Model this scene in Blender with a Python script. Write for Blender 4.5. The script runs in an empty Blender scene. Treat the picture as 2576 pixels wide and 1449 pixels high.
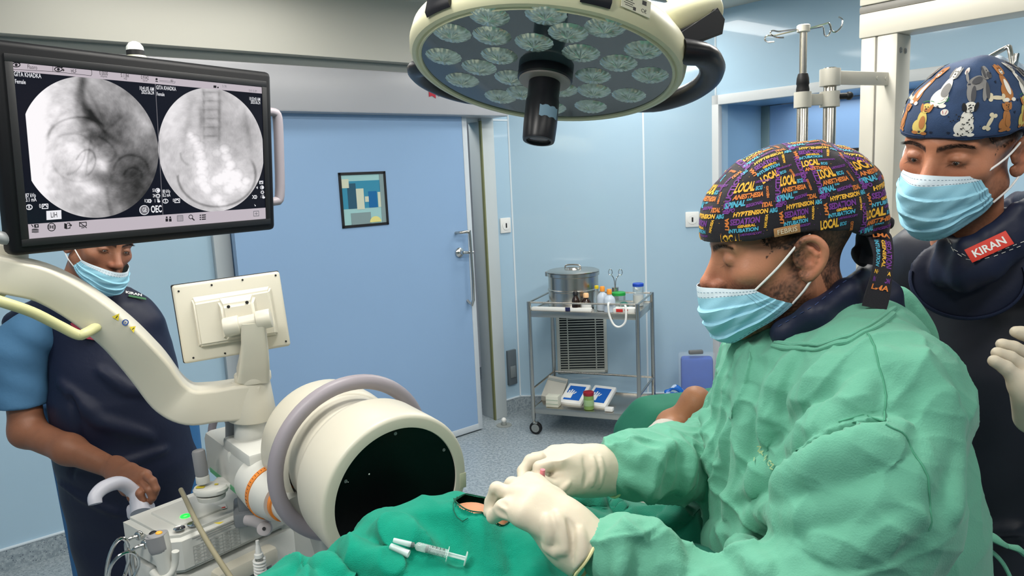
import bpy, bmesh, math, random
import numpy as np
from mathutils import Vector, Matrix, noise
random.seed(7); np.random.seed(7)
SC = bpy.context.scene; COL = SC.collection
# ---------------------------------------------------------------- camera
FPX, CX, CY, H = 1860.0, 1288.0, 724.5, 1.6
_d = np.array([565, 12275, 1860.]); _d /= np.linalg.norm(_d); _up = -_d
_f = np.array([0, 0, 1.]); _f = _f - _up*_f.dot(_up); _f /= np.linalg.norm(_f)
_r = np.cross(_f, _up); _r = _r if _r[0] > 0 else -_r
CM = np.array([_r, _f, _up])           # world = CM @ (x right, y down, z forward)
cam = bpy.data.cameras.new('camera'); cam.lens = 36*FPX/2576; cam.sensor_width = 36; cam.clip_start = .05
camo = bpy.data.objects.new('camera', cam); COL.objects.link(camo)
_m = Matrix.Identity(4)
for i in range(3):
    _m[i][0] = CM[i][0]; _m[i][1] = -CM[i][1]; _m[i][2] = -CM[i][2]
_m[2][3] = H; camo.matrix_world = _m
SC.camera = camo
cam.dof.use_dof = False
def P(px, py, y=None, z=None):
    "3-D point seen at photo pixel px,py and lying at forward distance y (or at height z)"
    r = CM @ np.array([(px-CX)/FPX, (py-CY)/FPX, 1.])
    k = y/r[1] if y is not None else (z-H)/r[2]
    return np.array([r[0]*k, r[1]*k, H+r[2]*k])
# ---------------------------------------------------------------- world, exposure, ceiling lights, added fills
w = bpy.data.worlds.new('world'); SC.world = w; w.use_nodes = True
w.node_tree.nodes['Background'].inputs[0].default_value = (.62, .72, .82, 1)
w.node_tree.nodes['Background'].inputs[1].default_value = .28
SC.view_settings.view_transform = 'Standard'; SC.view_settings.look = 'None'
SC.view_settings.gamma = 1; SC.view_settings.use_curve_mapping = False
SC.view_settings.exposure = -0.5
SC.cycles.max_bounces = 7; SC.cycles.diffuse_bounces = 4; SC.cycles.transparent_max_bounces = 8
SC.cycles.use_denoising = True
TH = math.radians(40); A2 = np.array([math.cos(TH), math.sin(TH), 0]); B2 = np.array([-math.sin(TH), math.cos(TH), 0])
def ST(s, t, z=0.): return A2*s + B2*t + np.array([0, 0, z])
RM = Matrix.Rotation(TH, 4, 'Z')
LIGHTS = [(3.0, .95, 2.4, 2.9, 4.2, 2.9), ]
def area(name, loc, sx, sy, e, col=(1, .97, .92)):
    l = bpy.data.lights.new(name, 'AREA'); l.shape = 'RECTANGLE'; l.size = sx; l.size_y = sy; l.energy = e; l.color = col
    o = bpy.data.objects.new(name, l); COL.objects.link(o); o.location = loc; o.rotation_euler = (0, 0, TH); return o
# recessed ceiling light panels: (s, t, length along s, width along t, watts)
PANELS = [(-.55, .8, 1.2, .3, 44), (1.15, 1.35, 1.2, .3, 50), (-.5, 2.2, 1.2, .3, 12), (1.1, 3.12, 1.2, .28, 9), (3.45, 2.95, .9, .3, 15),
          (2.6, .9, 1.2, .3, 36), (.6, -.4, 1.2, .3, 18), (2.3, -1.1, 1.2, .3, 14), (-1.0, -1.2, 1.2, .3, 14), (2.6, 2.2, 1.2, .3, 24)]
CEIL = 2.56
for i, (s, t, ls, wt, e) in enumerate(PANELS):
    area('ceiling_panel_light', Vector(ST(s, t, CEIL-.03)), ls-.04, wt-.04, e)
area('added_corridor_fill', Vector(ST(2.3, 4.2, 2.4)), 1.2, .3, 16)  # added unseen lamp that brightens the corridor behind the door gap
area('added_recess_fill', Vector(ST(4.45, 2.1, 1.97)), .25, .9, 5)  # made-up fill under the recess top, added to lift the dark recess
# ---------------------------------------------------------------- materials
MATS = {}
def lin(c):
    return tuple(((v/255)/12.92 if v/255 <= .04045 else ((v/255+.055)/1.055)**2.4) for v in c) + (1,)
def mat(name, col, rough=.5, metal=0., spec=.5, bump=0., bscale=80., var=0., vscale=6., coat=0., trans=0., emis=None, estr=0., alpha=1., attr=None, sheen=0., sss=0., wave=None, ior=1.45):
    if name in MATS: return MATS[name]
    m = bpy.data.materials.new(name); m.use_nodes = True; nt = m.node_tree; N = nt.nodes; L = nt.links
    b = N['Principled BSDF']
    c = lin(col) if max(col) > 1 else tuple(col)+(1,)
    b.inputs['Base Color'].default_value = c
    b.inputs['Roughness'].default_value = rough; b.inputs['Metallic'].default_value = metal
    b.inputs['Specular IOR Level'].default_value = spec; b.inputs['IOR'].default_value = ior
    b.inputs['Coat Weight'].default_value = coat; b.inputs['Coat Roughness'].default_value = .05
    b.inputs['Transmission Weight'].default_value = trans; b.inputs['Alpha'].default_value = alpha
    b.inputs['Sheen Weight'].default_value = sheen
    if sss: b.inputs['Subsurface Weight'].default_value = sss; b.inputs['Subsurface Radius'].default_value = (.012, .005, .003); b.inputs['Subsurface Scale'].default_value = .6
    tc = N.new('ShaderNodeTexCoord')
    src = None
    if attr:
        at = N.new('ShaderNodeAttribute'); at.attribute_name = attr; src = at.outputs['Color']
    if var:
        n = N.new('ShaderNodeTexNoise'); n.inputs['Scale'].default_value = vscale; n.inputs['Detail'].default_value = 5
        L.new(tc.outputs['Object'], n.inputs['Vector'])
        mr = N.new('ShaderNodeMapRange'); mr.inputs['From Min'].default_value = .3; mr.inputs['From Max'].default_value = .7
        mr.inputs['To Min'].default_value = 1-var; mr.inputs['To Max'].default_value = 1+var
        L.new(n.outputs['Fac'], mr.inputs['Value'])
        mx = N.new('ShaderNodeVectorMath'); mx.operation = 'SCALE'
        if src: L.new(src, mx.inputs[0])
        else: mx.inputs[0].default_value = c[:3]
        L.new(mr.outputs['Result'], mx.inputs['Scale']); src = mx.outputs[0]
    if src: L.new(src, b.inputs['Base Color'])
    if bump:
        n = N.new('ShaderNodeTexNoise'); n.inputs['Scale'].default_value = bscale; n.inputs['Detail'].default_value = 4
        L.new(tc.outputs['Object'], n.inputs['Vector'])
        bp = N.new('ShaderNodeBump'); bp.inputs['Strength'].default_value = bump; bp.inputs['Distance'].default_value = .004
        L.new(n.outputs['Fac'], bp.inputs['Height']); L.new(bp.outputs['Normal'], b.inputs['Normal'])
    if emis:
        b.inputs['Emission Color'].default_value = lin(emis) if max(emis) > 1 else tuple(emis)+(1,)
        b.inputs['Emission Strength'].default_value = estr
    MATS[name] = m; return m
# ---------------------------------------------------------------- object helpers
def tag(o, label=None, cat=None, group=None, kind=None):
    if label: o['label'] = label
    if cat: o['category'] = cat
    if group: o['group'] = group
    if kind: o['kind'] = kind
    return o
def thing(name, loc, label, cat, group=None):
    o = bpy.data.objects.new(name, None); COL.objects.link(o); o.location = Vector(loc); o.empty_display_size = .05
    return tag(o, label, cat, group)
def rotM(v):  # rotation taking +Z onto v
    return Vector(v).normalized().to_track_quat('Z', 'Y').to_matrix().to_4x4()
def frame(o, x, y, z):
    m = Matrix.Identity(4)
    for i in range(3): m[i][0] = x[i]; m[i][1] = y[i]; m[i][2] = z[i]; m[i][3] = o[i]
    return m
class MB:
    def __init__(s): s.v = []; s.f = []; s.m = []; s.mi = 0; s.M = Matrix.Identity(4); s.sm = []; s.smooth = True
    def add(s, vs, fs, mi=None, smooth=None):
        o = len(s.v); M = s.M
        s.v += [tuple(M @ Vector(v)) for v in vs]; s.f += [tuple(i+o for i in f) for f in fs]
        s.m += [s.mi if mi is None else mi]*len(fs); s.sm += [s.smooth if smooth is None else smooth]*len(fs); return s
    def box(s, c, d, r=0, M=None, seg=2, mi=None):
        bm = bmesh.new(); bmesh.ops.create_cube(bm, size=1)
        for v in bm.verts: v.co = Vector((v.co.x*d[0], v.co.y*d[1], v.co.z*d[2]))
        if r: bmesh.ops.bevel(bm, geom=list(bm.edges), offset=min(r, min(d)*.49), segments=seg, affect='EDGES', profile=.5)
        M = (M or Matrix.Identity(4)); c = Vector(c)
        s.add([M @ (v.co + c) for v in bm.verts], [[v.index for v in f.verts] for f in bm.faces], mi, smooth=bool(r)); bm.free(); return s
    def bounds(s, a, b, r=0, M=None, mi=None):
        return s.box([(a[i]+b[i])/2 for i in range(3)], [abs(b[i]-a[i]) for i in range(3)], r, M, mi=mi)
    def lathe(s, prof, M=None, n=32, cap=True, mi=None, arc=None):
        M = M or Matrix.Identity(4); vs = []; fs = []; k = len(prof)
        for i in range(n):
            a = 2*math.pi*i/n
            for r, z in prof: vs.append(M @ Vector((r*math.cos(a), r*math.sin(a), z)))
        for i in range(n):
            j = (i+1) % n
            for q in range(k-1): fs.append((i*k+q, j*k+q, j*k+q+1, i*k+q+1))
        if cap:
            if prof[0][0] > 1e-6: fs.append([i*k for i in range(n)][::-1])
            if prof[-1][0] > 1e-6: fs.append([i*k+k-1 for i in range(n)])
        return s.add(vs, fs, mi)
    def cyl(s, a, b, r, r2=None, n=20, bev=0, mi=None):
        a = Vector(a); b = Vector(b); h = (b-a).length; r2 = r if r2 is None else r2
        pr = [(r, 0), (r2, h)] if not bev else [(r-bev, 0), (r-bev*.3, bev*.3), (r, bev), (r2, h-bev), (r2-bev*.3, h-bev*.3), (r2-bev, h)]
        return s.lathe(pr, Matrix.Translation(a) @ rotM(b-a), n, mi=mi)
    def tube(s, pts, r, n=10, closed=False, sub=0, mi=None, flat=1., up=None):
        pts = [Vector(p) for p in pts]; R = list(r) if hasattr(r, '__len__') else [r]*len(pts)
        if sub: pts, R = spline(pts, R, sub, closed)
        k = len(pts); vs = []; fs = []; prev = None
        for i, p in enumerate(pts):
            if closed: t = pts[(i+1) % k]-pts[i-1]
            else: t = pts[min(i+1, k-1)]-pts[max(i-1, 0)]
            t = t.normalized() if t.length > 1e-9 else Vector((0, 0, 1))
            if prev is None:
                u = Vector(up) if up is not None else (Vector((0, 0, 1)) if abs(t.z) < .9 else Vector((1, 0, 0)))
            else: u = prev
            u = (u - t*u.dot(t)).normalized(); prev = u; w_ = t.cross(u)
            for j in range(n):
                a = 2*math.pi*j/n; vs.append(p + (u*math.cos(a)*flat + w_*math.sin(a))*R[i])
        for i in range(k if closed else k-1):
            i2 = (i+1) % k
            for j in range(n):
                j2 = (j+1) % n; fs.append((i*n+j, i*n+j2, i2*n+j2, i2*n+j))
        if not closed: fs.append(list(range(n))[::-1]); fs.append([(k-1)*n+j for j in range(n)])
        return s.add(vs, fs, mi)
    def sphere(s, c, r, M=None, n=16, mi=None):
        r = (r, r, r) if not hasattr(r, '__len__') else r
        T = Matrix.Translation(Vector(c)) @ (M or Matrix.Identity(4)) @ Matrix.Diagonal((*r, 1))
        return s.lathe([(math.sin(math.pi*i/n), -math.cos(math.pi*i/n)) for i in range(n+1)], T, n*2, cap=False, mi=mi)
    def prism(s, poly, M, z0, z1, mi=None, r=0):
        if r:
            bm = bmesh.new(); n = len(poly)
            va = [bm.verts.new((x, y, z0)) for x, y in poly]; vb = [bm.verts.new((x, y, z1)) for x, y in poly]
            bm.faces.new(va[::-1]); bm.faces.new(vb)
            for i in range(n): bm.faces.new((va[i], va[(i+1) % n], vb[(i+1) % n], vb[i]))
            e = [x for x in bm.edges if (x.verts[0] in va) == (x.verts[1] in va)]
            bmesh.ops.bevel(bm, geom=e, offset=r, segments=3, affect='EDGES'); bmesh.ops.recalc_face_normals(bm, faces=bm.faces); bm.verts.index_update()
            s.add([M @ v.co for v in bm.verts], [[v.index for v in f.verts] for f in bm.faces], mi, True); bm.free(); return s
        n = len(poly)
        vs = [M @ Vector((x, y, z0)) for x, y in poly]+[M @ Vector((x, y, z1)) for x, y in poly]
        return s.add(vs, [list(range(n))[::-1], list(range(n, 2*n))]+[(i, (i+1) % n, (i+1) % n+n, i+n) for i in range(n)], mi, False)
    def text(s, t, size, M, mi=None, bold=0., shear=0., align='CENTER', sx=1., th=0.0006):
        vs, fs = textmesh(t, bold, shear, align)
        return s.add([M @ Vector((x*size*sx, y*size, th)) for x, y in vs], fs, mi, False)
    def build(s, name, mats, parent=None, auto=40, nosmooth=False):
        me = bpy.data.meshes.new(name); me.from_pydata(s.v, [], s.f)
        for m in (mats if isinstance(mats, (list, tuple)) else [mats]): me.materials.append(m)
        me.polygons.foreach_set('material_index', s.m); me.update()
        o = bpy.data.objects.new(name, me); COL.objects.link(o)
        if not nosmooth:
            me.polygons.foreach_set('use_smooth', [True]*len(s.f))
            me.set_sharp_from_angle(angle=math.radians(auto))
        if parent is not None:
            o.parent = parent; p = parent; off = Vector((0, 0, 0))
            while p is not None: off += p.location; p = p.parent
            me.transform(Matrix.Translation(-off))
        else:   # put the origin at the base of a top-level mesh
            if s.v:
                a = np.array(s.v); c = Vector(((a[:, 0].min()+a[:, 0].max())/2, (a[:, 1].min()+a[:, 1].max())/2, a[:, 2].min()))
                me.transform(Matrix.Translation(-c)); o.location = c
        return o
def spline(pts, R, sub, closed=False):
    n = len(pts); out = []; ro = []
    rng = range(n if closed else n-1)
    for i in rng:
        if closed: a, b, c, d = pts[i-1], pts[i], pts[(i+1) % n], pts[(i+2) % n]; r1, r2 = R[i], R[(i+1) % n]
        else: a, b, c, d = pts[max(i-1, 0)], pts[i], pts[i+1], pts[min(i+2, n-1)]; r1, r2 = R[i], R[i+1]
        for j in range(sub):
            t = j/sub; t2 = t*t; t3 = t2*t
            out.append((b*2 + (c-a)*t + (a*2-b*5+c*4-d)*t2 + (b*3-a-c*3+d)*t3)*.5); ro.append(r1+(r2-r1)*t)
    if not closed: out.append(pts[-1]); ro.append(R[-1])
    return out, ro
_tc = {}
def textmesh(t, bold=0., shear=0., align='CENTER'):
    k = (t, bold, shear, align)
    if k not in _tc:
        c = bpy.data.curves.new('txt', 'FONT'); c.body = t; c.size = 1; c.align_x = align; c.align_y = 'CENTER'; c.offset = bold; c.shear = shear
        c.resolution_u = 2; c.fill_mode = 'FRONT'
        o = bpy.data.objects.new('txt', c); COL.objects.link(o)
        dg = bpy.context.evaluated_depsgraph_get(); me = bpy.data.meshes.new_from_object(o.evaluated_get(dg))
        _tc[k] = ([(v.co.x, v.co.y) for v in me.vertices], [tuple(p.vertices) for p in me.polygons])
        bpy.data.objects.remove(o); bpy.data.curves.remove(c); bpy.data.meshes.remove(me)
    return _tc[k]
# ---------------------------------------------------------------- soft solids: distance field + surface nets
class Field:
    def __init__(s, lo, hi, h):
        s.lo = np.array(lo, float); s.h = h; s.n = np.ceil((np.array(hi, float)-s.lo)/h).astype(int)+1
        s.D = np.full(tuple(s.n), .5, np.float32)
        s.ax = [(s.lo[i]+np.arange(s.n[i])*h).astype(np.float32) for i in range(3)]
    def _win(s, lo, hi):
        a = np.maximum(np.floor((np.array(lo)-s.lo)/s.h).astype(int), 0); b = np.minimum(np.ceil((np.array(hi)-s.lo)/s.h).astype(int)+1, s.n)
        if (b <= a).any(): return None, None
        sl = tuple(slice(a[i], b[i]) for i in range(3))
        X = s.ax[0][sl[0]][:, None, None]; Y = s.ax[1][sl[1]][None, :, None]; Z = s.ax[2][sl[2]][None, None, :]
        return sl, (X, Y, Z)
    def _put(s, sl, d, k, op):
        D = s.D[sl]
        if op == 'add':
            h = np.maximum(k-np.abs(D-d), 0)/max(k, 1e-9); s.D[sl] = np.minimum(D, d)-h*h*k*.25
        else:
            d = -d; h = np.maximum(k-np.abs(D-d), 0)/max(k, 1e-9); s.D[sl] = np.maximum(D, d)+h*h*k*.25
    def cone(s, a, b, ra, rb=None, k=.01, op='add', flat=None):
        "rounded cone; flat=(axis, factor) squeezes the section"
        a = np.array(a, float); b = np.array(b, float); rb = ra if rb is None else rb; m = max(ra, rb)*(1.3 if flat else 1)+k+s.h*3
        sl, g = s._win(np.minimum(a, b)-m, np.maximum(a, b)+m)
        if sl is None: return s
        ba = b-a; L = max(ba.dot(ba), 1e-12)
        px, py, pz = g[0]-a[0], g[1]-a[1], g[2]-a[2]
        t = np.clip((px*ba[0]+py*ba[1]+pz*ba[2])/L, 0, 1)
        qx, qy, qz = px-ba[0]*t, py-ba[1]*t, pz-ba[2]*t
        if flat is not None:
            ax = np.array(flat[0], float); ax /= np.linalg.norm(ax); f = flat[1]
            dd = qx*ax[0]+qy*ax[1]+qz*ax[2]; q2 = qx*qx+qy*qy+qz*qz+dd*dd*(1/(f*f)-1)
            d = np.sqrt(q2)-(ra+(rb-ra)*t); d = d*min(f, 1) if f < 1 else d
            q1 = np.sqrt(qx*qx+qy*qy+qz*qz)+1e-6; d = (np.sqrt(q2)-(ra+(rb-ra)*t))*q1/np.sqrt(q2+1e-9)
        else: d = np.sqrt(qx*qx+qy*qy+qz*qz)-(ra+(rb-ra)*t)
        s._put(sl, d.astype(np.float32), k, op); return s
    def chain(s, pts, rs, k=.01, sub=0, op='add', flat=None):
        if sub:
            a, b = spline([Vector(p) for p in pts], list(rs), sub); pts = [np.array(q) for q in a]; rs = b
        for i in range(len(pts)-1): s.cone(pts[i], pts[i+1], rs[i], rs[i+1], k if not (sub and i) else min(k, .02), op, flat)
        return s
    def ell(s, c, r, k=.01, R=None, op='add', cutz=None):
        c = np.array(c, float); r = np.array(r, float); m = r.max()+k+s.h*3
        sl, g = s._win(c-m, c+m)
        if sl is None: return s
        R = np.eye(3) if R is None else np.array(R)
        x, y, z = g[0]-c[0], g[1]-c[1], g[2]-c[2]
        u = [x*R[0][i]+y*R[1][i]+z*R[2][i] for i in range(3)]
        k0 = np.sqrt((u[0]/r[0])**2+(u[1]/r[1])**2+(u[2]/r[2])**2)+1e-6
        k1 = np.sqrt((u[0]/r[0]**2)**2+(u[1]/r[1]**2)**2+(u[2]/r[2]**2)**2)+1e-6
        d = k0*(k0-1)/k1
        s._put(sl, d.astype(np.float32), k, op); return s
    def box(s, c, b, rad=.01, k=.01, R=None, op='add'):
        c = np.array(c, float); b = np.array(b, float); m = np.linalg.norm(b)+k+s.h*3
        sl, g = s._win(c-m, c+m)
        if sl is None: return s
        R = np.eye(3) if R is None else np.array(R)
        x, y, z = g[0]-c[0], g[1]-c[1], g[2]-c[2]
        q = [np.abs(x*R[0][i]+y*R[1][i]+z*R[2][i])-(b[i]-rad) for i in range(3)]
        d = np.sqrt(np.maximum(q[0], 0)**2+np.maximum(q[1], 0)**2+np.maximum(q[2], 0)**2)+np.minimum(np.maximum(np.maximum(q[0], q[1]), q[2]), 0)-rad
        s._put(sl, d.astype(np.float32), k, op); return s
    def loft(s, secs, k=.01, ax=2, op='add'):
        "secs: (z, cx, cy, rx, ry, yaw) ellipses stacked along z"
        secs = sorted(secs); z = np.array([q[0] for q in secs]); Z = s.ax[2]
        it = [np.interp(Z, z, [q[i] for q in secs])[None, None, :] for i in range(1, 6)]
        X = s.ax[0][:, None, None]; Y = s.ax[1][None, :, None]
        c, sn = np.cos(it[4]), np.sin(it[4]); dx, dy = X-it[0], Y-it[1]
        u = (dx*c+dy*sn)/it[2]; v = (-dx*sn+dy*c)/it[3]
        k0 = np.sqrt(u*u+v*v)+1e-6; k1 = np.sqrt((u/it[2])**2+(v/it[3])**2)+1e-6
        d = k0*(k0-1)/k1
        d = np.maximum(d, np.maximum(z[0]-Z, Z-z[-1])[None, None, :])
        s._put((slice(None),)*3, d.astype(np.float32), k, op); return s
    def plane(s, p, n, k=.004):
        "remove everything on the side the normal points to"
        n = np.array(n, float); n /= np.linalg.norm(n)
        d = (s.ax[0][:, None, None]-p[0])*n[0]+(s.ax[1][None, :, None]-p[1])*n[1]+(s.ax[2][None, None, :]-p[2])*n[2]
        D = s.D; h = np.maximum(k-np.abs(D-d), 0)/k; s.D = (np.maximum(D, d)+h*h*k*.25).astype(np.float32); return s
    def grid(s): return s.ax[0][:, None, None], s.ax[1][None, :, None], s.ax[2][None, None, :]
    def sample(s, p):
        q = (np.asarray(p)-s.lo)/s.h; q = np.clip(q, 0, np.array(s.n)-1.001); i = q.astype(int); f = q-i; out = 0
        for a in (0, 1):
            for b in (0, 1):
                for c in (0, 1):
                    out = out + s.D[i[:, 0]+a, i[:, 1]+b, i[:, 2]+c]*(f[:, 0] if a else 1-f[:, 0])*(f[:, 1] if b else 1-f[:, 1])*(f[:, 2] if c else 1-f[:, 2])
        return out
    def grad(s, p):
        p = np.asarray(p); g = np.stack([s.sample(p+e)-s.sample(p-e) for e in np.eye(3)*s.h], 1); return g/(np.linalg.norm(g, axis=1)[:, None]+1e-9)
    def hit(s, o, d, t0, t1, n=90):
        "first crossing from outside to inside along rays o+d*t; o,d (k,3)"
        o = np.asarray(o, float); d = np.asarray(d, float); d = d/np.linalg.norm(d, axis=-1, keepdims=True); o, d = np.broadcast_arrays(o, d)
        ts = np.linspace(t0, t1, n); V = np.stack([s.sample(o+d*t) for t in ts]); ins = V < 0
        i = np.argmax(ins, 0); ok = ins.any(0); i = np.maximum(i, 1); j = np.arange(len(o))
        v0, v1 = V[i-1, j], V[i, j]; t = ts[i-1]+(ts[i]-ts[i-1])*np.clip(v0/(v0-v1+1e-9), 0, 1)
        return o+d*t[:, None], ok
    def px(s, x, y, t0=.3, t1=3.):
        "surface point under a photo pixel"
        r = CM @ np.array([(x-CX)/FPX, (y-CY)/FPX, 1.]); p, ok = s.hit(np.array([[0, 0, H]]), r[None], t0, t1, 600)
        return p[0] if ok[0] else None
    def mesh(s, smooth=1):
        D = s.D.copy(); D[0] = D[-1] = .5; D[:, 0] = D[:, -1] = .5; D[:, :, 0] = D[:, :, -1] = .5
        ins = D < 0; c = ins[:-1, :-1, :-1].astype(np.int8)
        for a in (0, 1):
            for b in (0, 1):
                for e in (0, 1):
                    if a or b or e: c = c+ins[a:a+ins.shape[0]-1, b:b+ins.shape[1]-1, e:e+ins.shape[2]-1]
        act = (c > 0) & (c < 8); idx = np.argwhere(act); gid = np.full(act.shape, -1, np.int64); gid[act] = np.arange(len(idx))
        acc = np.zeros((len(idx), 3)); cnt = np.zeros(len(idx))
        cor = [(a, b, e) for a in (0, 1) for b in (0, 1) for e in (0, 1)]
        for p in cor:
            for q in range(3):
                if p[q]: continue
                r = list(p); r[q] = 1; i0 = idx+np.array(p); i1 = idx+np.array(r)
                d0 = D[i0[:, 0], i0[:, 1], i0[:, 2]]; d1 = D[i1[:, 0], i1[:, 1], i1[:, 2]]; x = (d0 < 0) != (d1 < 0)
                t = np.where(x, d0/(d0-d1+1e-12), 0); pt = np.array(p)[None]+np.zeros((len(idx), 3)); pt[:, q] += t
                acc += pt*x[:, None]; cnt += x
        V = s.lo+(idx+acc/cnt[:, None])*s.h
        F = []
        for q in range(3):
            sl0 = [slice(None)]*3; sl1 = [slice(None)]*3; sl0[q] = slice(0, -1); sl1[q] = slice(1, None)
            a = ins[tuple(sl0)]; b = ins[tuple(sl1)]; e = np.argwhere(a != b); fl = a[e[:, 0], e[:, 1], e[:, 2]]
            u, v = (q+1) % 3, (q+2) % 3; ok = (e[:, u] > 0) & (e[:, v] > 0); e = e[ok]; fl = fl[ok]
            du = np.zeros(3, int); du[u] = 1; dv = np.zeros(3, int); dv[v] = 1
            g = lambda w_: gid[w_[:, 0], w_[:, 1], w_[:, 2]]
            quad = np.stack([g(e-du-dv), g(e-dv), g(e), g(e-du)], 1); quad[~fl] = quad[~fl][:, ::-1]; F.append(quad)
        F = np.concatenate(F); F = F[(F >= 0).all(1)]
        for _ in range(smooth):
            S = np.zeros_like(V); C = np.zeros(len(V))
            for i in range(4):
                np.add.at(S, F[:, i], V[F[:, (i+1) % 4]]+V[F[:, i-1]]); np.add.at(C, F[:, i], 2)
            V = V*.5+.5*S/np.maximum(C, 1)[:, None]
        return V, F
def solid(name, fld, mats, parent=None, smooth=1, color=None, warp=None, extra=None, midx=None):
    "turn a Field (or (V,F)) into a smooth shaded object; color(V,N)->rgb makes a 'Col' attribute; extra = MB to append"
    V, F = fld.mesh(smooth) if isinstance(fld, Field) else fld
    if warp is not None: V = warp(V)
    nm = len(F); ev = np.array(extra.v) if extra and extra.v else np.zeros((0, 3))
    me = bpy.data.meshes.new(name); nv = len(V)
    faces = F.tolist()
    mi = np.zeros(nm, int) if midx is None else midx(V[F].mean(1)).astype(int)
    if extra: faces = faces+[tuple(i+nv for i in f) for f in extra.f]; mi = np.concatenate([mi, np.array(extra.m, int)])
    me.from_pydata(np.concatenate([V, ev]).tolist(), [], faces)
    for m in (mats if isinstance(mats, (list, tuple)) else [mats]): me.materials.append(m)
    me.polygons.foreach_set('material_index', mi); me.polygons.foreach_set('use_smooth', [True]*len(faces)); me.update()
    if color is not None:
        c = np.ones((len(me.vertices), 4)); c[:nv, :3] = color(V); at = me.color_attributes.new('Col', 'FLOAT_COLOR', 'POINT'); at.data.foreach_set('color', c.ravel())
    o = bpy.data.objects.new(name, me); COL.objects.link(o)
    if parent is not None:
        o.parent = parent; off = Vector((0, 0, 0)); p = parent
        while p is not None: off += p.location; p = p.parent
        me.transform(Matrix.Translation(-off))
    else:
        a = np.concatenate([V, ev]); c = Vector(((a[:, 0].min()+a[:, 0].max())/2, (a[:, 1].min()+a[:, 1].max())/2, a[:, 2].min()))
        me.transform(Matrix.Translation(-c)); o.location = c
    return o
def vnormals(V, F):
    n = np.cross(V[F[:, 2]]-V[F[:, 0]], V[F[:, 3]]-V[F[:, 1]]); N_ = np.zeros_like(V)
    for i in range(4): np.add.at(N_, F[:, i], n)
    return N_/(np.linalg.norm(N_, axis=1)[:, None]+1e-12)
def subdiv(V, F, smooth=1):
    n = len(V); m = len(F); E = np.stack([F, np.roll(F, -1, 1)], 2).reshape(-1, 2); key = np.sort(E, 1); u, inv = np.unique(key[:, 0]*np.int64(n)+key[:, 1], return_inverse=True); a, b = u//n, u % n
    V2 = np.concatenate([V, (V[a]+V[b])/2, V[F].mean(1)]); e = inv.reshape(m, 4)+n; c = np.arange(m)+n+len(u)
    F2 = np.concatenate([np.stack([F[:, i], e[:, i], c, e[:, i-1]], 1) for i in range(4)])
    for _ in range(smooth):
        S = np.zeros_like(V2); C = np.zeros(len(V2))
        for i in range(4): np.add.at(S, F2[:, i], V2[F2[:, (i+1) % 4]]+V2[F2[:, i-1]]); np.add.at(C, F2[:, i], 2)
        V2 = V2*.4+.6*S/np.maximum(C, 1)[:, None]
    return V2, F2
def wrinkled(fld, fn, smooth=2):
    "finer copy of a Field's surface pushed along its normals by fn(x,y,z)"
    V, F = fld.mesh(1); V, F = subdiv(V, F, smooth); N_ = vnormals(V, F); return V+N_*fn(V[:, 0], V[:, 1], V[:, 2])[:, None], F
def copy_tree(o, parent=None):
    c = o.copy(); COL.objects.link(c); c.parent = parent
    for ch in o.children: copy_tree(ch, c)
    return c
# ---------------------------------------------------------------- the room
M_blue = mat('wall_blue', (166, 194, 212), rough=.34, spec=.3, var=.02, vscale=2, coat=.5)
M_wallwhite = mat('upper_wall_cream', (186, 184, 174), rough=.5)
M_box = mat('track_cover_grey', (170, 170, 174), rough=.35, var=.03, vscale=3)
M_dark = mat('shadow_gap_grey', (140, 146, 143), rough=.6)
M_frame = mat('anodised_frame', (205, 208, 208), rough=.35)
M_joint = mat('joint_white', (214, 224, 230), rough=.4)
M_white = mat('plastic_white', (228, 228, 224), rough=.4)
M_black = mat('black_rubber', (16, 16, 18), rough=.5)
M_steel = mat('brushed_steel', (190, 186, 178), rough=.26, metal=1)
M_chrome = mat('chrome', (215, 212, 208), rough=.12, metal=1)
M_doorblue = mat('door_blue', (138, 168, 202), rough=.28, spec=.35, var=.02, vscale=1.5)
M_rec = mat('recess_blue', (130, 166, 196), rough=.3, spec=.35)
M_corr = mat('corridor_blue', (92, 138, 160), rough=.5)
def struct(name, mb, m, **k): o = mb.build(name, m, **k); o['kind'] = 'structure'; return o
TA, SB = 3.76, 4.128
def RB(a, b, r=0, mi=None, mb=None):    # box in room axes (s,t,z)
    mb = mb or MB(); return mb.bounds(a, b, r, RM, mi)
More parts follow.
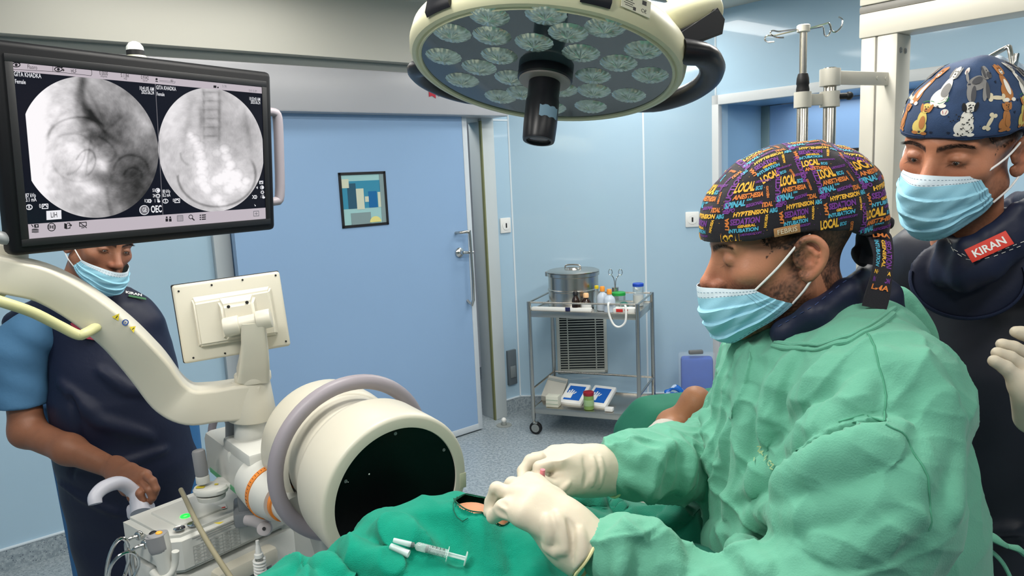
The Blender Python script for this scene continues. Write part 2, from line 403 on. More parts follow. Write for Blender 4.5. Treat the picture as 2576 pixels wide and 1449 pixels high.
# floor: speckled vinyl
def floor_mat():
    m = bpy.data.materials.new('speckled_vinyl'); m.use_nodes = True; nt = m.node_tree; N = nt.nodes; L = nt.links; b = N['Principled BSDF']
    tc = N.new('ShaderNodeTexCoord')
    def vor(sc, lo, hi, rnd=1):
        v = N.new('ShaderNodeTexVoronoi'); v.inputs['Scale'].default_value = sc; L.new(tc.outputs['Object'], v.inputs['Vector'])
        mr = N.new('ShaderNodeMapRange'); mr.inputs['From Min'].default_value = lo; mr.inputs['From Max'].default_value = hi; L.new(v.outputs['Distance'], mr.inputs['Value'])
        return mr.outputs[0]
    def mix(f, a, bcol):
        x = N.new('ShaderNodeMix'); x.data_type = 'RGBA'; L.new(f, x.inputs['Factor'])
        if isinstance(a, tuple): x.inputs[6].default_value = a
        else: L.new(a, x.inputs[6])
        if isinstance(bcol, tuple): x.inputs[7].default_value = bcol
        else: L.new(bcol, x.inputs[7])
        return x.outputs[2]
    n = N.new('ShaderNodeTexNoise'); n.inputs['Scale'].default_value = 60; n.inputs['Detail'].default_value = 6; L.new(tc.outputs['Object'], n.inputs['Vector'])
    mr = N.new('ShaderNodeMapRange'); mr.inputs['From Min'].default_value = .42; mr.inputs['From Max'].default_value = .6; L.new(n.outputs['Fac'], mr.inputs['Value'])
    c = mix(mr.outputs[0], lin((134, 147, 154)), lin((160, 171, 177)))
    c = mix(vor(70, .12, .2), lin((70, 80, 96)), c)
    c = mix(vor(45, .05, .13), lin((52, 60, 78)), c)
    c = mix(vor(110, .12, .2), lin((205, 210, 210)), c)
    L.new(c, b.inputs['Base Color']); b.inputs['Roughness'].default_value = .33; b.inputs['Specular IOR Level'].default_value = .35
    return m
M_floor = floor_mat()
struct('floor', RB((-3.2, -3.6, -.05), (4.4, 4.9, 0)), M_floor)
struct('ceiling', RB((-3.2, -3.6, CEIL), (4.4, 4.0, CEIL+.06)), M_wallwhite)
# wall with the sliding door (an opening s 1.5..2.95 below z 2.0)
mb = MB(); RB((-3.2, TA, 0), (1.5, TA+.1, CEIL), mb=mb); RB((2.99, TA, 0), (3.182, TA+.1, CEIL), mb=mb); RB((1.5, TA, 1.97), (2.99, TA+.1, CEIL), mb=mb)
struct('wall_left', mb, M_blue, nosmooth=True)
# 45 degree corner wall
c0 = ST(3.181, TA); c1 = ST(SB, 2.818); dC = (c1-c0)/np.linalg.norm(c1-c0); nC = np.array([-dC[1], dC[0], 0])
MC = frame(c0, dC, nC, (0, 0, 1)); LC = np.linalg.norm(c1-c0)
struct('wall_corner', MB().bounds((0, 0, 0), (LC, .1, CEIL), M=MC), M_blue, nosmooth=True)
# right wall with an opening t 1.2..2.80 up to z 1.99
mb = MB(); RB((SB, 2.8, 0), (SB+.1, 2.85, CEIL), mb=mb); RB((SB, -3.6, 0), (SB+.1, 1.35, CEIL), mb=mb); RB((SB, 1.35, 1.99), (SB+.1, 2.8, CEIL), mb=mb)
struct('wall_right', mb, M_blue, nosmooth=True)
struct('wall_back', RB((-3.2, -3.7, 0), (4.4, -3.6, CEIL)), M_blue, nosmooth=True)
struct('wall_side', RB((-3.3, -3.6, 0), (-3.2, 3.86, CEIL)), M_blue, nosmooth=True)
# upper fascia and sliding door track cover
struct('trim_1', RB((-3.2, TA-.24, 2.235), (3.55, TA, CEIL)), M_wallwhite, nosmooth=True)
struct('trim_2', RB((-3.2, TA-.17, 2.19), (3.3, TA, 2.236)), M_dark, nosmooth=True)  # strip coloured darker grey to paint in the shaded recess below the fascia
o = RB((-3.2, TA-.2, 1.965), (3.03, TA-.001, 2.192), r=.012)
struct('trim_3', o, M_box)
# coved skirting with a white edge
mb = MB(); RB((-3.2, TA-.012, 0), (1.3, TA, .1), mb=mb); RB((3.03, TA-.012, 0), (3.19, TA, .1), mb=mb)
RB((-3.2, TA-.014, .1), (1.3, TA, .106), mi=1, mb=mb); RB((3.03, TA-.014, .1), (3.18, TA, .106), mi=1, mb=mb)
struct('baseboard_left', mb, [M_floor, M_joint], nosmooth=True)
mb = MB(); mb.bounds((0, -.012, 0), (LC, 0, .1), M=MC); mb.bounds((0, -.014, .1), (LC, 0, .106), M=MC, mi=1)
struct('baseboard_corner', mb, [M_floor, M_joint], nosmooth=True)
mb = MB(); RB((SB-.012, -3.6, 0), (SB, 1.3, .1), mb=mb); RB((SB-.014, -3.6, .1), (SB, 1.3, .106), mi=1, mb=mb)
struct('baseboard_right', mb, [M_floor, M_joint], nosmooth=True)
# panel joints
mb = MB(); mb.bounds((.868, -.003, .1), (.879, .001, CEIL), M=MC); mb.bounds((0, -.003, .1), (.01, .001, CEIL), M=MC); mb.bounds((LC-.01, -.003, .1), (LC, .001, CEIL), M=MC)
struct('trim_4', mb, M_joint, nosmooth=True)
mb = MB(); RB((3.05, TA-.003, 1.955), (3.18, TA, 1.965), mb=mb); struct('trim_5', mb, M_joint, nosmooth=True)
# jamb of the sliding door on the left, with the corridor panel seen through the gap
mb = MB(); RB((1.225, TA-.035, 0), (1.31, TA+.0, 1.965), r=.004, mb=mb)
struct('trim_6', mb, mat('jamb_grey', (176, 184, 188), rough=.35))
mb = MB(); RB((2.935, TA-.04, 0), (3.03, TA+.1, 1.99), r=.003, mb=mb); RB((1.5, TA-.012, 1.945), (3.03, TA+.1, 1.99), r=.003, mb=mb)
RB((2.926, TA-.039, 0), (2.936, TA-.02, 1.95), mi=1, mb=mb)
struct('trim_7', mb, [mat('jamb_white', (188, 196, 198), rough=.35), mat('jamb_seal_olive', (118, 122, 84), rough=.6)])
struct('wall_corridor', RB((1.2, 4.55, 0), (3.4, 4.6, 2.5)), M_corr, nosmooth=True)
# ---- sliding door leaf
dT = TA-.12
md = MB(); RB((1.30, dT, .012), (2.72, dT+.045, 1.975), mb=md)
door = struct('door_1', md, M_doorblue, nosmooth=True)
mb = MB(); RB((2.72, dT-.004, .01), (2.755, dT+.049, 1.975), r=.003, mb=mb); RB((1.30, dT-.003, .01), (2.74, dT+.047, .05), r=.002, mb=mb); mb.build('edge_strip', mat('door_edge_alu', (196, 204, 210), rough=.3), door)
ws, we, wz0, wz1 = 1.88, 2.168, 1.362, 1.659
mb = MB(); q = .014
RB((ws, dT-.006, wz0), (we, dT, wz0+q), mb=mb); RB((ws, dT-.006, wz1-q), (we, dT, wz1), mb=mb); RB((ws, dT-.006, wz0), (ws+q, dT, wz1), mb=mb); RB((we-q, dT-.006, wz0), (we, dT, wz1), mb=mb)
wf = mb.build('window_frame', M_black, door)
# what shows in the door's pane: a flat view of the scrub corridor (posters, cupboard, lamp), built behind the glass
mb = MB()
def ob(a, b, c, d, mi): RB((ws+a*(we-ws), dT-.0015-.0004*mi, wz1-d*(wz1-wz0)), (ws+c*(we-ws), dT-.0005, wz1-b*(wz1-wz0)), mi=mi, mb=mb)
ob(.03, .03, .97, .97, 0); ob(.03, .16, .86, .66, 1); ob(.16, .2, .34, .66, 2); ob(.34, .3, .5, .68, 3); ob(.6, .36, .78, .66, 4); ob(.52, .45, .6, .55, 3)
ob(.03, .12, .2, .28, 3); ob(.86, .03, .97, .97, 5); ob(.2, .74, .62, .97, 5); ob(.8, .38, .86, .66, 3)
mb.build('pane', [mat('pane_pale', (150, 190, 190), .15), mat('pane_cyan', (58, 132, 160), .15), mat('pane_dim', (48, 84, 104), .15), mat('pane_paper', (196, 200, 178), .15), mat('pane_blue', (32, 98, 152), .15), mat('pane_grey', (124, 144, 146), .15)], door, nosmooth=True)
mb = MB(); mb.add([RM @ Vector((ws+.205+.036*math.cos(a), dT-.0045, wz0+.02+.032*math.sin(a))) for a in np.linspace(0, math.pi, 16)], [tuple(range(16))[::-1]])
mb.build('pane_lamp', mat('pane_yellow', (214, 206, 130), .3), door)
mb = MB(); ring = []
hs = 2.69
def rp(s, t, z): return Vector(ST(s, t, z))
mb.tube([rp(hs-.06, dT, 1.275), rp(hs-.06, dT-.05, 1.278), rp(hs-.01, dT-.06, 1.278), rp(hs, dT-.062, 1.25), rp(hs, dT-.062, .86), rp(hs, dT-.0, .85)], .009, 10, sub=3)
mb.build('pull_handle', M_steel, door)
mb = MB(); mb.lathe([(.026, 0), (.03, .004), (.03, .012), (.022, .02), (.012, .024), (.012, .045)], frame(rp(hs-.045, dT, 1.155), A2, (0, 0, 1), -B2) , 24)
mb.tube([rp(hs-.045, dT-.042, 1.155), rp(hs+.03, dT-.046, 1.15)], .009)
mb.build('lever', M_chrome, door)
mb = MB(); mb.cyl(rp(2.9, TA-.16, 0), rp(2.9, TA-.16, .004), .05, n=20); mb.cyl(rp(2.9, TA-.16, .002), rp(2.9, TA-.16, .03), .018, .014, bev=.004); mb.sphere(rp(2.9, TA-.16, .036), .017, mi=1)
tag(mb.build('door_stop', [M_dark, M_white]), 'small white knob door stop on the floor beside the sliding door jamb', 'door stop')
# ---- frame and recess on the right wall
mb = MB(); RB((SB-.02, 2.79, 0), (SB+.02, 2.853, 2.045), mb=mb, r=.003); RB((SB-.02, 1.3, 1.985), (SB+.02, 2.853, 2.045), mb=mb, r=.003); RB((SB-.02, 1.3, 0), (SB+.02, 1.36, 2.045), mb=mb, r=.003)
struct('trim_8', mb, M_frame)
mb = MB(); RB((SB+.1, 2.80, 0), (SB+.75, 2.84, 2.0), mb=mb); RB((SB+.1, 1.3, 0), (SB+.75, 1.35, 2.0), mb=mb); RB((SB+.1, 1.3, 1.99), (SB+.75, 2.84, 2.05), mb=mb)
struct('wall_recess', mb, M_rec, nosmooth=True)
S2 = SB+.5
struct('door_2', RB((S2, 1.36, 0), (S2+.04, 2.76, 1.985)), mat('recess_door_blue', (126, 160, 200), rough=.3, spec=.35), nosmooth=True)
d2 = bpy.data.objects['door_2']
mb = MB(); RB((S2-.01, 2.74, 0), (S2+.0, 2.80, 1.985), mb=mb, r=.003); mb.build('edge_strip', mat('edge_green_grey', (110, 134, 138), rough=.4), d2)
mb = MB(); RB((S2-.006, 1.98, 1.31), (S2, 2.3, 1.675), mb=mb); mb.build('window_frame', M_black, d2)
mb = MB(); RB((S2-.009, 2.12, 1.33), (S2-.005, 2.28, 1.655), mb=mb); RB((S2-.009, 2.0, 1.33), (S2-.005, 2.12, 1.655), mb=mb, mi=1); mb.build('pane', [mat('pane_green', (120, 158, 122), .2), mat('pane_pale_green', (164, 184, 160), .2)], d2)
struct('floor_recess', RB((SB+.0, 1.3, -.03), (SB+.8, 2.85, -.001)), M_floor)
# ---- ceiling light panels (frame + diffuser), lamps themselves are at the top of the script
for i, (s, t, ls, wt, e) in enumerate(PANELS):
    r = thing('ceiling_light', ST(s, t, CEIL), 'recessed white ceiling light panel in the ceiling above the room', 'ceiling light', 'recessed ceiling light panels')
    mb = MB(); RB((s-ls/2, t-wt/2, CEIL-.012), (s+ls/2, t+wt/2, CEIL+.0), mb=mb); mb.build('light_frame', M_frame, r)
    mb = MB(); RB((s-ls/2+.015, t-wt/2+.015, CEIL-.016), (s+ls/2-.015, t+wt/2-.015, CEIL-.011), mb=mb)
    mb.build('diffuser', mat('diffuser_lit', (255, 250, 240), emis=(255, 250, 240), estr=3.2), r)
# ---- small things on walls
def plate(cx, cy, cz, M, label):
    r = thing('wall_socket', M @ Vector((cx, cy, cz)), label, 'wall socket')
    mb = MB(); mb.box((cx, cy-.006, cz), (.088, .012, .1), .005, M); pl = mb.build('cover_plate', M_white, r)
    mb = MB(); mb.lathe([(.026, 0), (.03, .002), (.03, .003), (.024, .0035)], M @ Matrix.Translation((cx, cy-.012, cz)) @ Matrix.Rotation(math.pi/2, 4, 'X'), 24); mb.box((cx, cy-.0165, cz), (.01, .003, .03), .001, M, mi=1); mb.build('socket_insert', [M_white, M_black], pl)
plate(3.118, TA, 1.28, RM, 'white square wall socket left of the corner, above the grey wall box')
LCp = lambda x, y: None
def onC(px, py):
    r = CM @ np.array([(px-CX)/FPX, (py-CY)/FPX, 1.]); k = (c0-np.array([0, 0, H]))[:2].dot(nC[:2])/r.dot(nC); p = r*k; return (p-np.array([c0[0], c0[1], 0]))[:2].dot(dC[:2]), H+p[2]
x, z = onC(1741, 552); plate(x, 0, z, MC, 'white square wall socket right of the trolley, left of the white recess frame')
mb = MB(); RB((3.075, TA-.02, .2), (3.15, TA, .44), r=.004, mb=mb); r = tag(mb.build('wall_box', mat('box_grey', (92, 102, 108), rough=.45)), 'tall dark grey socket box low on the wall beside the corner', 'wall box')
mb = MB(); RB((3.09, TA-.026, .25), (3.135, TA-.019, .33), r=.002, mb=mb); mb.build('outlet', mat('box_outlet', (120, 128, 130), rough=.4), r)
# vent behind trolley
x0, z0 = onC(1398, 787); x1, z1 = onC(1529, 936)
vg = thing('wall_vent', MC @ Vector(((x0+x1)/2, 0, z1)), 'louvred air return vent low on the corner wall behind the trolley', 'air vent')
mb = MB(); f = .022
for a, b in (((x0, z1), (x1, z1+f)), ((x0, z0-f), (x1, z0)), ((x0, z1), (x0+f, z0)), ((x1-f, z1), (x1, z0))): mb.bounds((a[0], -.014, a[1]), (b[0], 0, b[1]), .003, MC)
mb.build('frame', mat('vent_cream', (196, 200, 192), rough=.45), vg)
mb = MB(); mb.bounds((x0+f, -.004, z1+f), (x1-f, -.002, z0-f), M=MC, mi=1)
n = 22; zz = np.linspace(z1+f+.006, z0-f-.004, n)
for q in zz: mb.box(((x0+x1)/2, -.009, q), (x1-x0-2*f, .009, .0065), .001, MC)
for q in (x0+.075, x1-.075): mb.bounds((q-.004, -.0145, z1+f), (q+.004, -.006, z0-f), M=MC)
mb.build('louvres', [mat('vent_slat', (172, 176, 168), rough=.4), mat('vent_dark', (40, 48, 54), rough=.8)], vg)
# red ribbon decorations on the track cover
def ribbon(s, t, z, h, w_, label, col):
    mb = MB(); M = RM
    mb.add([M @ Vector(p) for p in ((s, t, z), (s+w_, t, z), (s+w_, t, z-h), (s+w_*.5, t, z-h*.86), (s, t, z-h*.92), (s, t-.002, z), (s+w_, t-.002, z), (s+w_, t-.002, z-h), (s+w_*.5, t-.002, z-h*.86), (s, t-.002, z-h*.92))],
           [(4, 3, 2, 1, 0), (5, 6, 7, 8, 9), (0, 1, 6, 5), (1, 2, 7, 6), (2, 3, 8, 7), (3, 4, 9, 8), (4, 0, 5, 9)])
    return tag(mb.build('ribbon_decoration', mat('ribbon_'+str(col[0]), col, rough=.6), nosmooth=True), label, 'decoration')
ribbon(2.44, TA-.201, 2.155, .1, .045, 'bright red ribbon tail hanging on the grey track cover, left one', (176, 30, 52))
ribbon(2.545, TA-.201, 2.11, .045, .045, 'dark red ribbon tail on the grey track cover, right one beside the surgical lamp', (120, 28, 48))
mb = MB()
for i in range(5):
    a = i*1.256; mb.sphere(ST(2.505+.009*math.cos(a), TA-.203, 2.09+.014*math.sin(a)), (.008, .004, .01), n=6)
tag(mb.build('flower_decoration', mat('flower_red', (140, 60, 70), rough=.7)), 'small faded red flower ornament between the two ribbon tails', 'decoration')
# ---------------------------------------------------------------- surgical lamp
M_cream = mat('lamp_cream', (204, 201, 168), rough=.38, var=.03, vscale=8)
M_lampblack = mat('lamp_black', (22, 22, 28), rough=.35)
lc = np.array([.106, 1.852, 1.846]); ln = np.array([-.151, -.271, -.951]); ln /= np.linalg.norm(ln)
lu = np.cross([0, 1, 0], ln); lu /= np.linalg.norm(lu); lv = np.cross(ln, lu)
ML = frame(lc, lu, lv, ln); MLi = np.array(ML.inverted())
lamp = thing('surgical_lamp', lc, 'large round cream surgical lamp with dark glass and many lenses, hanging overhead', 'surgical lamp')
def onlamp(px, py, off=0.):
    r = CM @ np.array([(px-CX)/FPX, (py-CY)/FPX, 1.]); o = np.array([0, 0, H]); k = (lc+ln*off-o).dot(ln)/r.dot(ln); q = MLi @ np.append(o+r*k, 1); return q[0], q[1]
mb = MB(); mb.lathe([(.300, -.004), (.302, .004), (.307, .006), (.310, .001), (.315, .004), (.324, .002), (.331, -.008), (.334, -.03), (.330, -.055), (.312, -.078), (.27, -.09), (.05, -.098), (0, -.1)], ML, 96, cap=False); mb.build('housing', M_cream, lamp)
mb = MB(); mb.lathe([(0, .0), (.302, .0)], ML, 96, cap=False); mb.lathe([(.302, -.003), (0, -.003)], ML, 96, cap=False)
mb.build('glass_cover', mat('lamp_glass', (50, 64, 68), rough=.12, spec=.6, coat=.6, var=.12, vscale=5), lamp)
M_lens = mat('lens_facets', (186, 200, 190), rough=.14, spec=.9, metal=.35, var=.25, vscale=60)
for x, y in ((708, 125), (1145, 112), (420, 256), (728, 276), (1053, 328), (1315, 254), (1600, 212), (355, 435), (785, 430), (1415, 410), (1900, 385), (630, 520), (1705, 487), (500, 618), (880, 600), (1508, 585), (1950, 580), (795, 745), (1262, 690), (1515, 700), (1785, 735), (1490, 820), (965, 715), (1180, 830)):
    q = onlamp(1000+x/3.067, y/3.067); vs = []; fs = []; nr, na = 6, 84
    for i in range(nr+1):
        t = i/nr
        for j in range(na):
            a = 2*math.pi*j/na; fl = abs(math.cos(8*a)); rr = .045*t*(1-.04*(1-fl)*t); vs.append(ML @ Vector((q[0]+rr*math.cos(a), q[1]+rr*math.sin(a), .0008+.011*(1-t*t)*(1-.22*(1-fl)*min(1, 3*t))+.0015*math.cos(t*9))))
    for i in range(nr):
        for j in range(na): fs.append((i*na+j, i*na+(j+1) % na, (i+1)*na+(j+1) % na, (i+1)*na+j))
    MB().add(vs, fs).build('lens', M_lens, lamp, auto=25)
mb = MB(); mb.lathe([(.036, 0), (.066, 0), (.067, .004), (.067, .02), (.063, .0235)], ML, 40, mi=0); mb.lathe([(.063, .0235), (.062, .027), (.034, .028)], ML, 40, cap=False, mi=1)
mb.lathe([(.038, .026), (.0385, .03), (.0385, .07), (.0405, .075), (.0405, .135), (.039, .17), (.0375, .175), (.03, .176), (.029, .17), (.024, .168), (.0, .168)], ML, 40, mi=0)
mb.lathe([(0, .1715), (.02, .171), (.026, .169)], ML, 24, cap=False, mi=2)
hd = mb.build('camera_handle', [M_lampblack, mat('flange_grey', (150, 140, 134), rough=.4), mat('lens_end', (88, 76, 80), rough=.15)], lamp)
mb = MB()
for i in range(9):
    a = math.radians(-152+i*9); 
    for k in (0, 1): mb.v.append(tuple(ML @ Vector((.0412*math.cos(a), .0412*math.sin(a), (.098, .125)[k]+.002*math.sin(i*2)))))
mb.f = [(2*i, 2*i+2, 2*i+3, 2*i+1) for i in range(8)]; mb.m = [0]*8
mb.build('tape', mat('tape_blue', (120, 150, 170), rough=.6), hd)
def grip(px0, px1, rr, th=.013):
    a0 = math.atan2(*px0[::-1]); a1 = math.atan2(*px1[::-1]); a1 = a0+(a1-a0+math.pi) % (2*math.pi)-math.pi; mb = MB(); n = 14; pts = []; rs = []
    for i in range(n+1):
        t = i/n; a = a0+(a1-a0)*t; b = math.sin(math.pi*t)**.45; pts.append(ML @ Vector(((.32+rr*b)*math.cos(a), (.32+rr*b)*math.sin(a), -.03-.01*b))); rs.append(th*(1.25-.25*b))
    mb.tube(pts, rs, 12, sub=2, flat=.75, up=ln)
    for t in (0, 1): mb.sphere(pts[-t], .02, n=8)
    return mb.build('grip', M_lampblack, lamp)
qa = onlamp(1722, 130, -.03); qb = onlamp(1640, 275, -.03); grip(qa, qb, .085, .03)
qa = onlamp(1042, 170, -.03); qb = onlamp(1180, 262, -.03); grip(qa, qb, .085, .024)
# two black covers on the upper rim
def rimcover(a0, a1, r0=.29, r1=.339, z0=-.006, z1=-.082):
    mb = MB(); n = 10; k = 4
    for i in range(n+1):
        a = a0+(a1-a0)*i/n
        for r, z in ((r0+.02, z1-.012), (r1, z1+.02), (r1+.003, z0-.01), (r1-.004, z0)): mb.v.append(tuple(ML @ Vector((r*math.cos(a), r*math.sin(a), z))))
    for i in range(n):
        for j in range(k): mb.f.append((i*k+j, (i+1)*k+j, (i+1)*k+(j+1) % k, i*k+(j+1) % k))
    mb.f += [tuple(range(k)), tuple(n*k+j for j in range(k))[::-1]]; mb.m = [0]*len(mb.f); mb.sm = mb.m
    return mb.build('rim_cover', M_lampblack, lamp)
def angl(px, py, off=-.03): q = onlamp(px, py, off); return math.atan2(q[1], q[0])
rimcover(angl(1080, 20), angl(1140, -6)); rimcover(angl(1460, -20), angl(1528, 4))
# knuckle joint and arm on the upper right
k0 = P(1655, 62, y=1.80); k1 = P(1792, 20, y=1.86)
mb = MB(); mb.cyl(k0, k1, .042, n=32, bev=.006); d = (k1-k0)/np.linalg.norm(k1-k0); mb.cyl(k0-d*.05, k0+d*.004, .036, n=32); mb.cyl(k1, k1+d*.004, .036, n=32, bev=.002)
mb.tube([P(1725, 20, y=1.83), P(1700, -30, y=1.86), P(1640, -110, y=1.95), P(1560, -260, y=2.1)], .032, 20, sub=4)
mb.build('arm_joint', M_cream, lamp)
mb = MB(); mm = (k0+k1)/2; M = frame(P(1738, 76, y=1.80), d, np.cross([0, 0, 1], d)/np.linalg.norm(np.cross([0, 0, 1], d)), np.cross(d, np.cross([0, 0, 1], d)/np.linalg.norm(np.cross([0, 0, 1], d))))
mb.prism([(-.062, -.035), (-.066, .005), (.05, .02), (.065, .03), (.078, .0), (.062, -.03)], M @ Matrix.Rotation(math.pi/2, 4, 'X'), -.035, .035, r=.006)
mb.build('joint_cover', M_lampblack, lamp)
# maker's plate with small print on the rim
mb = MB(); a = angl(1592, 22, -.03); rl = .3355
def rimM(a, z): return ML @ frame((rl*math.cos(a), rl*math.sin(a), z), (math.sin(a), -math.cos(a), 0), (0, 0, -1), (math.cos(a), math.sin(a), 0))
M = rimM(a, -.036); mb.box((0, 0, -.0), (.075, .036, .002), .0005, M)
for i in range(6): mb.box((-.02+.002*(i % 2), .012-i*.0045, .0012), (.026-.003*(i % 3), .0012, .0004), 0, M, mi=1)
mb.box((.02, .009, .0012), (.011, .009, .0004), 0, M, mi=1); mb.box((-.004, -.012, .0012), (.007, .007, .0004), 0, M, mi=1); mb.text('C€', .011, M @ Matrix.Translation((.02, -.009, .0012)), mi=1)
mb.build('rating_label', [mat('label_cream', (214, 212, 190), rough=.5), mat('print_dark', (60, 60, 60), rough=.6)], lamp, nosmooth=True)
# ceiling mount out of frame: a drop tube
mb = MB(); mb.tube([P(1560, -260, y=2.1), (P(1560, -260, y=2.1)*.5+np.array([.2, 2.2, 2.5])*.5), np.array([.22, 2.2, CEIL])], .03, 16); mb.build('drop_tube', M_cream, lamp)

# ---------------------------------------------------------------- C-arm x-ray machine
M_ivory = mat('machine_ivory', (205, 200, 184), rough=.38, var=.015, vscale=7)
M_ivory2 = mat('machine_white', (200, 200, 194), rough=.38, var=.015, vscale=7)
M_grip = mat('grip_mauve_grey', (150, 143, 150), rough=.42)
M_greyp = mat('plastic_grey', (136, 136, 138), rough=.45)
M_orange = mat('scale_orange', (220, 130, 50), rough=.5)
M_print = mat('print_black', (36, 36, 38), rough=.6)
carm = thing('x_ray_c_arm', (-.8, 1.75, 0), 'ivory mobile x-ray machine with detector drum, swing arm and lit screen beside the draped patient', 'x-ray machine')
def sweep(mb, pts, W, Hh, r=.25, up=(0, 0, 1), sub=6, mi=None, widthdir=None):
    pts = [Vector(p) for p in pts]; p2, W2 = spline(pts, W, sub); _, H2 = spline(pts, Hh, sub); n = len(p2); k = 20; vs = []; fs = []
    for i, p in enumerate(p2):
        t = (p2[min(i+1, n-1)]-p2[max(i-1, 0)]).normalized(); wd = Vector(widthdir); wd = (wd-t*wd.dot(t)).normalized(); u = t.cross(wd)
        for j in range(k):
            cq = j//5; th_ = (cq*math.pi/2)+(j % 5)/4*math.pi/2; qx, qy = ((1, 1), (-1, 1), (-1, -1), (1, -1))[cq]; rr_ = min(r, .95); x = qx*(1-rr_)+rr_*math.cos(th_); y = qy*(1-rr_)+rr_*math.sin(th_)
            vs.append(p+wd*x*W2[i]+u*y*H2[i])
    for i in range(n-1):
        for j in range(k): fs.append((i*k+j, i*k+(j+1) % k, (i+1)*k+(j+1) % k, (i+1)*k+j))
    fs += [list(range(k))[::-1], [(n-1)*k+j for j in range(k)]]
    return mb.add(vs, fs, mi)
# detector drum
dc = np.array([-.246, 1.401, .984]); dn = np.array([.603, -.794, -.076]); dn /= np.linalg.norm(dn)
MD = frame(dc, np.cross([0, 0, 1], dn)/np.linalg.norm(np.cross([0, 0, 1], dn)), np.cross(dn, np.cross([0, 0, 1], dn)/np.linalg.norm(np.cross([0, 0, 1], dn))), dn)
mb = MB(); mb.lathe([(.136, 0), (.137, .003), (.155, .003), (.160, .001), (.163, -.004), (.163, -.03), (.161, -.12), (.155, -.137), (.148, -.142), (.136, -.144)], MD, 96, cap=False)
mb.lathe([(.136, -.14), (.131, -.2), (.131, -.25)], MD, 72, cap=False)
mb.lathe([(.131, -.245), (.142, -.252), (.148, -.262), (.15, -.3), (.147, -.37), (.14, -.388), (.12, -.4), (0, -.402)], MD @ Matrix.Translation((0, -.012, 0)), 72, cap=False)
det = mb.build('detector_housing', M_ivory, carm)
mb = MB(); mb.lathe([(0, -.0005), (.1365, -.0005), (.1365, -.006)], MD, 96, cap=False); mb.build('face_plate', mat('face_black', (5, 5, 6), rough=.25, spec=.3), det)
MDi = np.array(MD.inverted())
def ondet(px, py):
    r = CM @ np.array([(px-CX)/FPX, (py-CY)/FPX, 1.]); o = np.array([0, 0, H]); k = (dc-o).dot(dn)/r.dot(dn); q = MDi @ np.append(o+r*k, 1); return q[0], q[1]
for x, y in ((995, 1091), (1117, 1132), (870, 1211), (879, 1371)):
    q = ondet(x, y); mb = MB(); mb.lathe([(.0035, 0), (.0035, .0008), (.0018, .0012), (.0012, .0005), (0, .0005)], MD @ Matrix.Translation((q[0], q[1], -.0005)), 14, cap=False); mb.build('screw', mat('screw_grey', (120, 125, 125), rough=.35, metal=.5), det)
for x, y, r_ in ((929, 1193, .0017), (876, 1213, .001)): mb = MB(); q = ondet(x, y); mb.lathe([(r_, 0), (0, .0006)], MD @ Matrix.Translation((q[0], q[1], -.0004)), 8, cap=False); mb.build('paint_speck', M_white, det)
mb = MB(); q = ondet(1166, 1206); 
mb.box((.153, q[1], .0035), (.016, .034, .0012), .0005, MD); mb.build('latch', mat('latch_cream', (190, 190, 165), rough=.5), det)
# round bumper handle
mb = MB(); mb.tube([MD @ Vector((.174*math.cos(a), .174*math.sin(a), -.205)) for a in np.linspace(0, 2*math.pi, 65)[:-1]], .0165, 16, closed=True)
for a in (-118,): a = math.radians(a); mb.tube([MD @ Vector((.174*math.cos(a), .174*math.sin(a), -.205)), MD @ Vector((.125*math.cos(a), .125*math.sin(a), -.19))], .014, 12)
mb.build('bumper_handle', M_grip, carm)
# C end casting below the drum
mb = MB(); sweep(mb, [MD @ Vector((-.0, -.05, -.3)), MD @ Vector((-.0, -.16, -.29)), MD @ Vector((0., -.3, -.24)), MD @ Vector((0, -.5, -.12)), MD @ Vector((0, -.68, .08))], [.07, .075, .06, .05, .05], [.06, .055, .045, .04, .04], r=.4, widthdir=tuple(MD.to_3x3() @ Vector((1, 0, 0))))
mb.build('c_arc', M_ivory2, carm)
# rotation joint with orange scales, between housing and drum
H0 = np.array([-.822, 1.861, .86]); hd_ = np.array([.631, -.775, 0]); hz = np.array([0, 0, 1.]); hs_ = np.cross(hz, hd_); MH = frame(H0, hd_, hs_, hz)
jd = np.array([.62, -.77, -.05]); jd /= np.linalg.norm(jd); ju = np.cross([0, 0, 1], jd); ju /= np.linalg.norm(ju)
MJ = frame(P(690, 1238, y=1.60), ju, np.cross(jd, ju), jd)
mb = MB(); mb.lathe([(.06, -.09), (.062, -.03), (.0605, -.012)], MJ, 48); mb.lathe([(.0605, -.012), (.063, -.012), (.063, .004), (.0605, .004)], MJ, 48, cap=False, mi=1); mb.lathe([(.0605, .004), (.058, .007), (.054, .04), (.046, .055)], MJ, 48, mi=0)
mb.lathe([(.038, .05), (.038, .062), (.041, .062), (.041, .074), (.036, .074)], MJ, 40, mi=1); mb.lathe([(.036, .07), (.034, .12)], MJ, 40, mi=0)
for i in range(48):
    a = i*math.pi/24; mb.box((.0632*math.cos(a), .0632*math.sin(a), -.004), (.0008, .0008, .006 if i % 4 else .011), 0, MJ, mi=2)
mb.build('rotation_joint', [M_ivory2, M_orange, M_print], carm)
mb = MB(); mb.bounds((-.02, 0, 0), (.31, .16, .115), .018, MH); mb.bounds((.135, .004, .08), (.315, .15, .135), .008, MH)
hb = mb.build('arm_housing', M_ivory2, carm)
mb = MB(); mb.bounds((.02, -.0012, .012), (.24, .001, .024), 0, MH); mb.build('measuring_scale', mat('scale_green', (90, 160, 116), rough=.5), hb, nosmooth=True)
mb = MB(); M = MH @ Matrix.Translation((.045, .085, .1155)) @ Matrix.Rotation(.3, 4, 'Z'); mb.box((0, 0, 0), (.055, .04, .0012), 0, M); mb.box((0.0, -.013, .001), (.05, .006, .0006), 0, M, mi=1)
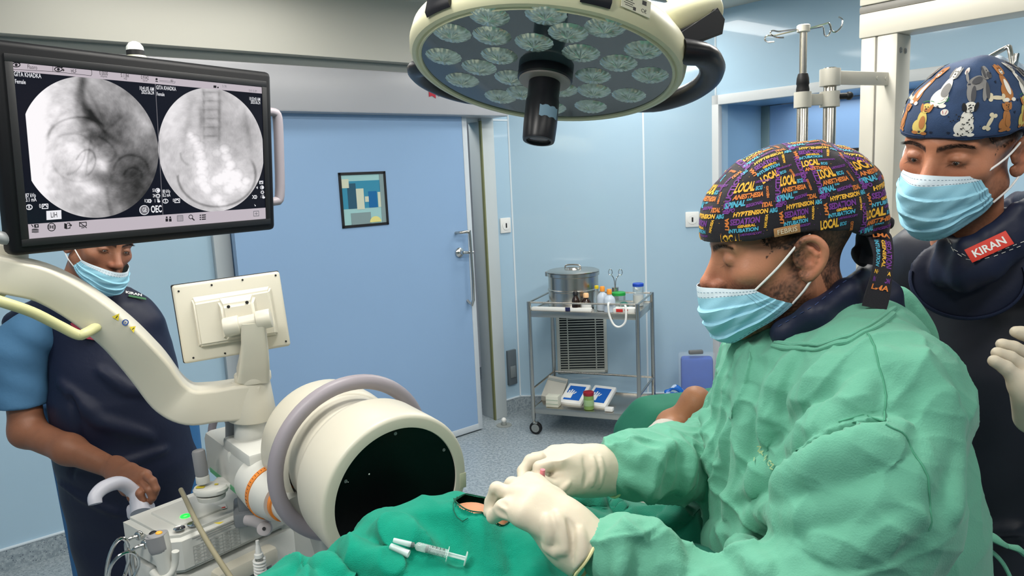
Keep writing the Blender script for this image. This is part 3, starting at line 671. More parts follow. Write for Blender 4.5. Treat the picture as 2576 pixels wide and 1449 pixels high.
for i in range(3): mb.box((0, .012-.007*i, .001), (.04-.008*i, .0015, .0006), 0, M, mi=2)
mb.build('warning_label', [M_white, mat('label_red', (200, 66, 52), rough=.5), M_print], hb, nosmooth=True)
# column under it
ctop = P(585, 1235, y=1.8)
mb = MB(); cx_, cy_ = -.675, 1.79
mb.bounds((-.045, -.045, .77), (.045, .045, .96), .006, Matrix.Translation((cx_, cy_, 0)) @ Matrix.Rotation(.35, 4, 'Z')); mb.bounds((-.058, -.058, .77), (.058, .058, .808), .008, Matrix.Translation((cx_, cy_, 0)) @ Matrix.Rotation(.35, 4, 'Z'))
mb.build('lift_column', mat('column_grey', (120, 124, 128), rough=.4), carm)
# brake knob on its small shelf
mb = MB(); b0 = P(511, 1215, y=1.72); mb.cyl(b0, b0+(0, 0, .02), .016, bev=.003, mi=1); b1 = P(507, 1185, y=1.72); mb.cyl(b0+(0, 0, .018), b0+(-.003, 0, .085), .0155, n=24, bev=.006, mi=0)
mb.build('brake_handle', [M_greyp, M_ivory2], carm)
mb = MB(); s0 = P(530, 1228, y=1.72); mb.lathe([(.03, 0), (.04, .003), (.042, .012), (.038, .018), (0, .02)], Matrix.Translation(Vector(s0)-Vector((0, 0, .012))) @ Matrix.Diagonal((1, .8, 1, 1)), 32); mb.box(s0+(.03, .03, 0), (.07, .05, .014), .004)
mb.lathe([(.02, 0), (.032, .001), (.034, .012), (0, .012)], Matrix.Translation(Vector(s0)-Vector((0, 0, .026))), 24)
mb.box(s0+(-.02, -.01, .0085), (.02, .012, .001), 0, mi=1); mb.box(s0+(.014, .002, .009), (.008, .006, .001), 0, mi=1)
mb.build('brake_shelf', [M_ivory2, mat('label_yellow', (206, 186, 50), rough=.5)], carm)
# lever below the joint
mb = MB(); l0 = P(618, 1308, y=1.66); l1 = P(672, 1328, y=1.62)
mb.tube([l0, P(645, 1312, y=1.65), P(665, 1322, y=1.63), P(668, 1334, y=1.62)], [.010, .012, .015, .016], 14, sub=4, flat=1.2); mb.cyl(P(668, 1330, y=1.62), P(664, 1330, y=1.59), .0165, bev=.003); mb.cyl(P(664, 1330, y=1.592), P(664, 1330, y=1.588), .004, mi=1)
mb.build('lock_lever', [mat('lever_grey', (176, 170, 172), rough=.4), M_print], carm)
mb = MB(); mb.tube([P(536, 1130, y=1.98), P(533, 1085, y=1.98), P(540, 1056, y=1.98), P(556, 1046, y=1.98), P(572, 1052, y=1.98), P(582, 1085, y=1.98), P(584, 1130, y=1.98)], .011, 12, sub=4); mb.build('rear_handle', M_grip, carm)
# column casting supporting the swing arm
mb = MB(); q0 = P(632, 1125, y=1.76); mb.cyl(q0, P(632, 1055, y=1.76), .04, n=36, bev=.003); mb.box(q0+(.0, 0, -.01), (.09, .09, .03), .006, Matrix.Identity(4)); 
mb.build('arm_post', M_ivory2, carm)
mb = MB(); mb.cyl(P(590, 1105, y=1.8), P(590, 1050, y=1.8), .022, n=20); mb.build('post_insert', M_greyp, carm)
# big swing arm
mb = MB()
sweep(mb, [P(-70, 672, y=1.4), P(20, 690, y=1.43), P(110, 712, y=1.48), P(200, 760, y=1.53), P(290, 830, y=1.58), P(370, 915, y=1.64), P(425, 985, y=1.68), P(475, 1013, y=1.7), P(540, 1010, y=1.73), P(610, 1003, y=1.75), P(650, 1005, y=1.76)],
      [.042, .044, .045, .046, .047, .048, .05, .052, .05, .045, .04], [.034, .034, .034, .035, .037, .042, .043, .042, .040, .044, .044], r=.2, widthdir=(.45, -1, 0), up=(0, 0, 1))
a0 = P(635, 1052, y=1.76); a1 = P(630, 955, y=1.76); mb.cyl(a0, a1, .058, .046, n=48, bev=.006)
ar = mb.build('swing_arm', M_ivory, carm)
M_yel = mat('label_yellow', (1, 1, 1)); bpy.context.view_layer.update()
def ohit(o, px, py):
    r = Vector(P(px, py, y=1.))-Vector((0, 0, H)); mw = o.matrix_world.inverted(); ok, p, n_, _i = o.ray_cast(mw @ Vector((0, 0, H)), (mw.to_3x3() @ r).normalized()); return (o.matrix_world @ p, n_) if ok else (None, None)
for x, y, kind in ((294, 796, 0), (315, 811, 1), (335, 826, 0)):
    q, n_ = ohit(ar, x, y)
    if q is None: continue
    e_ = Vector((1, 0, -.7)); e_ = (e_-n_*e_.dot(n_)).normalized(); Mk = frame(q+n_*.0006, e_, n_.cross(e_), n_); mb = MB()
    if kind: mb.lathe([(.0068, 0), (.0068, .0006), (.0045, .0006), (.0045, 0)], Mk, 20, cap=False); mb.box((0, 0, .0004), (.0012, .006, .0004), 0, Mk); mb.build('instruction_mark', mat('mark_blue', (50, 80, 150)), ar)
    else: mb.add([Mk @ Vector(v) for v in ((-.008, -.006, 0), (.008, -.006, 0), (0, .008, 0))], [(0, 1, 2)]); mb.box((0, -.001, .0004), (.0014, .006, .0004), 0, Mk, mi=1); mb.build('warning_triangle', [M_yel, M_print], ar, nosmooth=True)
# hand rail and hose
mb = MB(); mb.tube([P(-60, 740, y=1.36), P(0, 758, y=1.37), P(80, 785, y=1.41), P(150, 820, y=1.45), P(195, 842, y=1.47), P(215, 838, y=1.48), P(250, 818, y=1.53)], .0105, 14, sub=5); mb.sphere(P(2, 732, y=1.41), .012)
mb.build('hand_rail', mat('rail_aged_cream', (190, 188, 140), rough=.45), carm)
mb = MB(); mb.tube([P(30, 668, y=1.5), P(70, 668, y=1.5), P(110, 680, y=1.51), P(150, 705, y=1.53), P(178, 738, y=1.54)], [.008, .009, .009, .008, .007], 12, sub=5); mb.tube([P(36, 690, y=1.5), P(90, 695, y=1.5), P(130, 715, y=1.51)], .003, 8, sub=4)
mb.build('cable', mat('cable_grey', (168, 164, 150), rough=.4), carm)
# monitor pivot
mb = MB(); pv = P(20, 640, y=1.52); mb.cyl(P(15, 690, y=1.47), P(15, 610, y=1.47), .038, n=32, bev=.004); mb.lathe([(0, -.02), (.05, -.016), (.072, 0), (.05, .016), (0, .02)], Matrix.Translation(Vector(P(55, 610, y=1.56))), 32, cap=False)
mb.build('monitor_pivot', M_ivory, carm)
# monitor
mTL, mBL, mTR, mBR = (-.894, 1.38, 1.882), (-.935, 1.38, 1.5), (-.576, 1.9, 1.874), (-.599, 1.9, 1.492)
mu = np.array([.53, .848, -.004]); mu /= np.linalg.norm(mu); mn = np.array([.848, -.53, 0]); mv = np.array([0, 0, 1.])*.381+mn*.034; mv -= mu*mv.dot(mu); mv /= np.linalg.norm(mv); mn = np.cross(mu, mv)
mc = (np.array(mTL)+mBL+mTR+mBR)/4; MM = frame(mc, mu, mv, mn); MMi = np.array(MM.inverted())
def onmon(px, py):
    r = CM @ np.array([(px-CX)/FPX, (py-CY)/FPX, 1.]); o = np.array([0, 0, H]); k = (mc-o).dot(mn)/r.dot(mn); q = MMi @ np.append(o+r*k, 1); return np.array([q[0], q[1]])
W2, H2 = .312, .196
mb = MB(); mb.box((0, 0, -.02), (W2*2, H2*2, .04), .012, MM, 3)
s0 = onmon(30, 150); s1 = onmon(668, 552); sx0, sx1 = s0[0], s1[0]; sy1 = (onmon(30, 150)[1]+onmon(655, 222)[1])/2; sy0 = (onmon(70, 598)[1]+onmon(668, 552)[1])/2
mon = mb.build('monitor', mat('monitor_black', (14, 15, 18), rough=.5, spec=.25, bump=.05, bscale=60), carm)
mb = MB(); b = .014
for a in (((sx0-b, sy0-b), (sx1+b, sy0)), ((sx0-b, sy1), (sx1+b, sy1+b)), ((sx0-b, sy0), (sx0, sy1)), ((sx1, sy0), (sx1+b, sy1))): mb.bounds((*a[0], -.001), (*a[1], .003), .001, MM)
mb.build('bezel', mat('bezel_dark', (20, 21, 24), rough=.5), mon)
M_side = mat('monitor_side', (150, 152, 154), rough=.4)
hp = [MM @ Vector(v) for v in ((W2-.01, .10, -.02), (W2+.018, .10, -.02), (W2+.032, .085, -.02), (W2+.034, 0, -.02), (W2+.032, -.11, -.02), (W2+.016, -.125, -.02), (W2-.01, -.125, -.02))]
mb = MB(); mb.tube(hp, [.009, .011, .0125, .0125, .0125, .011, .009], 16, sub=4); mb.build('side_handle', M_grip, mon)
hp = [MM @ Vector(v) for v in ((-W2+.01, .12, -.02), (-W2-.02, .11, -.02), (-W2-.03, .06, -.02), (-W2-.03, -.13, -.02), (-W2-.01, -.16, -.02), (-W2+.02, -.165, -.02))]
mb = MB(); mb.tube(hp, .012, 16, sub=4); mb.build('side_handle', M_side, mon)
mb = MB(); mb.box((0, 0, -.05), (.3, .2, .03), .01, MM); mb.box((-.2, -.05, -.08), (.12, .1, .06), .01, MM); mb.build('back_cover', M_ivory, mon)
# beacon dome on top
mb = MB(); bt = P(343, 155, y=1.72); 
mb.lathe([(.024, -.03), (.024, 0), (.0215, .012), (.0185, .012)], Matrix.Translation(Vector(bt)), 32, mi=0); mb.lathe([(.0185, .011), (.0185, .024)], Matrix.Translation(Vector(bt)), 32, mi=1, cap=False); mb.lathe([(.0185, .024), (.0175, .032), (.012, .040), (.005, .0435), (0, .044)], Matrix.Translation(Vector(bt)), 32, cap=False, mi=2)
mb.build('beacon', [mat('beacon_cream', (222, 222, 190), rough=.5), M_black, mat('beacon_dome', (226, 228, 224), rough=.2)], mon)
# ---- the lit screen
def semit(name, col, e=1.35):
    m = mat(name, (10, 10, 12), rough=.2, emis=col, estr=e); m.node_tree.nodes['Principled BSDF'].inputs['Specular IOR Level'].default_value = .25; return m
ES = [semit('screen_navy', (10, 14, 28)), semit('screen_pale', (196, 186, 194)), semit('screen_text_white', (240, 240, 245)), semit('screen_text_dark', (34, 32, 36)), semit('screen_line_grey', (120, 118, 124))]
mb = MB(); mb.smooth = False
def R(x0, y0, x1, y1, z, mi): mb.bounds((min(x0, x1), min(y0, y1), z), (max(x0, x1), max(y0, y1), z+.0004), M=MM, mi=mi)
R(sx0, sy0, sx1, sy1, .0, 0)
top = (onmon(32, 172)[1]+onmon(655, 240)[1])/2; tb = onmon(32, 178)[1]; tb = (tb+onmon(655, 237)[1])/2
R(sx0, top, sx1, sy1-.001, .0006, 1); bt_ = (onmon(70, 562)[1]+onmon(668, 524)[1])/2
R(sx0, sy0, sx1, bt_, .0006, 1)
dv = onmon(400, 380)[0]; R(dv-.0006, bt_, dv+.0006, top, .0006, 4)
K = 2.4986
def T(x, y, s_, h, mi=2, al='LEFT', bold=.012):   # x,y in the zoomed crop of the screen
    q = onmon(x/K, 80+y/K); h2 = h; mb.text(s_, h2*.94, MM @ Matrix.Translation((q[0], q[1], .0013)), mi=mi, align=al, bold=bold, sx=.6)
T(84, 265, 'GITA KHADKA', .0125); T(90, 312, 'Female', .0115); T(965, 362, '10:41:05 AM', .0115, al='RIGHT'); T(965, 385, '2025.06.24', .0115, al='RIGHT')
T(978, 350, 'GITA KHADKA', .0125); T(981, 391, 'Female', .0115); T(1633, 426, '10:33:43 AM', .0115, al='RIGHT'); T(1633, 447, '2025.06.24', .0115, al='RIGHT')
T(156, 1030, '87 kVp', .0115); T(158, 1057, '3.1 mA', .0115); T(1018, 1004, '80 kVp', .0115); T(1018, 1028, '8.2 mA', .0115); T(972, 997, '51', .011, al='RIGHT'); T(974, 1030, '24', .011, al='RIGHT'); T(905, 1063, '0', .011); T(967, 1063, '1', .011); T(243, 1096, '0', .012); T(1083, 1060, '0', .011); T(1618, 980, '48', .009, al='RIGHT'); T(1640, 1038, '1', .009, al='RIGHT')
T(168, 220, 'Fluoro', .0115, 3, bold=0); T(442, 247, 'HLF', .0115, 3, bold=0); T(648, 262, '0.0000', .0115, 3, 'CENTER', 0); T(650, 280, 'mGy/min', .0065, 3, 'CENTER', 0); T(781, 276, '5.1184', .0115, 3, 'CENTER', 0); T(785, 294, 'mGy', .0065, 3, 'CENTER', 0); T(907, 289, '0.9342', .0115, 3, 'CENTER', 0); T(910, 307, 'Gy·cm²', .0065, 3, 'CENTER', 0); T(1408, 343, '51.781', .0085, 4, 'CENTER', 0); T(1585, 372, '10:41:10 AM', .0085, 4, 'CENTER', 0)
T(945, 1118, 'OEC', .0225, al='LEFT', bold=.03)
def ln_(pts, mi=3, wd=.0008, z=.0012, closed=False):
    P2 = [Vector((*onmon(x/K, 80+y/K), z)) for x, y in pts]
    if closed: P2.append(P2[0])
    for a, b in zip(P2, P2[1:]):
        d = (b-a); L = max(d.length, 1e-6); d /= L; n_ = Vector((-d.y, d.x, 0))*wd; a = a-d*wd*.5; b = b+d*wd*.5
        mb.add([MM @ v for v in (a-n_, b-n_, b+n_, a+n_)], [(0, 1, 2, 3)], mi, False)
def circ(x, y, r, mi=3, wd=.0008, a0=0, a1=360, ry=None): ry = ry or r; ln_([(x+r*math.cos(math.radians(a)), y+ry*math.sin(math.radians(a))) for a in np.linspace(a0, a1, 22)], mi, wd)
def disc(x, y, r, mi, ry=None, z=.0011):
    ry = ry or r; vs = [MM @ Vector((*onmon((x+r*math.cos(a))/K, 80+(y+ry*math.sin(a))/K), z)) for a in np.linspace(0, 2*math.pi, 25)[:-1][::-1]]; mb.add(vs, [list(range(24))], mi, False)
def poly(pts, mi, z=.0011): mb.add([MM @ Vector((*onmon(x/K, 80+y/K), z)) for x, y in pts][::-1], [list(range(len(pts)))], mi, False)
for cx_i, cy_i in ((100, 208), (365, 236)):
    circ(cx_i, cy_i, 24, ry=13); disc(cx_i, cy_i, 9, 3); disc(cx_i+22, cy_i-16, 8, 3)
    for i in range(4): ln_([(cx_i-18+i*9, cy_i-16), (cx_i-20+i*9, cy_i-25)], wd=.0005)
ln_([(390, 240), (402, 241)]); ln_([(396, 234), (396, 247)])
ln_([(330, 212), (330, 250), (570, 276), (575, 266), (574, 244), (562, 236), (330, 212)], 3, .0004); ln_([(80, 236), (330, 250)], 3, .0004)
disc(982, 298, 7, 3); poly([(975, 308), (990, 310), (990, 316), (975, 313)], 3); ln_([(1000, 310), (1095, 324), (1100, 314), (1000, 305)], 4, .0004); T(1070, 308, '8.0', .008, 3, bold=.01)
poly([(1340, 337), (1358, 338), (1358, 353), (1340, 352)], 3); disc(1368, 350, 5, 3)
# bottom bar icons
poly([(212, 1210), (240, 1208), (242, 1230), (214, 1232)], 3); disc(228, 1219, 6, 1, z=.0016); ln_([(196, 1212), (206, 1226)])
for k in range(3): disc(220, 1243+k*8, 23, 3, 6); ln_([(198, 1247+k*8), (242, 1245+k*8)], 1, .0004, z=.0016)
circ(322, 1227, 24, a0=200, a1=340); circ(322, 1227, 24, a0=20, a1=160)
for dx in (-14, 14): ln_([(322+dx-9, 1221), (322+dx+9, 1220), (322+dx+9, 1232), (322+dx-9, 1233)], closed=True)
poly([(402, 1202), (420, 1208), (420, 1241), (402, 1236)], 3); ln_([(420, 1203), (436, 1202), (437, 1212)]); ln_([(437, 1226), (438, 1234), (422, 1236)]); ln_([(428, 1217), (447, 1216)]); ln_([(441, 1210), (448, 1216), (441, 1222)])
ln_([(497, 1200), (540, 1196), (541, 1219), (499, 1223)], closed=True); ln_([(497, 1197), (542, 1232)]); ln_([(510, 1232), (528, 1230)])
for dx in (-11, 11): disc(1057+dx, 1166, 6, 3); poly([(1049+dx, 1174), (1065+dx, 1173), (1066+dx, 1192), (1050+dx, 1193)], 3)
ln_([(1112, 1156), (1147, 1154), (1148, 1188), (1113, 1190)], 4, closed=True)
for k in range(1, 4): ln_([(1112+9*k, 1156), (1113+9*k, 1189)], 4, .0004); ln_([(1112, 1156+8*k), (1147, 1154+8*k)], 4, .0004)
circ(1197, 1163, 12); ln_([(1206, 1172), (1219, 1184)], wd=.0014)
for k in range(3): poly([(1253, 1150+k*13), (1262, 1149+k*13), (1262, 1156+k*13), (1253, 1157+k*13)], 3); poly([(1266, 1149+k*13), (1292, 1147+k*13), (1292, 1154+k*13), (1266, 1156+k*13)], 3)
ln_([(1592, 1128), (1624, 1126), (1625, 1157), (1593, 1159)], 4, closed=True); ln_([(1600, 1143), (1617, 1142)], 4); ln_([(1608, 1134), (1609, 1151)], 4)
# icons on the dark fields
for bx, by, s_ in ((181, 1102, 1), (1038, 1064, .85)):
    circ(bx, by, 19*s_, 2, ry=15*s_); T(bx, by, 'R', .0125*s_, 2, 'CENTER')
for bx, by, s_ in ((281, 1096, 1), (1112, 1061, .85), (1640, 946, .6)):
    ln_([(bx-18*s_, by-12*s_), (bx+18*s_, by-14*s_), (bx+18*s_, by+14*s_), (bx-18*s_, by+15*s_)], 2, closed=True); circ(bx, by+2, 10*s_, 2, a0=170, a1=370)
for bx, by, s_ in ((989, 997, 1), (1645, 978, .8)): circ(bx, by, 13*s_, 2); disc(bx+3, by, 9*s_, 2)
for bx, by, s_ in ((991, 1031, 1), (1647, 1008, .8)):
    circ(bx, by, 9*s_, 2)
    for k in range(8): a = k*math.pi/4; ln_([(bx+10*s_*math.cos(a), by+10*s_*math.sin(a)), (bx+15*s_*math.cos(a), by+15*s_*math.sin(a))], 2, .0006)
for bx, by in ((934, 1063), (1598, 1038)): ln_([(bx-14, by-10), (bx-4, by), (bx-14, by+10)], 2); ln_([(bx-3, by-9), (bx+7, by-9), (bx+7, by+9), (bx-3, by+9)], 2, closed=True); ln_([(bx+9, by-11), (bx+16, by), (bx+9, by+11)], 2)
for bx, by in ((996, 1063), (1655, 1038)): disc(bx, by+3, 9, 2, 7); ln_([(bx-6, by), (bx-9, by-14)], 2); ln_([(bx, by), (bx, by-14)], 2)
poly([(1596, 1083), (1607, 1092), (1602, 1098)], 2)
poly([(289, 1126), (383, 1120), (385, 1176), (291, 1183)], 2); T(336, 1152, 'LIH', .0155, 3, 'CENTER', .005)
disc(905, 1120, 31, 2); disc(905, 1120, 27, 4, z=.0014); circ(905, 1120, 27, 2); T(905, 1120, 'GE', .014, 2, 'CENTER', .01)
for k in range(4): a = k*math.pi/2+.4; circ(905+20*math.cos(a), 1120+20*math.sin(a), 6, 2, wd=.0005)
mb.build('screen', ES, mon, nosmooth=True)
# x-ray pictures: grey values per vertex on two round grids
def xray_gray(X, Y, side):
    def g(x, y, sx, sy, a, rot=0):
        c, s_ = math.cos(math.radians(rot)), math.sin(math.radians(rot)); dx, dy = X-x, Y-y; u = dx*c+dy*s_; v = -dx*s_+dy*c; return a*np.exp(-(u/sx)**2-(v/sy)**2)
    def arc(x, y, r1, r2, w_, a, a0=-400, a1=400, rot=0):
        c, s_ = math.cos(math.radians(rot)), math.sin(math.radians(rot)); dx, dy = X-x, Y-y; u = (dx*c+dy*s_)/r1; v = (-dx*s_+dy*c)/r2; r = np.sqrt(u*u+v*v); th = np.degrees(np.arctan2(v, u))
        m = 1/(1+np.exp(-(th-a0)/4))*1/(1+np.exp((th-a1)/4)); return a*m*np.exp(-((r-1)*min(r1, r2)/w_)**2)
    nz = np.array([noise.fractal(Vector((x*.045, y*.045, 3.1*side)), .8, 2.1, 5) for x, y in zip(X, Y)])
    nf = np.array([noise.noise(Vector((x*.35, y*.35, 9.))) for x, y in zip(X, Y)])
    if side == 0:
        v = .80-.0013*(X-150); v += .35*np.exp(-((X-60)/55)**2)
        v += g(222, 300, 26, 60, -.26, -18)+g(205, 215, 12, 45, -.3, 8)+g(230, 290, 10, 45, -.28, -35)+g(280, 300, 60, 45, -.24)+g(330, 270, 40, 26, .12)+g(360, 310, 30, 30, .22)+g(260, 350, 40, 30, -.22)+g(330, 430, 60, 55, -.3)+g(345, 500, 60, 50, -.24)+g(250, 450, 40, 20, -.15)
        v += g(190, 375, 36, 20, .2, 15)+g(185, 400, 30, 24, .12)+g(215, 420, 24, 20, .22, -35)+g(256, 410, 16, 14, .32)+g(262, 425, 12, 9, .2)+g(215, 465, 32, 16, .22, 15)+g(232, 480, 24, 13, .24)+g(240, 375, 20, 8, .1, 40)+g(240, 318, 22, 14, .22, 20)+g(170, 300, 40, 50, .1)
        v += arc(195, 345, 75, 50, 2.6, -0.180, -170, -20, -6)+arc(225, 360, 105, 95, 5, -0.084, -200, -120)+arc(200, 395, 70, 62, 3, -0.096, 60, 170)+arc(215, 410, 24, 34, 2.2, -0.168, -200, 60, 20)+arc(330, 430, 44, 40, 3, -0.132, -180, 0)+arc(335, 440, 22, 18, 2.5, -0.108, -200, 20)+arc(300, 470, 30, 90, 4, -0.072, 120, 260)+arc(250, 260, 30, 110, 4, -0.120, 70, 200, -30)+arc(235, 370, 60, 30, 2.5, -0.120, -90, 40, 25)
        v += g(210, 245, 7, 60, -0.120, -6)+g(240, 262, 5, 55, -0.120, -28)+g(206, 330, 60, 4, -0.060, -12)+arc(180, 380, 58, 44, 3, -0.072, -120, 60)+arc(188, 402, 20, 40, 2, -0.120, -90, 90, 30)+g(222, 395, 3, 40, -0.132, 8)+g(300, 300, 4, 60, -0.060, 50)+g(180, 250, 30, 40, .06)+nz*.10+nf*.03
    else:
        v = .79-.10*np.exp(-((X-600)/60)**2-((Y-330)/60)**2)+g(430, 290, 40, 60, .12)+g(640, 260, 40, 40, .14)+g(530, 285, 34, 55, -.12)
        v += arc(545, 440, 98, 80, 2.6, -.28, -25, 205)+g(535, 340, 22, 22, -.10)
        for y in range(232, 345, 22): v += g(532, y, 19, 2.2, -.12)+g(532, y+9, 17, 4, .05)+g(514, y+4, 3, 5, -.08)+g(551, y+6, 3, 5, -.08)
        v += g(512, 250, 3, 90, -.12)+g(552, 270, 4, 90, -.12)+g(505, 300, 5, 26, -.14)+g(470, 320, 8, 60, -.1, 10)+g(622, 320, 8, 60, -.12, -10)
        for x, y, r_ in ((478, 340, 9), (490, 352, 12), (500, 370, 14), (503, 392, 14), (508, 415, 14), (510, 435, 14), (505, 455, 15), (515, 470, 12), (522, 478, 10), (565, 375, 12), (545, 385, 10), (570, 395, 12), (580, 415, 12), (575, 435, 15), (595, 440, 15), (560, 450, 16), (545, 455, 14), (590, 460, 16), (610, 470, 14), (575, 475, 14), (545, 500, 14), (560, 515, 11), (620, 455, 10)):
            v += g(x, y, r_*1.25, r_*1.2, .15)+arc(x, y, r_*1.2, r_*1.1, 2.2, -.05)
        v += arc(480, 385, 26, 30, 2.5, -.14, 100, 200)+nz*.07+nf*.03
    return np.clip(v, .06, .99)
M_xr = bpy.data.materials.new('xray_picture'); M_xr.use_nodes = True; nt = M_xr.node_tree; b = nt.nodes['Principled BSDF']; at = nt.nodes.new('ShaderNodeAttribute'); at.attribute_name = 'Col'
nt.links.new(at.outputs['Color'], b.inputs['Emission Color']); b.inputs['Emission Strength'].default_value = 1.4; b.inputs['Base Color'].default_value = (.01, .01, .01, 1); b.inputs['Roughness'].default_value = .2; b.inputs['Specular IOR Level'].default_value = .25
def w2px(p):
    c = CM.T @ (np.asarray(p)-np.array([0, 0, H])).T; return CX+FPX*c[0]/c[2], CY+FPX*c[1]/c[2]
for side, (xl, yl, xr, yr, xt, yt, xb, yb) in enumerate(((47, 335, 397, 365, 215, 192, 228, 549), (398, 385, 663, 372, 540, 222, 548, 532))):
    l = onmon(xl, yl); r_ = onmon(xr, yr); t = onmon(xt, yt); b_ = onmon(xb, yb); cc = np.array([(l[0]+r_[0])/2, (t[1]+b_[1])/2]); rx, ry = (r_[0]-l[0])/2, (t[1]-b_[1])/2
    vs = []; fs = []; nr, na = 60, 180
    for i in range(nr+1):
        for j in range(na): a = 2*math.pi*j/na; x = cc[0]+rx*i/nr*math.cos(a); x = min(max(x, sx0+(.0005 if side else .014)), sx1-.002); vs.append((x, cc[1]+ry*i/nr*math.sin(a), .0008))
    for i in range(nr):
        for j in range(na): fs.append((i*na+j, (i+1)*na+j, (i+1)*na+(j+1) % na, i*na+(j+1) % na))
    mb = MB().add([MM @ Vector(v) for v in vs], fs); wv = np.array(mb.v); X, Y = w2px(wv); g_ = xray_gray(X, Y, side)**2.2
    o = mb.build('x_ray_picture', M_xr, mon); me = o.data; c = np.ones((len(wv), 4)); c[:, 0] = g_; c[:, 1] = g_*.965; c[:, 2] = g_*.985
    me.color_attributes.new('Col', 'FLOAT_COLOR', 'POINT').data.foreach_set('color', c.ravel())
# ---- control tablet seen from behind
t0, t1, t2, t3 = [np.array(P(x, y, y=d)) for x, y, d in ((458, 725, 1.72), (698, 697, 1.80), (470, 905, 1.70), (705, 860, 1.78))]
tc_ = (t0+t1+t2+t3)/4; tu = (t1-t0+t3-t2); tu /= np.linalg.norm(tu); tv = (t0-t2+t1-t3); tv -= tu*tv.dot(tu); tv /= np.linalg.norm(tv); tn = np.cross(tu, tv)
MT = frame(tc_, tu, tv, tn); tw, th_ = .122, .093
mb = MB(); mb.box((0, 0, -.006), (tw*2, th_*2, .016), .007, MT, 3); 
tab = mb.build('control_tablet', M_ivory, carm)
mb = MB(); mb.box((-.0015, .001, -.018), (tw*2+.002, th_*2+.002, .01), .004, MT, 3); mb.build('touch_glass', M_black, tab)
mb = MB(); 
def frust(a, b, z0, z1, r=.006):
    bm = bmesh.new(); vv = [bm.verts.new((x, y, z0)) for x, y in a]+[bm.verts.new((x, y, z1)) for x, y in b]; n = len(a)
    bm.faces.new(vv[:n][::-1]); bm.faces.new(vv[n:]); [bm.faces.new((vv[i], vv[(i+1) % n], vv[(i+1) % n+n], vv[i+n])) for i in range(n)]
    bmesh.ops.bevel(bm, geom=list(bm.edges), offset=r, segments=3, affect='EDGES'); bm.verts.index_update(); mb.add([MT @ v.co for v in bm.verts], [[v.index for v in f.verts] for f in bm.faces]); bm.free()
frust([(-.085, -.062), (.098, -.062), (.098, .062), (-.085, .062)], [(-.08, -.056), (.092, -.056), (.09, .05), (-.08, .045)], 0, .018, .004)
frust([(-.03, -.055), (.06, -.055), (.06, .052), (-.03, .052)], [(-.02, -.045), (.05, -.045), (.048, .03), (-.022, .03)], .012, .036, .006)
mb.build('rear_casing', M_ivory, tab)
for x, y, z in ((-.108, .078, .002), (-.035, .082, .002), (.035, .084, .002), (.112, .084, .002), (-.1, -.082, .002), (-.03, -.084, .002), (.112, -.08, .002), (-.006, .026, .0355), (.036, .03, .0355), (-.012, -.036, .0355)):
    mb = MB(); mb.lathe([(.0026 if z < .01 else .004, -.001), (.0022 if z < .01 else .0035, .0012), (0, .0014)], MT @ Matrix.Translation((x, y, z)), 14, cap=False); mb.build('screw', M_black, tab)
mb = MB(); h0 = P(577, 822, y=1.69); h1 = P(678, 800, y=1.71); hdv = (h1-h0)/np.linalg.norm(h1-h0)
mb.cyl(h0-hdv*.012, h0+hdv*.024, .0225, n=32, bev=.003); mb.cyl(h1-hdv*.03, h1+hdv*.004, .0225, n=32, bev=.003); mb.cyl(h0, h1, .018, n=28)
sweep(mb, [P(636, 808, y=1.70), P(640, 860, y=1.71), P(640, 905, y=1.73), P(637, 940, y=1.75)], [.026, .029, .034, .038], [.018, .022, .03, .034], r=.35, widthdir=tuple(hdv)); mb.lathe([(.042, 0), (.043, .004), (.043, .018), (.041, .021), (0, .021)], Matrix.Translation(Vector(P(637, 957, y=1.757))), 40)
mb.build('tablet_bracket', M_ivory, tab)
# ---- mainframe cabinet
fz = .80; A_ = np.array([-1.0, 1.75]); Bk = np.array([-.855, 1.905]); Fr = np.array([-.826, 1.612]); ax_ = (Fr-A_)/np.linalg.norm(Fr-A_); rt_ = np.array([-ax_[1], ax_[0]])
MF = frame((A_[0], A_[1], 0), (ax_[0], ax_[1], 0), (rt_[0], rt_[1], 0), (0, 0, 1))    # x along the left side toward camera, y along the front to the right
Ldep, Lwid = .23, .34
mb = MB(); mb.bounds((0, 0, .10), (Ldep, Lwid, .70), .02, MF); 
bm_p = [(0, .0), (Ldep-.03, 0), (Ldep, .03), (Ldep, Lwid), (0, Lwid)]
mb.prism(bm_p, MF, .705, .80, r=.012); mb.bounds((.04, .05, .79), (Ldep-.05, .17, .806), .006, MF)
mb.bounds((.06, .30, .5), (Ldep-.01, .52, .775), .014, MF)
mf = mb.build('mainframe', M_ivory2, carm)
for x, y in ((.03, .04), (.03, .3), (.2, .04), (.2, .3)): mb = MB(); mb.lathe([(.05, -.016), (.055, -.012), (.055, .012), (.05, .016)], MF @ Matrix.Translation((x, y, .056)) @ Matrix.Rotation(math.pi/2, 4, 'X'), 24); mb.cyl(MF @ Vector((x, y, .05)), MF @ Vector((x, y, .11)), .014); mb.build('castor', M_greyp, carm)
def onz(px, py, z=.806):
    p = P(px, py, z=z); return Vector(p)
mb = MB(); g0 = onz(466, 1298, .8075); mb.lathe([(.006, .0), (.006, .0012), (.011, .0016), (.012, .0)], Matrix.Translation(g0), 28, cap=False); mb.build('power_light', mat('led_green', (20, 240, 60), emis=(30, 255, 70), estr=2.2), mf)
for x, y in ((451, 1330), (485, 1319)):
    mb = MB(); q = onz(x, y, .807); mb.lathe([(.0135, 0), (.0135, .002), (.01, .001), (0, .0015)], Matrix.Translation(q), 24, cap=False); mb.cyl(q+Vector((.003, 0, .001)), q+Vector((.003, 0, .004)), .003); mb.build('key_switch', M_chrome, mf)
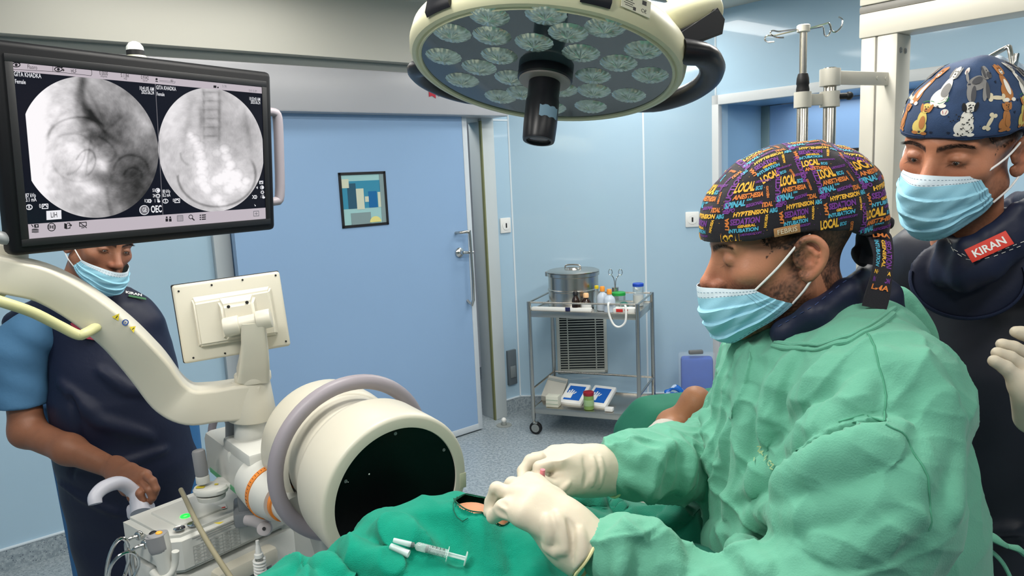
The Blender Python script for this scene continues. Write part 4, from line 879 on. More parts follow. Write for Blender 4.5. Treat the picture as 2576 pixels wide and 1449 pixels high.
mb = MB(); q = onz(545, 1278, .803); mb.box((0, 0, 0), (.045, .03, .001), 0, Matrix.Translation(q) @ Matrix.Rotation(.5, 4, 'Z')); mb.box((0, -.009, .001), (.04, .006, .001), 0, Matrix.Translation(q) @ Matrix.Rotation(.5, 4, 'Z'), mi=1); mb.build('warning_label', [M_white, mat('label_red', (1, 1, 1))], mf, nosmooth=True)
mb = MB(); q = onz(551, 1313, .803); mb.add([q+Vector(v) for v in ((-.012, -.004, 0), (.012, .002, 0), (.006, -.012, 0))][::1], [(0, 2, 1)]); mb.build('warning_triangle', M_yel, mf, nosmooth=True)
mb = MB(); MP = MF @ frame((Ldep+.001, .115, .757), (0, 1, 0), (0, 0, 1), (1, 0, 0))
for i in range(3): mb.box((0, .028-.006*i, 0), (.12-.02*i, .0011, .0006), 0, MP, mi=0)
for i in range(7): mb.box((0, .008-i*.0085, 0), (.12, .0004, .0006), 0, MP)
for x in (-.06, -.035, -.015, .015, .035, .06): mb.box((x, -.018, 0), (.0004, .051, .0006), 0, MP)
for i in range(5):
    for x in (-.048, -.025, 0, .026, .048): mb.box((x, .0035-i*.0085, 0), (.010, .0009, .0006), 0, MP)
mb.build('instruction_print', mat('print_grey', (150, 148, 144), rough=.6), mf, nosmooth=True)
mb = MB(); mb.bounds((Ldep-.02, .09, .64), (Ldep+.035, .26, .685), .012, MF); mb.bounds((Ldep-.01, .1, .50), (Ldep+.012, .25, .64), .004, MF, mi=1); mb.cyl(MF @ Vector((Ldep+.012, .2, .615)), MF @ Vector((Ldep+.02, .2, .615)), .012, mi=2); mb.bounds((Ldep+.01, .11, .52), (Ldep+.014, .165, .64), 0, MF, mi=3)
mb.build('front_recess', [M_ivory, mat('panel_grey', (130, 134, 132), rough=.5), M_chrome, M_black], carm)
# rear push handle (what the man holds)
mb = MB(); mb.tube([P(240, 1268, y=1.74), P(240, 1248, y=1.75), P(262, 1226, y=1.78), P(300, 1215, y=1.83), P(330, 1232, y=1.86), P(350, 1260, y=1.86), P(355, 1290, y=1.84)], [.0155, .0165, .0175, .0175, .018, .024, .026], 16, sub=5)
mb.box(P(355, 1285, y=1.86), (.07, .03, .04), .01); mb.build('push_handle', mat('handle_light_grey', (186, 186, 196), rough=.35), carm)
# cable hooks
for k, (x, y) in enumerate(((345, 1350), (361, 1372))):
    mb = MB(); h = P(x, y, y=1.66-.03*k); mb.cyl(h, h+(.004, .01, 0), .011, n=16, bev=.002)
    mb.tube([h, h+(-.012, -.008, 0), h+(-.022, -.012, -.012), h+(-.022, -.012, -.06), h+(-.02, -.012, -.12), h+(-.035, -.012, -.138), h+(-.06, -.014, -.145), h+(-.085, -.016, -.14)], .0045, 10, sub=4); mb.build('cable_hook', M_chrome, carm)
mb = MB(); c = np.array(P(296, 1420, y=1.56)); d = np.array([.25, .25, -.95])
for rx, rz, dx in ((.020, .062, 0), (.028, .04, .012)):
    mb.tube([c+np.array([dx+rx*math.cos(a)*.9+.25*rz*math.sin(a), .6*rx*math.cos(a), -rz*math.sin(a)*-1-dx]) for a in np.linspace(0, 2*math.pi, 25)[:-1]], .0042, 8, closed=True)
mb.build('cable_rings', M_chrome, carm)
# hand switch in its holder
mb = MB(); hs0 = P(395, 1345, y=1.50); mb.chain = None
sweep(mb, [hs0+(0, 0, 0), hs0+(.004, 0, -.03), hs0+(.008, 0, -.06), hs0+(.016, 0, -.11)], [.021, .02, .016, .014], [.019, .018, .015, .012], r=.7, widthdir=(1, 0, 0), mi=0)
sweep(mb, [hs0+(-.001, -.001, .001), hs0+(.003, -.001, -.03), hs0+(.005, -.001, -.042)], [.0215, .0205, .015], [.0195, .0185, .013], r=.7, widthdir=(1, 0, 0), mi=1)
mb.sphere(hs0+(0, 0, 0), (.0205, .0185, .006), mi=1); mb.sphere(hs0+(-.008, 0, .004), (.008, .009, .004), mi=2, n=8); mb.sphere(hs0+(.006, -.003, .005), (.0075, .007, .004), mi=3, n=8)
mb.tube([hs0+(.035, .0, -.04), hs0+(.03, .0, -.07), hs0+(.02, -.01, -.09), hs0+(.0, -.012, -.095), hs0+(-.02, 0, -.085)], .008, 10, sub=3)
mb.build('hand_switch', [M_ivory2, M_greyp, M_black, mat('button_amber', (236, 170, 60), rough=.3)], carm)
# loose hose across the cabinet
mb = MB(); mb.tube([P(455, 1232, y=1.80), P(470, 1262, y=1.74), P(490, 1305, y=1.66), P(520, 1360, y=1.60), P(550, 1408, y=1.54), P(585, 1460, y=1.48), P(610, 1500, y=1.44)], .0062, 12, sub=5)
mb.build('rubber_hose', mat('hose_olive', (140, 134, 110), rough=.5), carm)
mb = MB(); c = P(648, 1370, y=1.58); mb.tube([c+(0, 0, 0.0), c+(0, 0, .01)], .004); mb.lathe([(.004, 0), (.006, -.01), (.007, -.02), (.01, -.022), (.01, -.03), (.007, -.032)], Matrix.Translation(Vector(c)), 16)
hx_ = [c+np.array([.0115*math.cos(a), .0115*math.sin(a), -.034-.0012*a]) for a in np.linspace(0, 2*math.pi*9, 190)]; mb.tube(hx_, .0032, 6); mb.build('coiled_cord', M_white, carm)
# ---------------------------------------------------------------- instrument trolley by the corner wall
M_glass = mat('clear_plastic', (225, 235, 235), rough=.08, trans=.85, alpha=.55, spec=.5)
M_paper = mat('paper_white', (226, 226, 222), rough=.7)
tO = np.array([.098, 4.44, 0]); tx = np.array([.925, -.379, 0]); ty = np.array([.379, .925, 0]); MTr = frame(tO, tx, ty, (0, 0, 1)); TW, TD = .668, .42
def tp(x, y, z): return MTr @ Vector((x, y, z))
tr = thing('instrument_trolley', tp(TW/2, TD/2, 0), 'stainless steel two-shelf trolley on castors standing against the corner wall', 'trolley')
for x in (0, TW):
    for y in (0, TD): mb = MB(); mb.cyl(tp(x, y, .1), tp(x, y, .84), .0125, n=14); lg = mb.build('leg', M_steel, tr); \
        mb = MB(); mb.cyl(tp(x, y, .06), tp(x, y, .105), .009, n=10); mb.box((x+.012, y, .075), (.03, .03, .012), .003, MTr); mb.lathe([(.012, -.01), (.0375, -.012), (.04, -.008), (.04, .008), (.0375, .012), (.012, .01)], MTr @ Matrix.Translation((x+.012, y, .04)) @ Matrix.Rotation(math.pi/2, 4, 'X'), 28, mi=1); \
        mb.lathe([(.02, -.0125), (.026, -.0125), (.026, .0125), (.02, .0125)], MTr @ Matrix.Translation((x+.012, y, .04)) @ Matrix.Rotation(math.pi/2, 4, 'X'), 24, mi=2); mb.build('castor', [M_steel, M_black, M_steel], lg)
for z, nm in ((.78, 'upper_shelf'), (.17, 'lower_shelf')):
    mb = MB(); mb.bounds((.0, 0, z-.008), (TW, TD, z), .002, MTr)
    for a, b in (((0, -.004, z-.035), (TW, .004, z+.004)), ((0, TD-.004, z-.035), (TW, TD+.004, z+.004)), ((-.004, 0, z-.035), (.004, TD, z+.004)), ((TW-.004, 0, z-.035), (TW+.004, TD, z+.004))): mb.bounds(a, b, .001, MTr)
    mb.build(nm, M_steel, tr)
for z in (.835,):
    for p, q in (((0, 0), (TW, 0)), ((TW, 0), (TW, TD)), ((TW, TD), (0, TD)), ((0, TD), (0, 0))): mb = MB(); mb.cyl(tp(*p, z), tp(*q, z), .006, n=10); mb.build('guard_rail', M_steel, tr)
for p, q in (((0, 0), (0, TD)), ((0, TD), (TW, TD)), ((TW, TD), (TW, 0))): mb = MB(); mb.cyl(tp(*p, .29), tp(*q, .29), .007, n=10); mb.build('guard_rail', M_steel, tr)
TZ = .781
# sterilising drum
mb = MB(); MV = MTr @ Matrix.Translation((.22, .215, TZ)); mb.lathe([(.15, 0), (.158, .004), (.158, .012), (.155, .016), (.155, .1), (.16, .104), (.16, .112), (.155, .116), (.155, .19), (.163, .195), (.163, .215), (.155, .218)], MV, 64)
mb.box((-.17, 0, .2), (.02, .03, .03), .004, MV); dr = tag(mb.build('sterilising_drum', M_steel), 'large polished steel sterilising drum with a domed lid on the trolley top', 'steel drum')
mb = MB(); mb.lathe([(.161, .217), (.163, .222), (.15, .228), (.05, .234), (.045, .242), (.03, .245), (0, .246)], MV, 64, cap=False); mb.tube([MV @ Vector((-.05, 0, .234)), MV @ Vector((-.04, 0, .256)), MV @ Vector((.04, 0, .256)), MV @ Vector((.05, 0, .234))], .005, 8, sub=4); mb.build('lid', M_steel, dr)
def bottle(x, y, r, h, body, capc, caph, label, cat='bottle', neck=.4, capr=None, mats=None, sh=.62, wrap=None, z=TZ, g=None):
    M = MTr @ Matrix.Translation((x, y, z)); mb = MB(); mb.lathe([(r*.85, 0), (r, .004), (r, h*sh), (r*.85, h*(sh+.12)), (r*neck, h*(sh+.27)), (r*neck, h)], M, 24)
    if wrap: mb.lathe([(r*1.01, h*.08), (r*1.02, h*.09), (r*1.02, h*sh*.9), (r*1.01, h*sh*.91)], M, 24, cap=False, mi=1)
    o = tag(mb.build('bottle', [body]+([wrap] if wrap else [])), label, cat, g); cr = capr or r*neck*1.25; mb = MB(); mb.lathe([(cr, h-.004), (cr, h+caph*.8), (cr*.8, h+caph)], M, 18); mb.build('cap', capc, o); return o
M_brown = mat('glass_brown', (40, 24, 16), rough=.15, spec=.6); M_org = mat('cap_orange', (236, 150, 52), rough=.5); M_milky = mat('plastic_milky', (200, 212, 224), rough=.3, alpha=.85)
bottle(.345, .06, .03, .085, M_brown, mat('cap_peach', (238, 190, 140)), .022, 'brown bottle with peach cap and white label left of the milky trolley bottles', wrap=M_paper, neck=.45)
bottle(.285, .045, .024, .1, M_brown, M_black, .018, 'dark brown bottle with black cap in front of the steel drum', neck=.5)
bottle(.44, .085, .034, .12, M_milky, M_org, .025, 'left milky squeeze bottle with orange cap on the trolley', neck=.35, sh=.66)
bottle(.495, .036, .034, .112, M_milky, M_org, .025, 'right milky squeeze bottle with orange cap, in front of its twin on the trolley', neck=.35, sh=.66)
bottle(.395, .12, .02, .13, M_glass, mat('cap_yellow', (220, 192, 30)), .014, 'slim clear bottle with yellow cap behind the milky bottles', neck=.5)
def jar(x, y, r, h, capm, label, fill=None, cr=None):
    M = MTr @ Matrix.Translation((x, y, TZ)); mb = MB(); mb.lathe([(r*.95, 0), (r, .003), (r, h), (r*.9, h+.006)], M, 28); o = tag(mb.build('jar', M_glass), label, 'jar')
    mb = MB(); c = cr or r*1.03; mb.lathe([(c, h), (c, h+.016), (c*.9, h+.019)], M, 28); mb.build('lid', capm, o)
    if fill: mb = MB(); mb.lathe([(r*.9, .004), (r*.9, h*.55)], M, 24); mb.build('contents', fill, o)
    return o
jar(.525, .14, .04, .085, mat('lid_green', (30, 150, 60), rough=.4), 'clear jar with a flat green lid on the trolley', mat('gauze', (190, 205, 200), rough=.9))
jar(.615, .27, .033, .12, mat('lid_blue', (24, 70, 180), rough=.4), 'tall clear jar with a blue lid at the right end of the trolley', M_paper)
mb = MB(); mb.lathe([(.02, 0), (.02, .12), (.022, .122)], MTr @ Matrix.Translation((.49, .2, TZ)), 20); tag(mb.build('instrument_holder', M_steel), 'narrow steel cylinder holding forceps, behind the milky bottles', 'holder')
mb = MB(); b = Vector((.49, .2, TZ+.03))
for k, (dx) in ((-1, -.028), (1, .034)):
    mb.tube([MTr @ (b+Vector((0, 0, 0))), MTr @ (b+Vector((.004*k, 0, .13))), MTr @ (b+Vector((dx*.7, 0, .165)))], .0028, 8, sub=3); mb.tube([MTr @ (b+Vector((dx+.013*math.cos(a)*.9, 0, .185+.018*math.sin(a)))) for a in np.linspace(0, 2*math.pi, 17)[:-1]], .0025, 8, closed=True)
tag(mb.build('forceps', M_chrome), 'pair of steel forceps with two finger rings standing up in the holder', 'forceps')
mb = MB(); mb.sphere(tp(.565, .1, TZ+.03), (.03, .026, .022)); tag(mb.build('face_mask_bulb', mat('bulb_green', (28, 96, 84), rough=.5)), 'dark green rubber bulb between the green and blue lidded jars', 'rubber bulb')
mb = MB(); mb.box((.2, .025, TZ+.012), (.38, .035, .022), .006, MTr); mb.box((.245, .006, TZ+.016), (.03, .004, .024), .001, MTr, mi=1); tag(mb.build('wrapped_pack', [M_paper, mat('tape_navy', (24, 28, 74))]), 'long white wrapped pack with a navy tape along the trolley front', 'pack')
mb = MB(); mb.box((.585, .045, TZ+.014), (.13, .07, .026), .003, MTr); mb.box((.56, .008, TZ+.016), (.04, .003, .018), .001, MTr, mi=1); mb.box((.6, .008, TZ+.02), (.02, .003, .008), .001, MTr, mi=1); tag(mb.build('box_of_supplies', [M_paper, mat('print_red', (196, 40, 36))]), 'small white box with red print at the front right of the trolley top', 'box')
mb = MB(); mb.tube([tp(.5, .03, TZ+.05), tp(.5, -.012, TZ+.058), tp(.505, -.02, TZ+.0), tp(.53, -.022, TZ-.06), tp(.565, -.022, TZ-.075), tp(.6, -.022, TZ-.045), tp(.605, -.015, TZ+.02), tp(.595, .0, TZ+.05), tp(.56, .03, TZ+.045)], .0065, 10, sub=5)
tag(mb.build('white_tube', M_white), 'white plastic tube looping down over the front edge of the trolley', 'tube')
# lower shelf
LZ = .172
def pkt(x, y, w_, d_, label, rz, g=None):
    M = MTr @ Matrix.Translation((x, y, LZ+.018)) @ Matrix.Rotation(rz, 4, 'Z') @ Matrix.Rotation(.38, 4, 'X') @ Matrix.Translation((0, 0, .02)); mb = MB(); mb.box((0, 0, 0), (w_, d_, .03), .008, M); mb.box((0, 0, .0155), (w_*.72, d_*.7, .001), 0, M, mi=1)
    for i in range(4): mb.tube([M @ Vector((-w_*.27+.012*i, -d_*.05, .0165)), M @ Vector((-w_*.27+.016*i, d_*.16-.01*abs(i-1), .0165))], .005, 6, mi=0, flat=.3)
    mb.box((-w_*.22, -d_*.14, .0165), (.05, .05, .001), 0, M); return tag(mb.build('glove_packet', [M_paper, mat('packet_blue', (20, 92, 180), rough=.4)]), label, 'glove packet', g)
pkt(.215, .2, .15, .2, 'left blue and white glove packet on the lower trolley shelf', -.1)
pkt(.382, .19, .15, .2, 'right blue and white glove packet behind the red-lidded jar', -.15)
mb = MB(); M = MTr @ Matrix.Translation((.066, .23, LZ+.05)) @ Matrix.Rotation(.5, 4, 'X') @ Matrix.Rotation(.2, 4, 'Y'); mb.box((0, 0, 0), (.13, .19, .05), .004, M); mb.box((.0, .06, .026), (.12, .02, .002), 0, M, mi=1); tag(mb.build('carton', [mat('carton_grey', (176, 174, 164), rough=.7), M_dark]), 'grey white carton lying tilted at the left of the lower shelf', 'carton')
mb = MB(); mb.box((.115, .055, LZ+.035), (.08, .06, .07), .002, MTr); mb.box((.115, .0245, LZ+.045), (.078, .001, .003), 0, MTr, mi=1); mb.box((.115, .0245, LZ+.02), (.078, .001, .003), 0, MTr, mi=1); tag(mb.build('carton', [mat('carton_cream', (206, 206, 190), rough=.7), mat('print_green_grey', (140, 160, 140))]), 'small cream striped carton at the front left of the lower shelf', 'carton')
M = MTr @ Matrix.Translation((.345, .05, LZ)); mb = MB(); mb.lathe([(.028, 0), (.031, .003), (.031, .085), (.028, .09)], M, 28); mb.lathe([(.0315, .025), (.0318, .027), (.0318, .06), (.0315, .062)], M, 28, cap=False, mi=1); o = tag(mb.build('jar', [mat('gel_green', (120, 150, 82), rough=.3), mat('label_pale', (150, 180, 130), rough=.5)]), 'small green jar with a red lid on the lower trolley shelf', 'jar'); mb = MB(); mb.lathe([(.032, .088), (.033, .09), (.033, .108), (.03, .11)], M, 28); mb.build('lid', mat('lid_red', (150, 30, 44), rough=.4), o)
mb = MB(); mb.box((.475, .04, LZ+.012), (.05, .04, .022), .004, MTr); tag(mb.build('small_packet', M_paper), 'small white packet on the lower shelf next to the green pillow edge', 'packet')
# ---- blue pads in a clear bag and a plastic bag on the floor beyond the trolley
pc = P(1755, 960, y=4.6); mb = MB(); mb.box((0, 0, .2), (.2, .09, .4), .02, Matrix.Translation((pc[0], 4.62, 0)) @ Matrix.Rotation(-.2, 4, 'Z')); o = tag(mb.build('blue_pad_stack', mat('pad_blue', (54, 92, 178), rough=.7, bump=.3, bscale=30, var=.08, vscale=12)), 'tall block of blue pads in a clear wrapper on the floor beside the recess', 'pads')
mb = MB(); mb.box((0, 0, .215), (.235, .11, .42), .02, Matrix.Translation((pc[0], 4.62, 0)) @ Matrix.Rotation(-.2, 4, 'Z')); mb.build('clear_wrapper', mat('wrapper_clear', (230, 238, 245), rough=.1, trans=.0, alpha=.12, spec=.8), o)
mb = MB(); mb.box((0, 0, .436), (.09, .03, .025), .006, Matrix.Translation((pc[0]-.01, 4.6, 0))); mb.build('clip', mat('clip_grey', (110, 112, 112)), o)
bc = P(1682, 990, y=4.55)+np.array([.035, 0, 0]); f = Field((bc[0]-.16, 4.4, -.01), (bc[0]+.16, 4.72, .32), .008)
f.ell((bc[0], 4.55, .09), (.075, .1, .1), .02); f.chain([(bc[0]-.06, 4.52, .15), (bc[0]-.05, 4.5, .21), (bc[0]+.0, 4.5, .24), (bc[0]+.05, 4.5, .2), (bc[0]+.06, 4.52, .14)], [.02, .012, .01, .012, .02], .02, sub=3)
X, Y, Z = f.grid(); f.D += (.008*np.sin(X*70+Z*40)*np.cos(Y*60-Z*55)).astype(np.float32); f.plane((0, 0, .002), (0, 0, -1))
tag(solid('plastic_bag', f, [mat('bag_blue', (24, 104, 196), rough=.25, alpha=.9), mat('bag_clear', (170, 190, 214), rough=.15)], midx=lambda c: (np.sin(c[:, 0]*45+c[:, 2]*30)*np.cos(c[:, 0]*20-c[:, 2]*50) > .25)), 'crumpled blue and clear plastic bag on the floor between the trolley and the blue pads', 'plastic bag')
# ---------------------------------------------------------------- equipment frame on the right and the IV pole
M_pcream = mat('frame_cream', (206, 202, 190), rough=.42, var=.015, vscale=5)
M_pgroove = mat('groove_grey', (128, 126, 122), rough=.5)
e = P(2258, 90, y=2.1); es, et = e[:2].dot(A2[:2]), e[:2].dot(B2[:2])
fr = thing('equipment_frame', ST(es, et, 0), 'tall cream equipment frame with post and overhead beam behind the right doctor', 'equipment frame')
mb = MB(); zt = P(2255, 82, y=2.1)[2]
RB((es, et, 0), (es+.09, et+.055, zt), .004, mb=mb); mb.build('post', M_pcream, fr)
mb = MB(); RB((es+.004, et+.055, 0), (es+.085, et+.059, zt), mb=mb); mb.build('post_groove', M_pgroove, fr)
mb = MB(); RB((es, et+.059, 0), (es+.09, et+.10, zt), .004, mb=mb); mb.build('post', M_pcream, fr)
for dx in (.022, .052):
    mb = MB(); mb.lathe([(.008, 0), (.008, .002), (.005, .002), (.004, .0), (0, 0)], frame(ST(es+dx, et, zt-.045), (0, 0, 1), A2, -B2), 18, cap=False); mb.build('bolt', mat('bolt_grey', (150, 148, 144), rough=.3, metal=.6), fr)
mb = MB(); RB((es-.004, et-1.5, zt), (es+.095, et+.105, zt+.066), .004, mb=mb); mb.build('beam', M_pcream, fr)
mb = MB(); RB((es-.001, et-1.5, zt+.066), (es+.095, et+.108, zt+.088), .006, mb=mb); mb.build('beam_groove', M_pgroove, fr)
mb = MB(); RB((es-.004, et-1.5, zt+.088), (es+.095, et+.105, zt+.2), .004, mb=mb); mb.build('upper_beam', M_pcream, fr)
mb = MB(); RB((es, et-1.5, 0), (es+.075, et-1.41, zt), .004, mb=mb); mb.build('post', M_pcream, fr)
mb = MB(); sh = P(2230, 604, y=2.05); RB((es-.02, et-.4, sh[2]-.04), (es+.16, et+.03, sh[2]), .006, mb=mb); mb.build('shelf', M_pcream, fr)
# pole clamps and poles
mb = MB(); pA = P(2088, 195, y=2.02); pB = P(2212, 190, y=2.1)
q0 = ST(es-.014, et+.03, pA[2]); pdir = np.array(pA)-q0; pdir[2] = 0; L_ = np.linalg.norm(pdir); pdir /= L_; pn = np.cross([0, 0, 1], pdir); Mc = frame(q0, pdir, pn, (0, 0, 1))
mb.box((L_/2-.03, 0, 0), (L_+.06, .012, .036), .003, Mc); mb.lathe([(.026, -.022), (.0265, -.02), (.0265, .02), (.026, .022)], Matrix.Translation(Vector(q0+pdir*L_)), 28)
for x in (-.005, .03): mb.lathe([(.005, 0), (.005, .002), (0, .002)], Mc @ Matrix.Translation((x, .006, 0)) @ Matrix.Rotation(-math.pi/2, 4, 'X'), 12); mb.lathe([(.005, 0), (.005, .002), (0, .002)], Mc @ Matrix.Translation((x, -.006, 0)) @ Matrix.Rotation(math.pi/2, 4, 'X'), 12)
mb.build('clamp_bracket', M_pcream, fr)
ctr = q0+pdir*L_
mb = MB(); zt2 = P(2090, 170, y=2.02)[2]; mb.cyl((ctr[0], ctr[1], .25), (ctr[0], ctr[1], zt2), .0165, n=24, bev=.002); mb.build('support_pole', M_steel, fr)
iv = P(2018, 240, y=2.0); iv = np.array([P(2019, 245, y=2.0)[0], 2.0, iv[2]])
mb = MB(); d2_ = iv-ctr; d2_[2] = 0; L2_ = np.linalg.norm(d2_); d2_ /= L2_; zc = P(2048, 250, y=2.0)[2]; Mc = frame((ctr[0], ctr[1], zc), d2_, np.cross([0, 0, 1], d2_), (0, 0, 1))
mb.box((L2_/2, 0, 0), (L2_, .012, .03), .003, Mc); mb.lathe([(.0255, -.02), (.0255, .02)], Matrix.Translation((ctr[0], ctr[1], zc)), 28); mb.lathe([(.022, -.02), (.022, .02)], Matrix.Translation((iv[0], iv[1], zc)), 28)
mb.cyl((ctr[0]+.02, ctr[1]-.01, zc+.006), (ctr[0]+.045, ctr[1]-.012, zc+.006), .0085, mi=1); mb.sphere((ctr[0]+.046, ctr[1]-.012, zc+.006), .011, mi=1, n=8)
mb.build('clamp_bracket', [M_pcream, M_black], fr)
ivp = thing('iv_pole', (iv[0], iv[1], .3), 'slim steel infusion pole with hooks on top and a black height grip', 'infusion pole')
zt3 = P(2016, 78, y=2.0)[2]; zg = P(2016, 215, y=2.0)[2]
mb = MB(); mb.cyl((iv[0], iv[1], .3), (iv[0], iv[1], zc-.015), .0145, n=20, bev=.002); mb.build('lower_pole', M_steel, ivp)
mb = MB(); mb.cyl((iv[0], iv[1], zg), (iv[0], iv[1], zt3), .0095, n=20); mb.build('upper_pole', M_steel, ivp)
mb = MB(); mb.lathe([(.014, -.0295), (.0165, -.027), (.0168, -.01), (.015, .0), (.0165, .004), (.0155, .018), (.0125, .0295), (.0105, .0305)], Matrix.Translation((iv[0], iv[1], zg)), 24); mb.build('height_grip', M_black, ivp)
mb = MB(); mb.lathe([(.012, -.008), (.0165, -.006), (.017, .009), (.014, .0115), (0, .012)], Matrix.Translation((iv[0], iv[1], zt3+.004)), 24); mb.build('hook_hub', M_pcream, ivp)
for a in (np.array([-.95, -.25, 0]), np.array([-.8, .5, 0]), np.array([.95, .3, 0]), np.array([.85, -.5, 0])):
    a = a/np.linalg.norm(a); c = np.array([iv[0], iv[1], zt3+.004]); up_ = .0 if a[0] < 0 else .006; sd = np.cross([0, 0, 1], a)
    pp = [c+a*.012, c+a*.05+(0, 0, up_), c+a*.062+(0, 0, up_), c+a*.068+sd*.002+(0, 0, -.012), c+a*.078+sd*.004+(0, 0, -.016), c+a*.09+sd*.006+(0, 0, -.005), c+a*.092+sd*.007+(0, 0, .012), c+a*.083+sd*.006+(0, 0, .02)]
    if a[0] < 0: pp = [c+a*.012, c+a*.055+(0, 0, -.004), c+a*.075+(0, 0, -.006), c+a*.092+(0, 0, -.004), c+a*.098+(0, 0, -.012), c+a*.088+sd*.01+(0, 0, -.022), c+a*.07+sd*.016+(0, 0, -.024)]
    mb = MB(); mb.tube(pp, .0021, 8, sub=5); mb.build('hook', M_chrome, ivp)
# bottles on the frame's shelf
for k, (dx, r_, h_, c_, lb) in enumerate(((.0, .018, .05, M_brown, 'dark brown bottle with white label on the cream shelf of the equipment frame'), (.045, .018, .045, mat('bottle_pink', (196, 186, 196), rough=.5), 'pale labelled bottle on the cream shelf beside the brown one'))):
    c = P(2308+dx*900, 598, y=1.98); mb = MB(); M = Matrix.Translation((c[0], c[1], sh[2])); mb.lathe([(r_, 0), (r_, h_), (r_*.7, h_+.008)], M, 20); mb.lathe([(r_*1.02, .004), (r_*1.02, .036)], M, 20, cap=False, mi=1); o = tag(mb.build('bottle', [c_, M_paper]), lb, 'bottle'); mb = MB(); mb.lathe([(r_*.8, h_+.006), (r_*.8, h_+.02)], M, 16); mb.build('cap', [mat('cap_dark_red', (110, 30, 44)), M_white][k], o)
# bent steel bar with a clear bag hanging behind the right doctor's cap
mb = MB(); mb.tube([P(2440, 175, y=1.75), P(2478, 150, y=1.74), P(2532, 120, y=1.72), P(2540, 124, y=1.71), P(2546, 165, y=1.7), P(2543, 172, y=1.7), P(2552, 165, y=1.69), P(2558, 135, y=1.69)], .0055, 12, sub=3)
mb.tube([P(2440, 175, y=1.75), P(2400, 200, y=1.78), ST(es, et-.3, P(2400, 200, y=1.78)[2])], .0055, 10)
tag(mb.build('bent_hook_bar', M_chrome), 'bent steel hook bar rising behind the dog print cap', 'hook bar')
f = Field(P(2440, 330, y=1.72)-.05, P(2590, 130, y=1.82)+.06, .006); c = P(2520, 240, y=1.77)
f.ell(c, (.08, .03, .09), .02); f.ell(P(2480, 190, y=1.77), (.05, .02, .03), .03); X, Y, Z = f.grid(); f.D += (.007*np.sin(X*120+Z*60)*np.cos(Z*110-X*40)).astype(np.float32)
tag(solid('clear_bag', f, mat('bag_white_clear', (215, 225, 238), rough=.15, alpha=.55)), 'thin crumpled clear plastic bag hanging behind the dog print cap', 'plastic bag')
# ---------------------------------------------------------------- people: heads
M_eye = mat('eye_white', (196, 184, 172), rough=.15, coat=.5); M_iris = mat('iris_dark', (30, 18, 12), rough=.08, coat=.8)
M_hair = mat('hair_black', (14, 12, 12), rough=.55)
def skinmat(n): return mat(n, (1, 1, 1), rough=.46, spec=.4, attr='Col', bump=.12, bscale=320, sss=.12, var=.05, vscale=45)
def vn(x, y, z, seed=0):
    "smooth value noise, 0..1, on arrays"
    xi, yi, zi = np.floor(x), np.floor(y), np.floor(z); fx, fy, fz = x-xi, y-yi, z-zi; fx, fy, fz = [t*t*(3-2*t) for t in (fx, fy, fz)]; out = 0
    for a in (0, 1):
        for b in (0, 1):
            for c in (0, 1):
                h = np.sin((xi+a)*127.1+(yi+b)*311.7+(zi+c)*74.7+seed*17.3)*43758.5453; h = h-np.floor(h)
                out = out+h*(fx if a else 1-fx)*(fy if b else 1-fy)*(fz if c else 1-fz)
    return out
def crease(x, y, z, d, fa, fc, seed=0, p=3., wp=.55):
    "ridges running along direction d: fa = frequency along, fc = across"
    d = np.array(d, float); d /= np.linalg.norm(d); e = np.cross(d, [.3, .2, 1.]); e /= np.linalg.norm(e); g = np.cross(d, e)
    u = (x*d[0]+y*d[1]+z*d[2])*fa; v = (x*e[0]+y*e[1]+z*e[2])*fc; w_ = (x*g[0]+y*g[1]+z*g[2])*fc
    wv = vn(u*.9, v*.3, w_*.3, seed+5)*wp*2; return (1-np.abs(2*vn(u, v+wv, w_+wv, seed)-1))**p
def headmat(O, f, up=(0, 0, 1), sc=1., roll=0.):
    f = Vector(f).normalized(); u = Vector(up); u = (u-f*u.dot(f)).normalized(); l = u.cross(f); l, u = l*math.cos(roll)+u*math.sin(roll), u*math.cos(roll)-l*math.sin(roll)
    m = Matrix.Identity(4)
    for i in range(3): m[i][0] = l[i]*sc; m[i][1] = -f[i]*sc; m[i][2] = u[i]*sc; m[i][3] = O[i]
    return m
def xf(M, V): A = np.array(M); V = np.asarray(V, float).reshape(-1, 3); return V @ A[:3, :3].T+A[:3, 3]
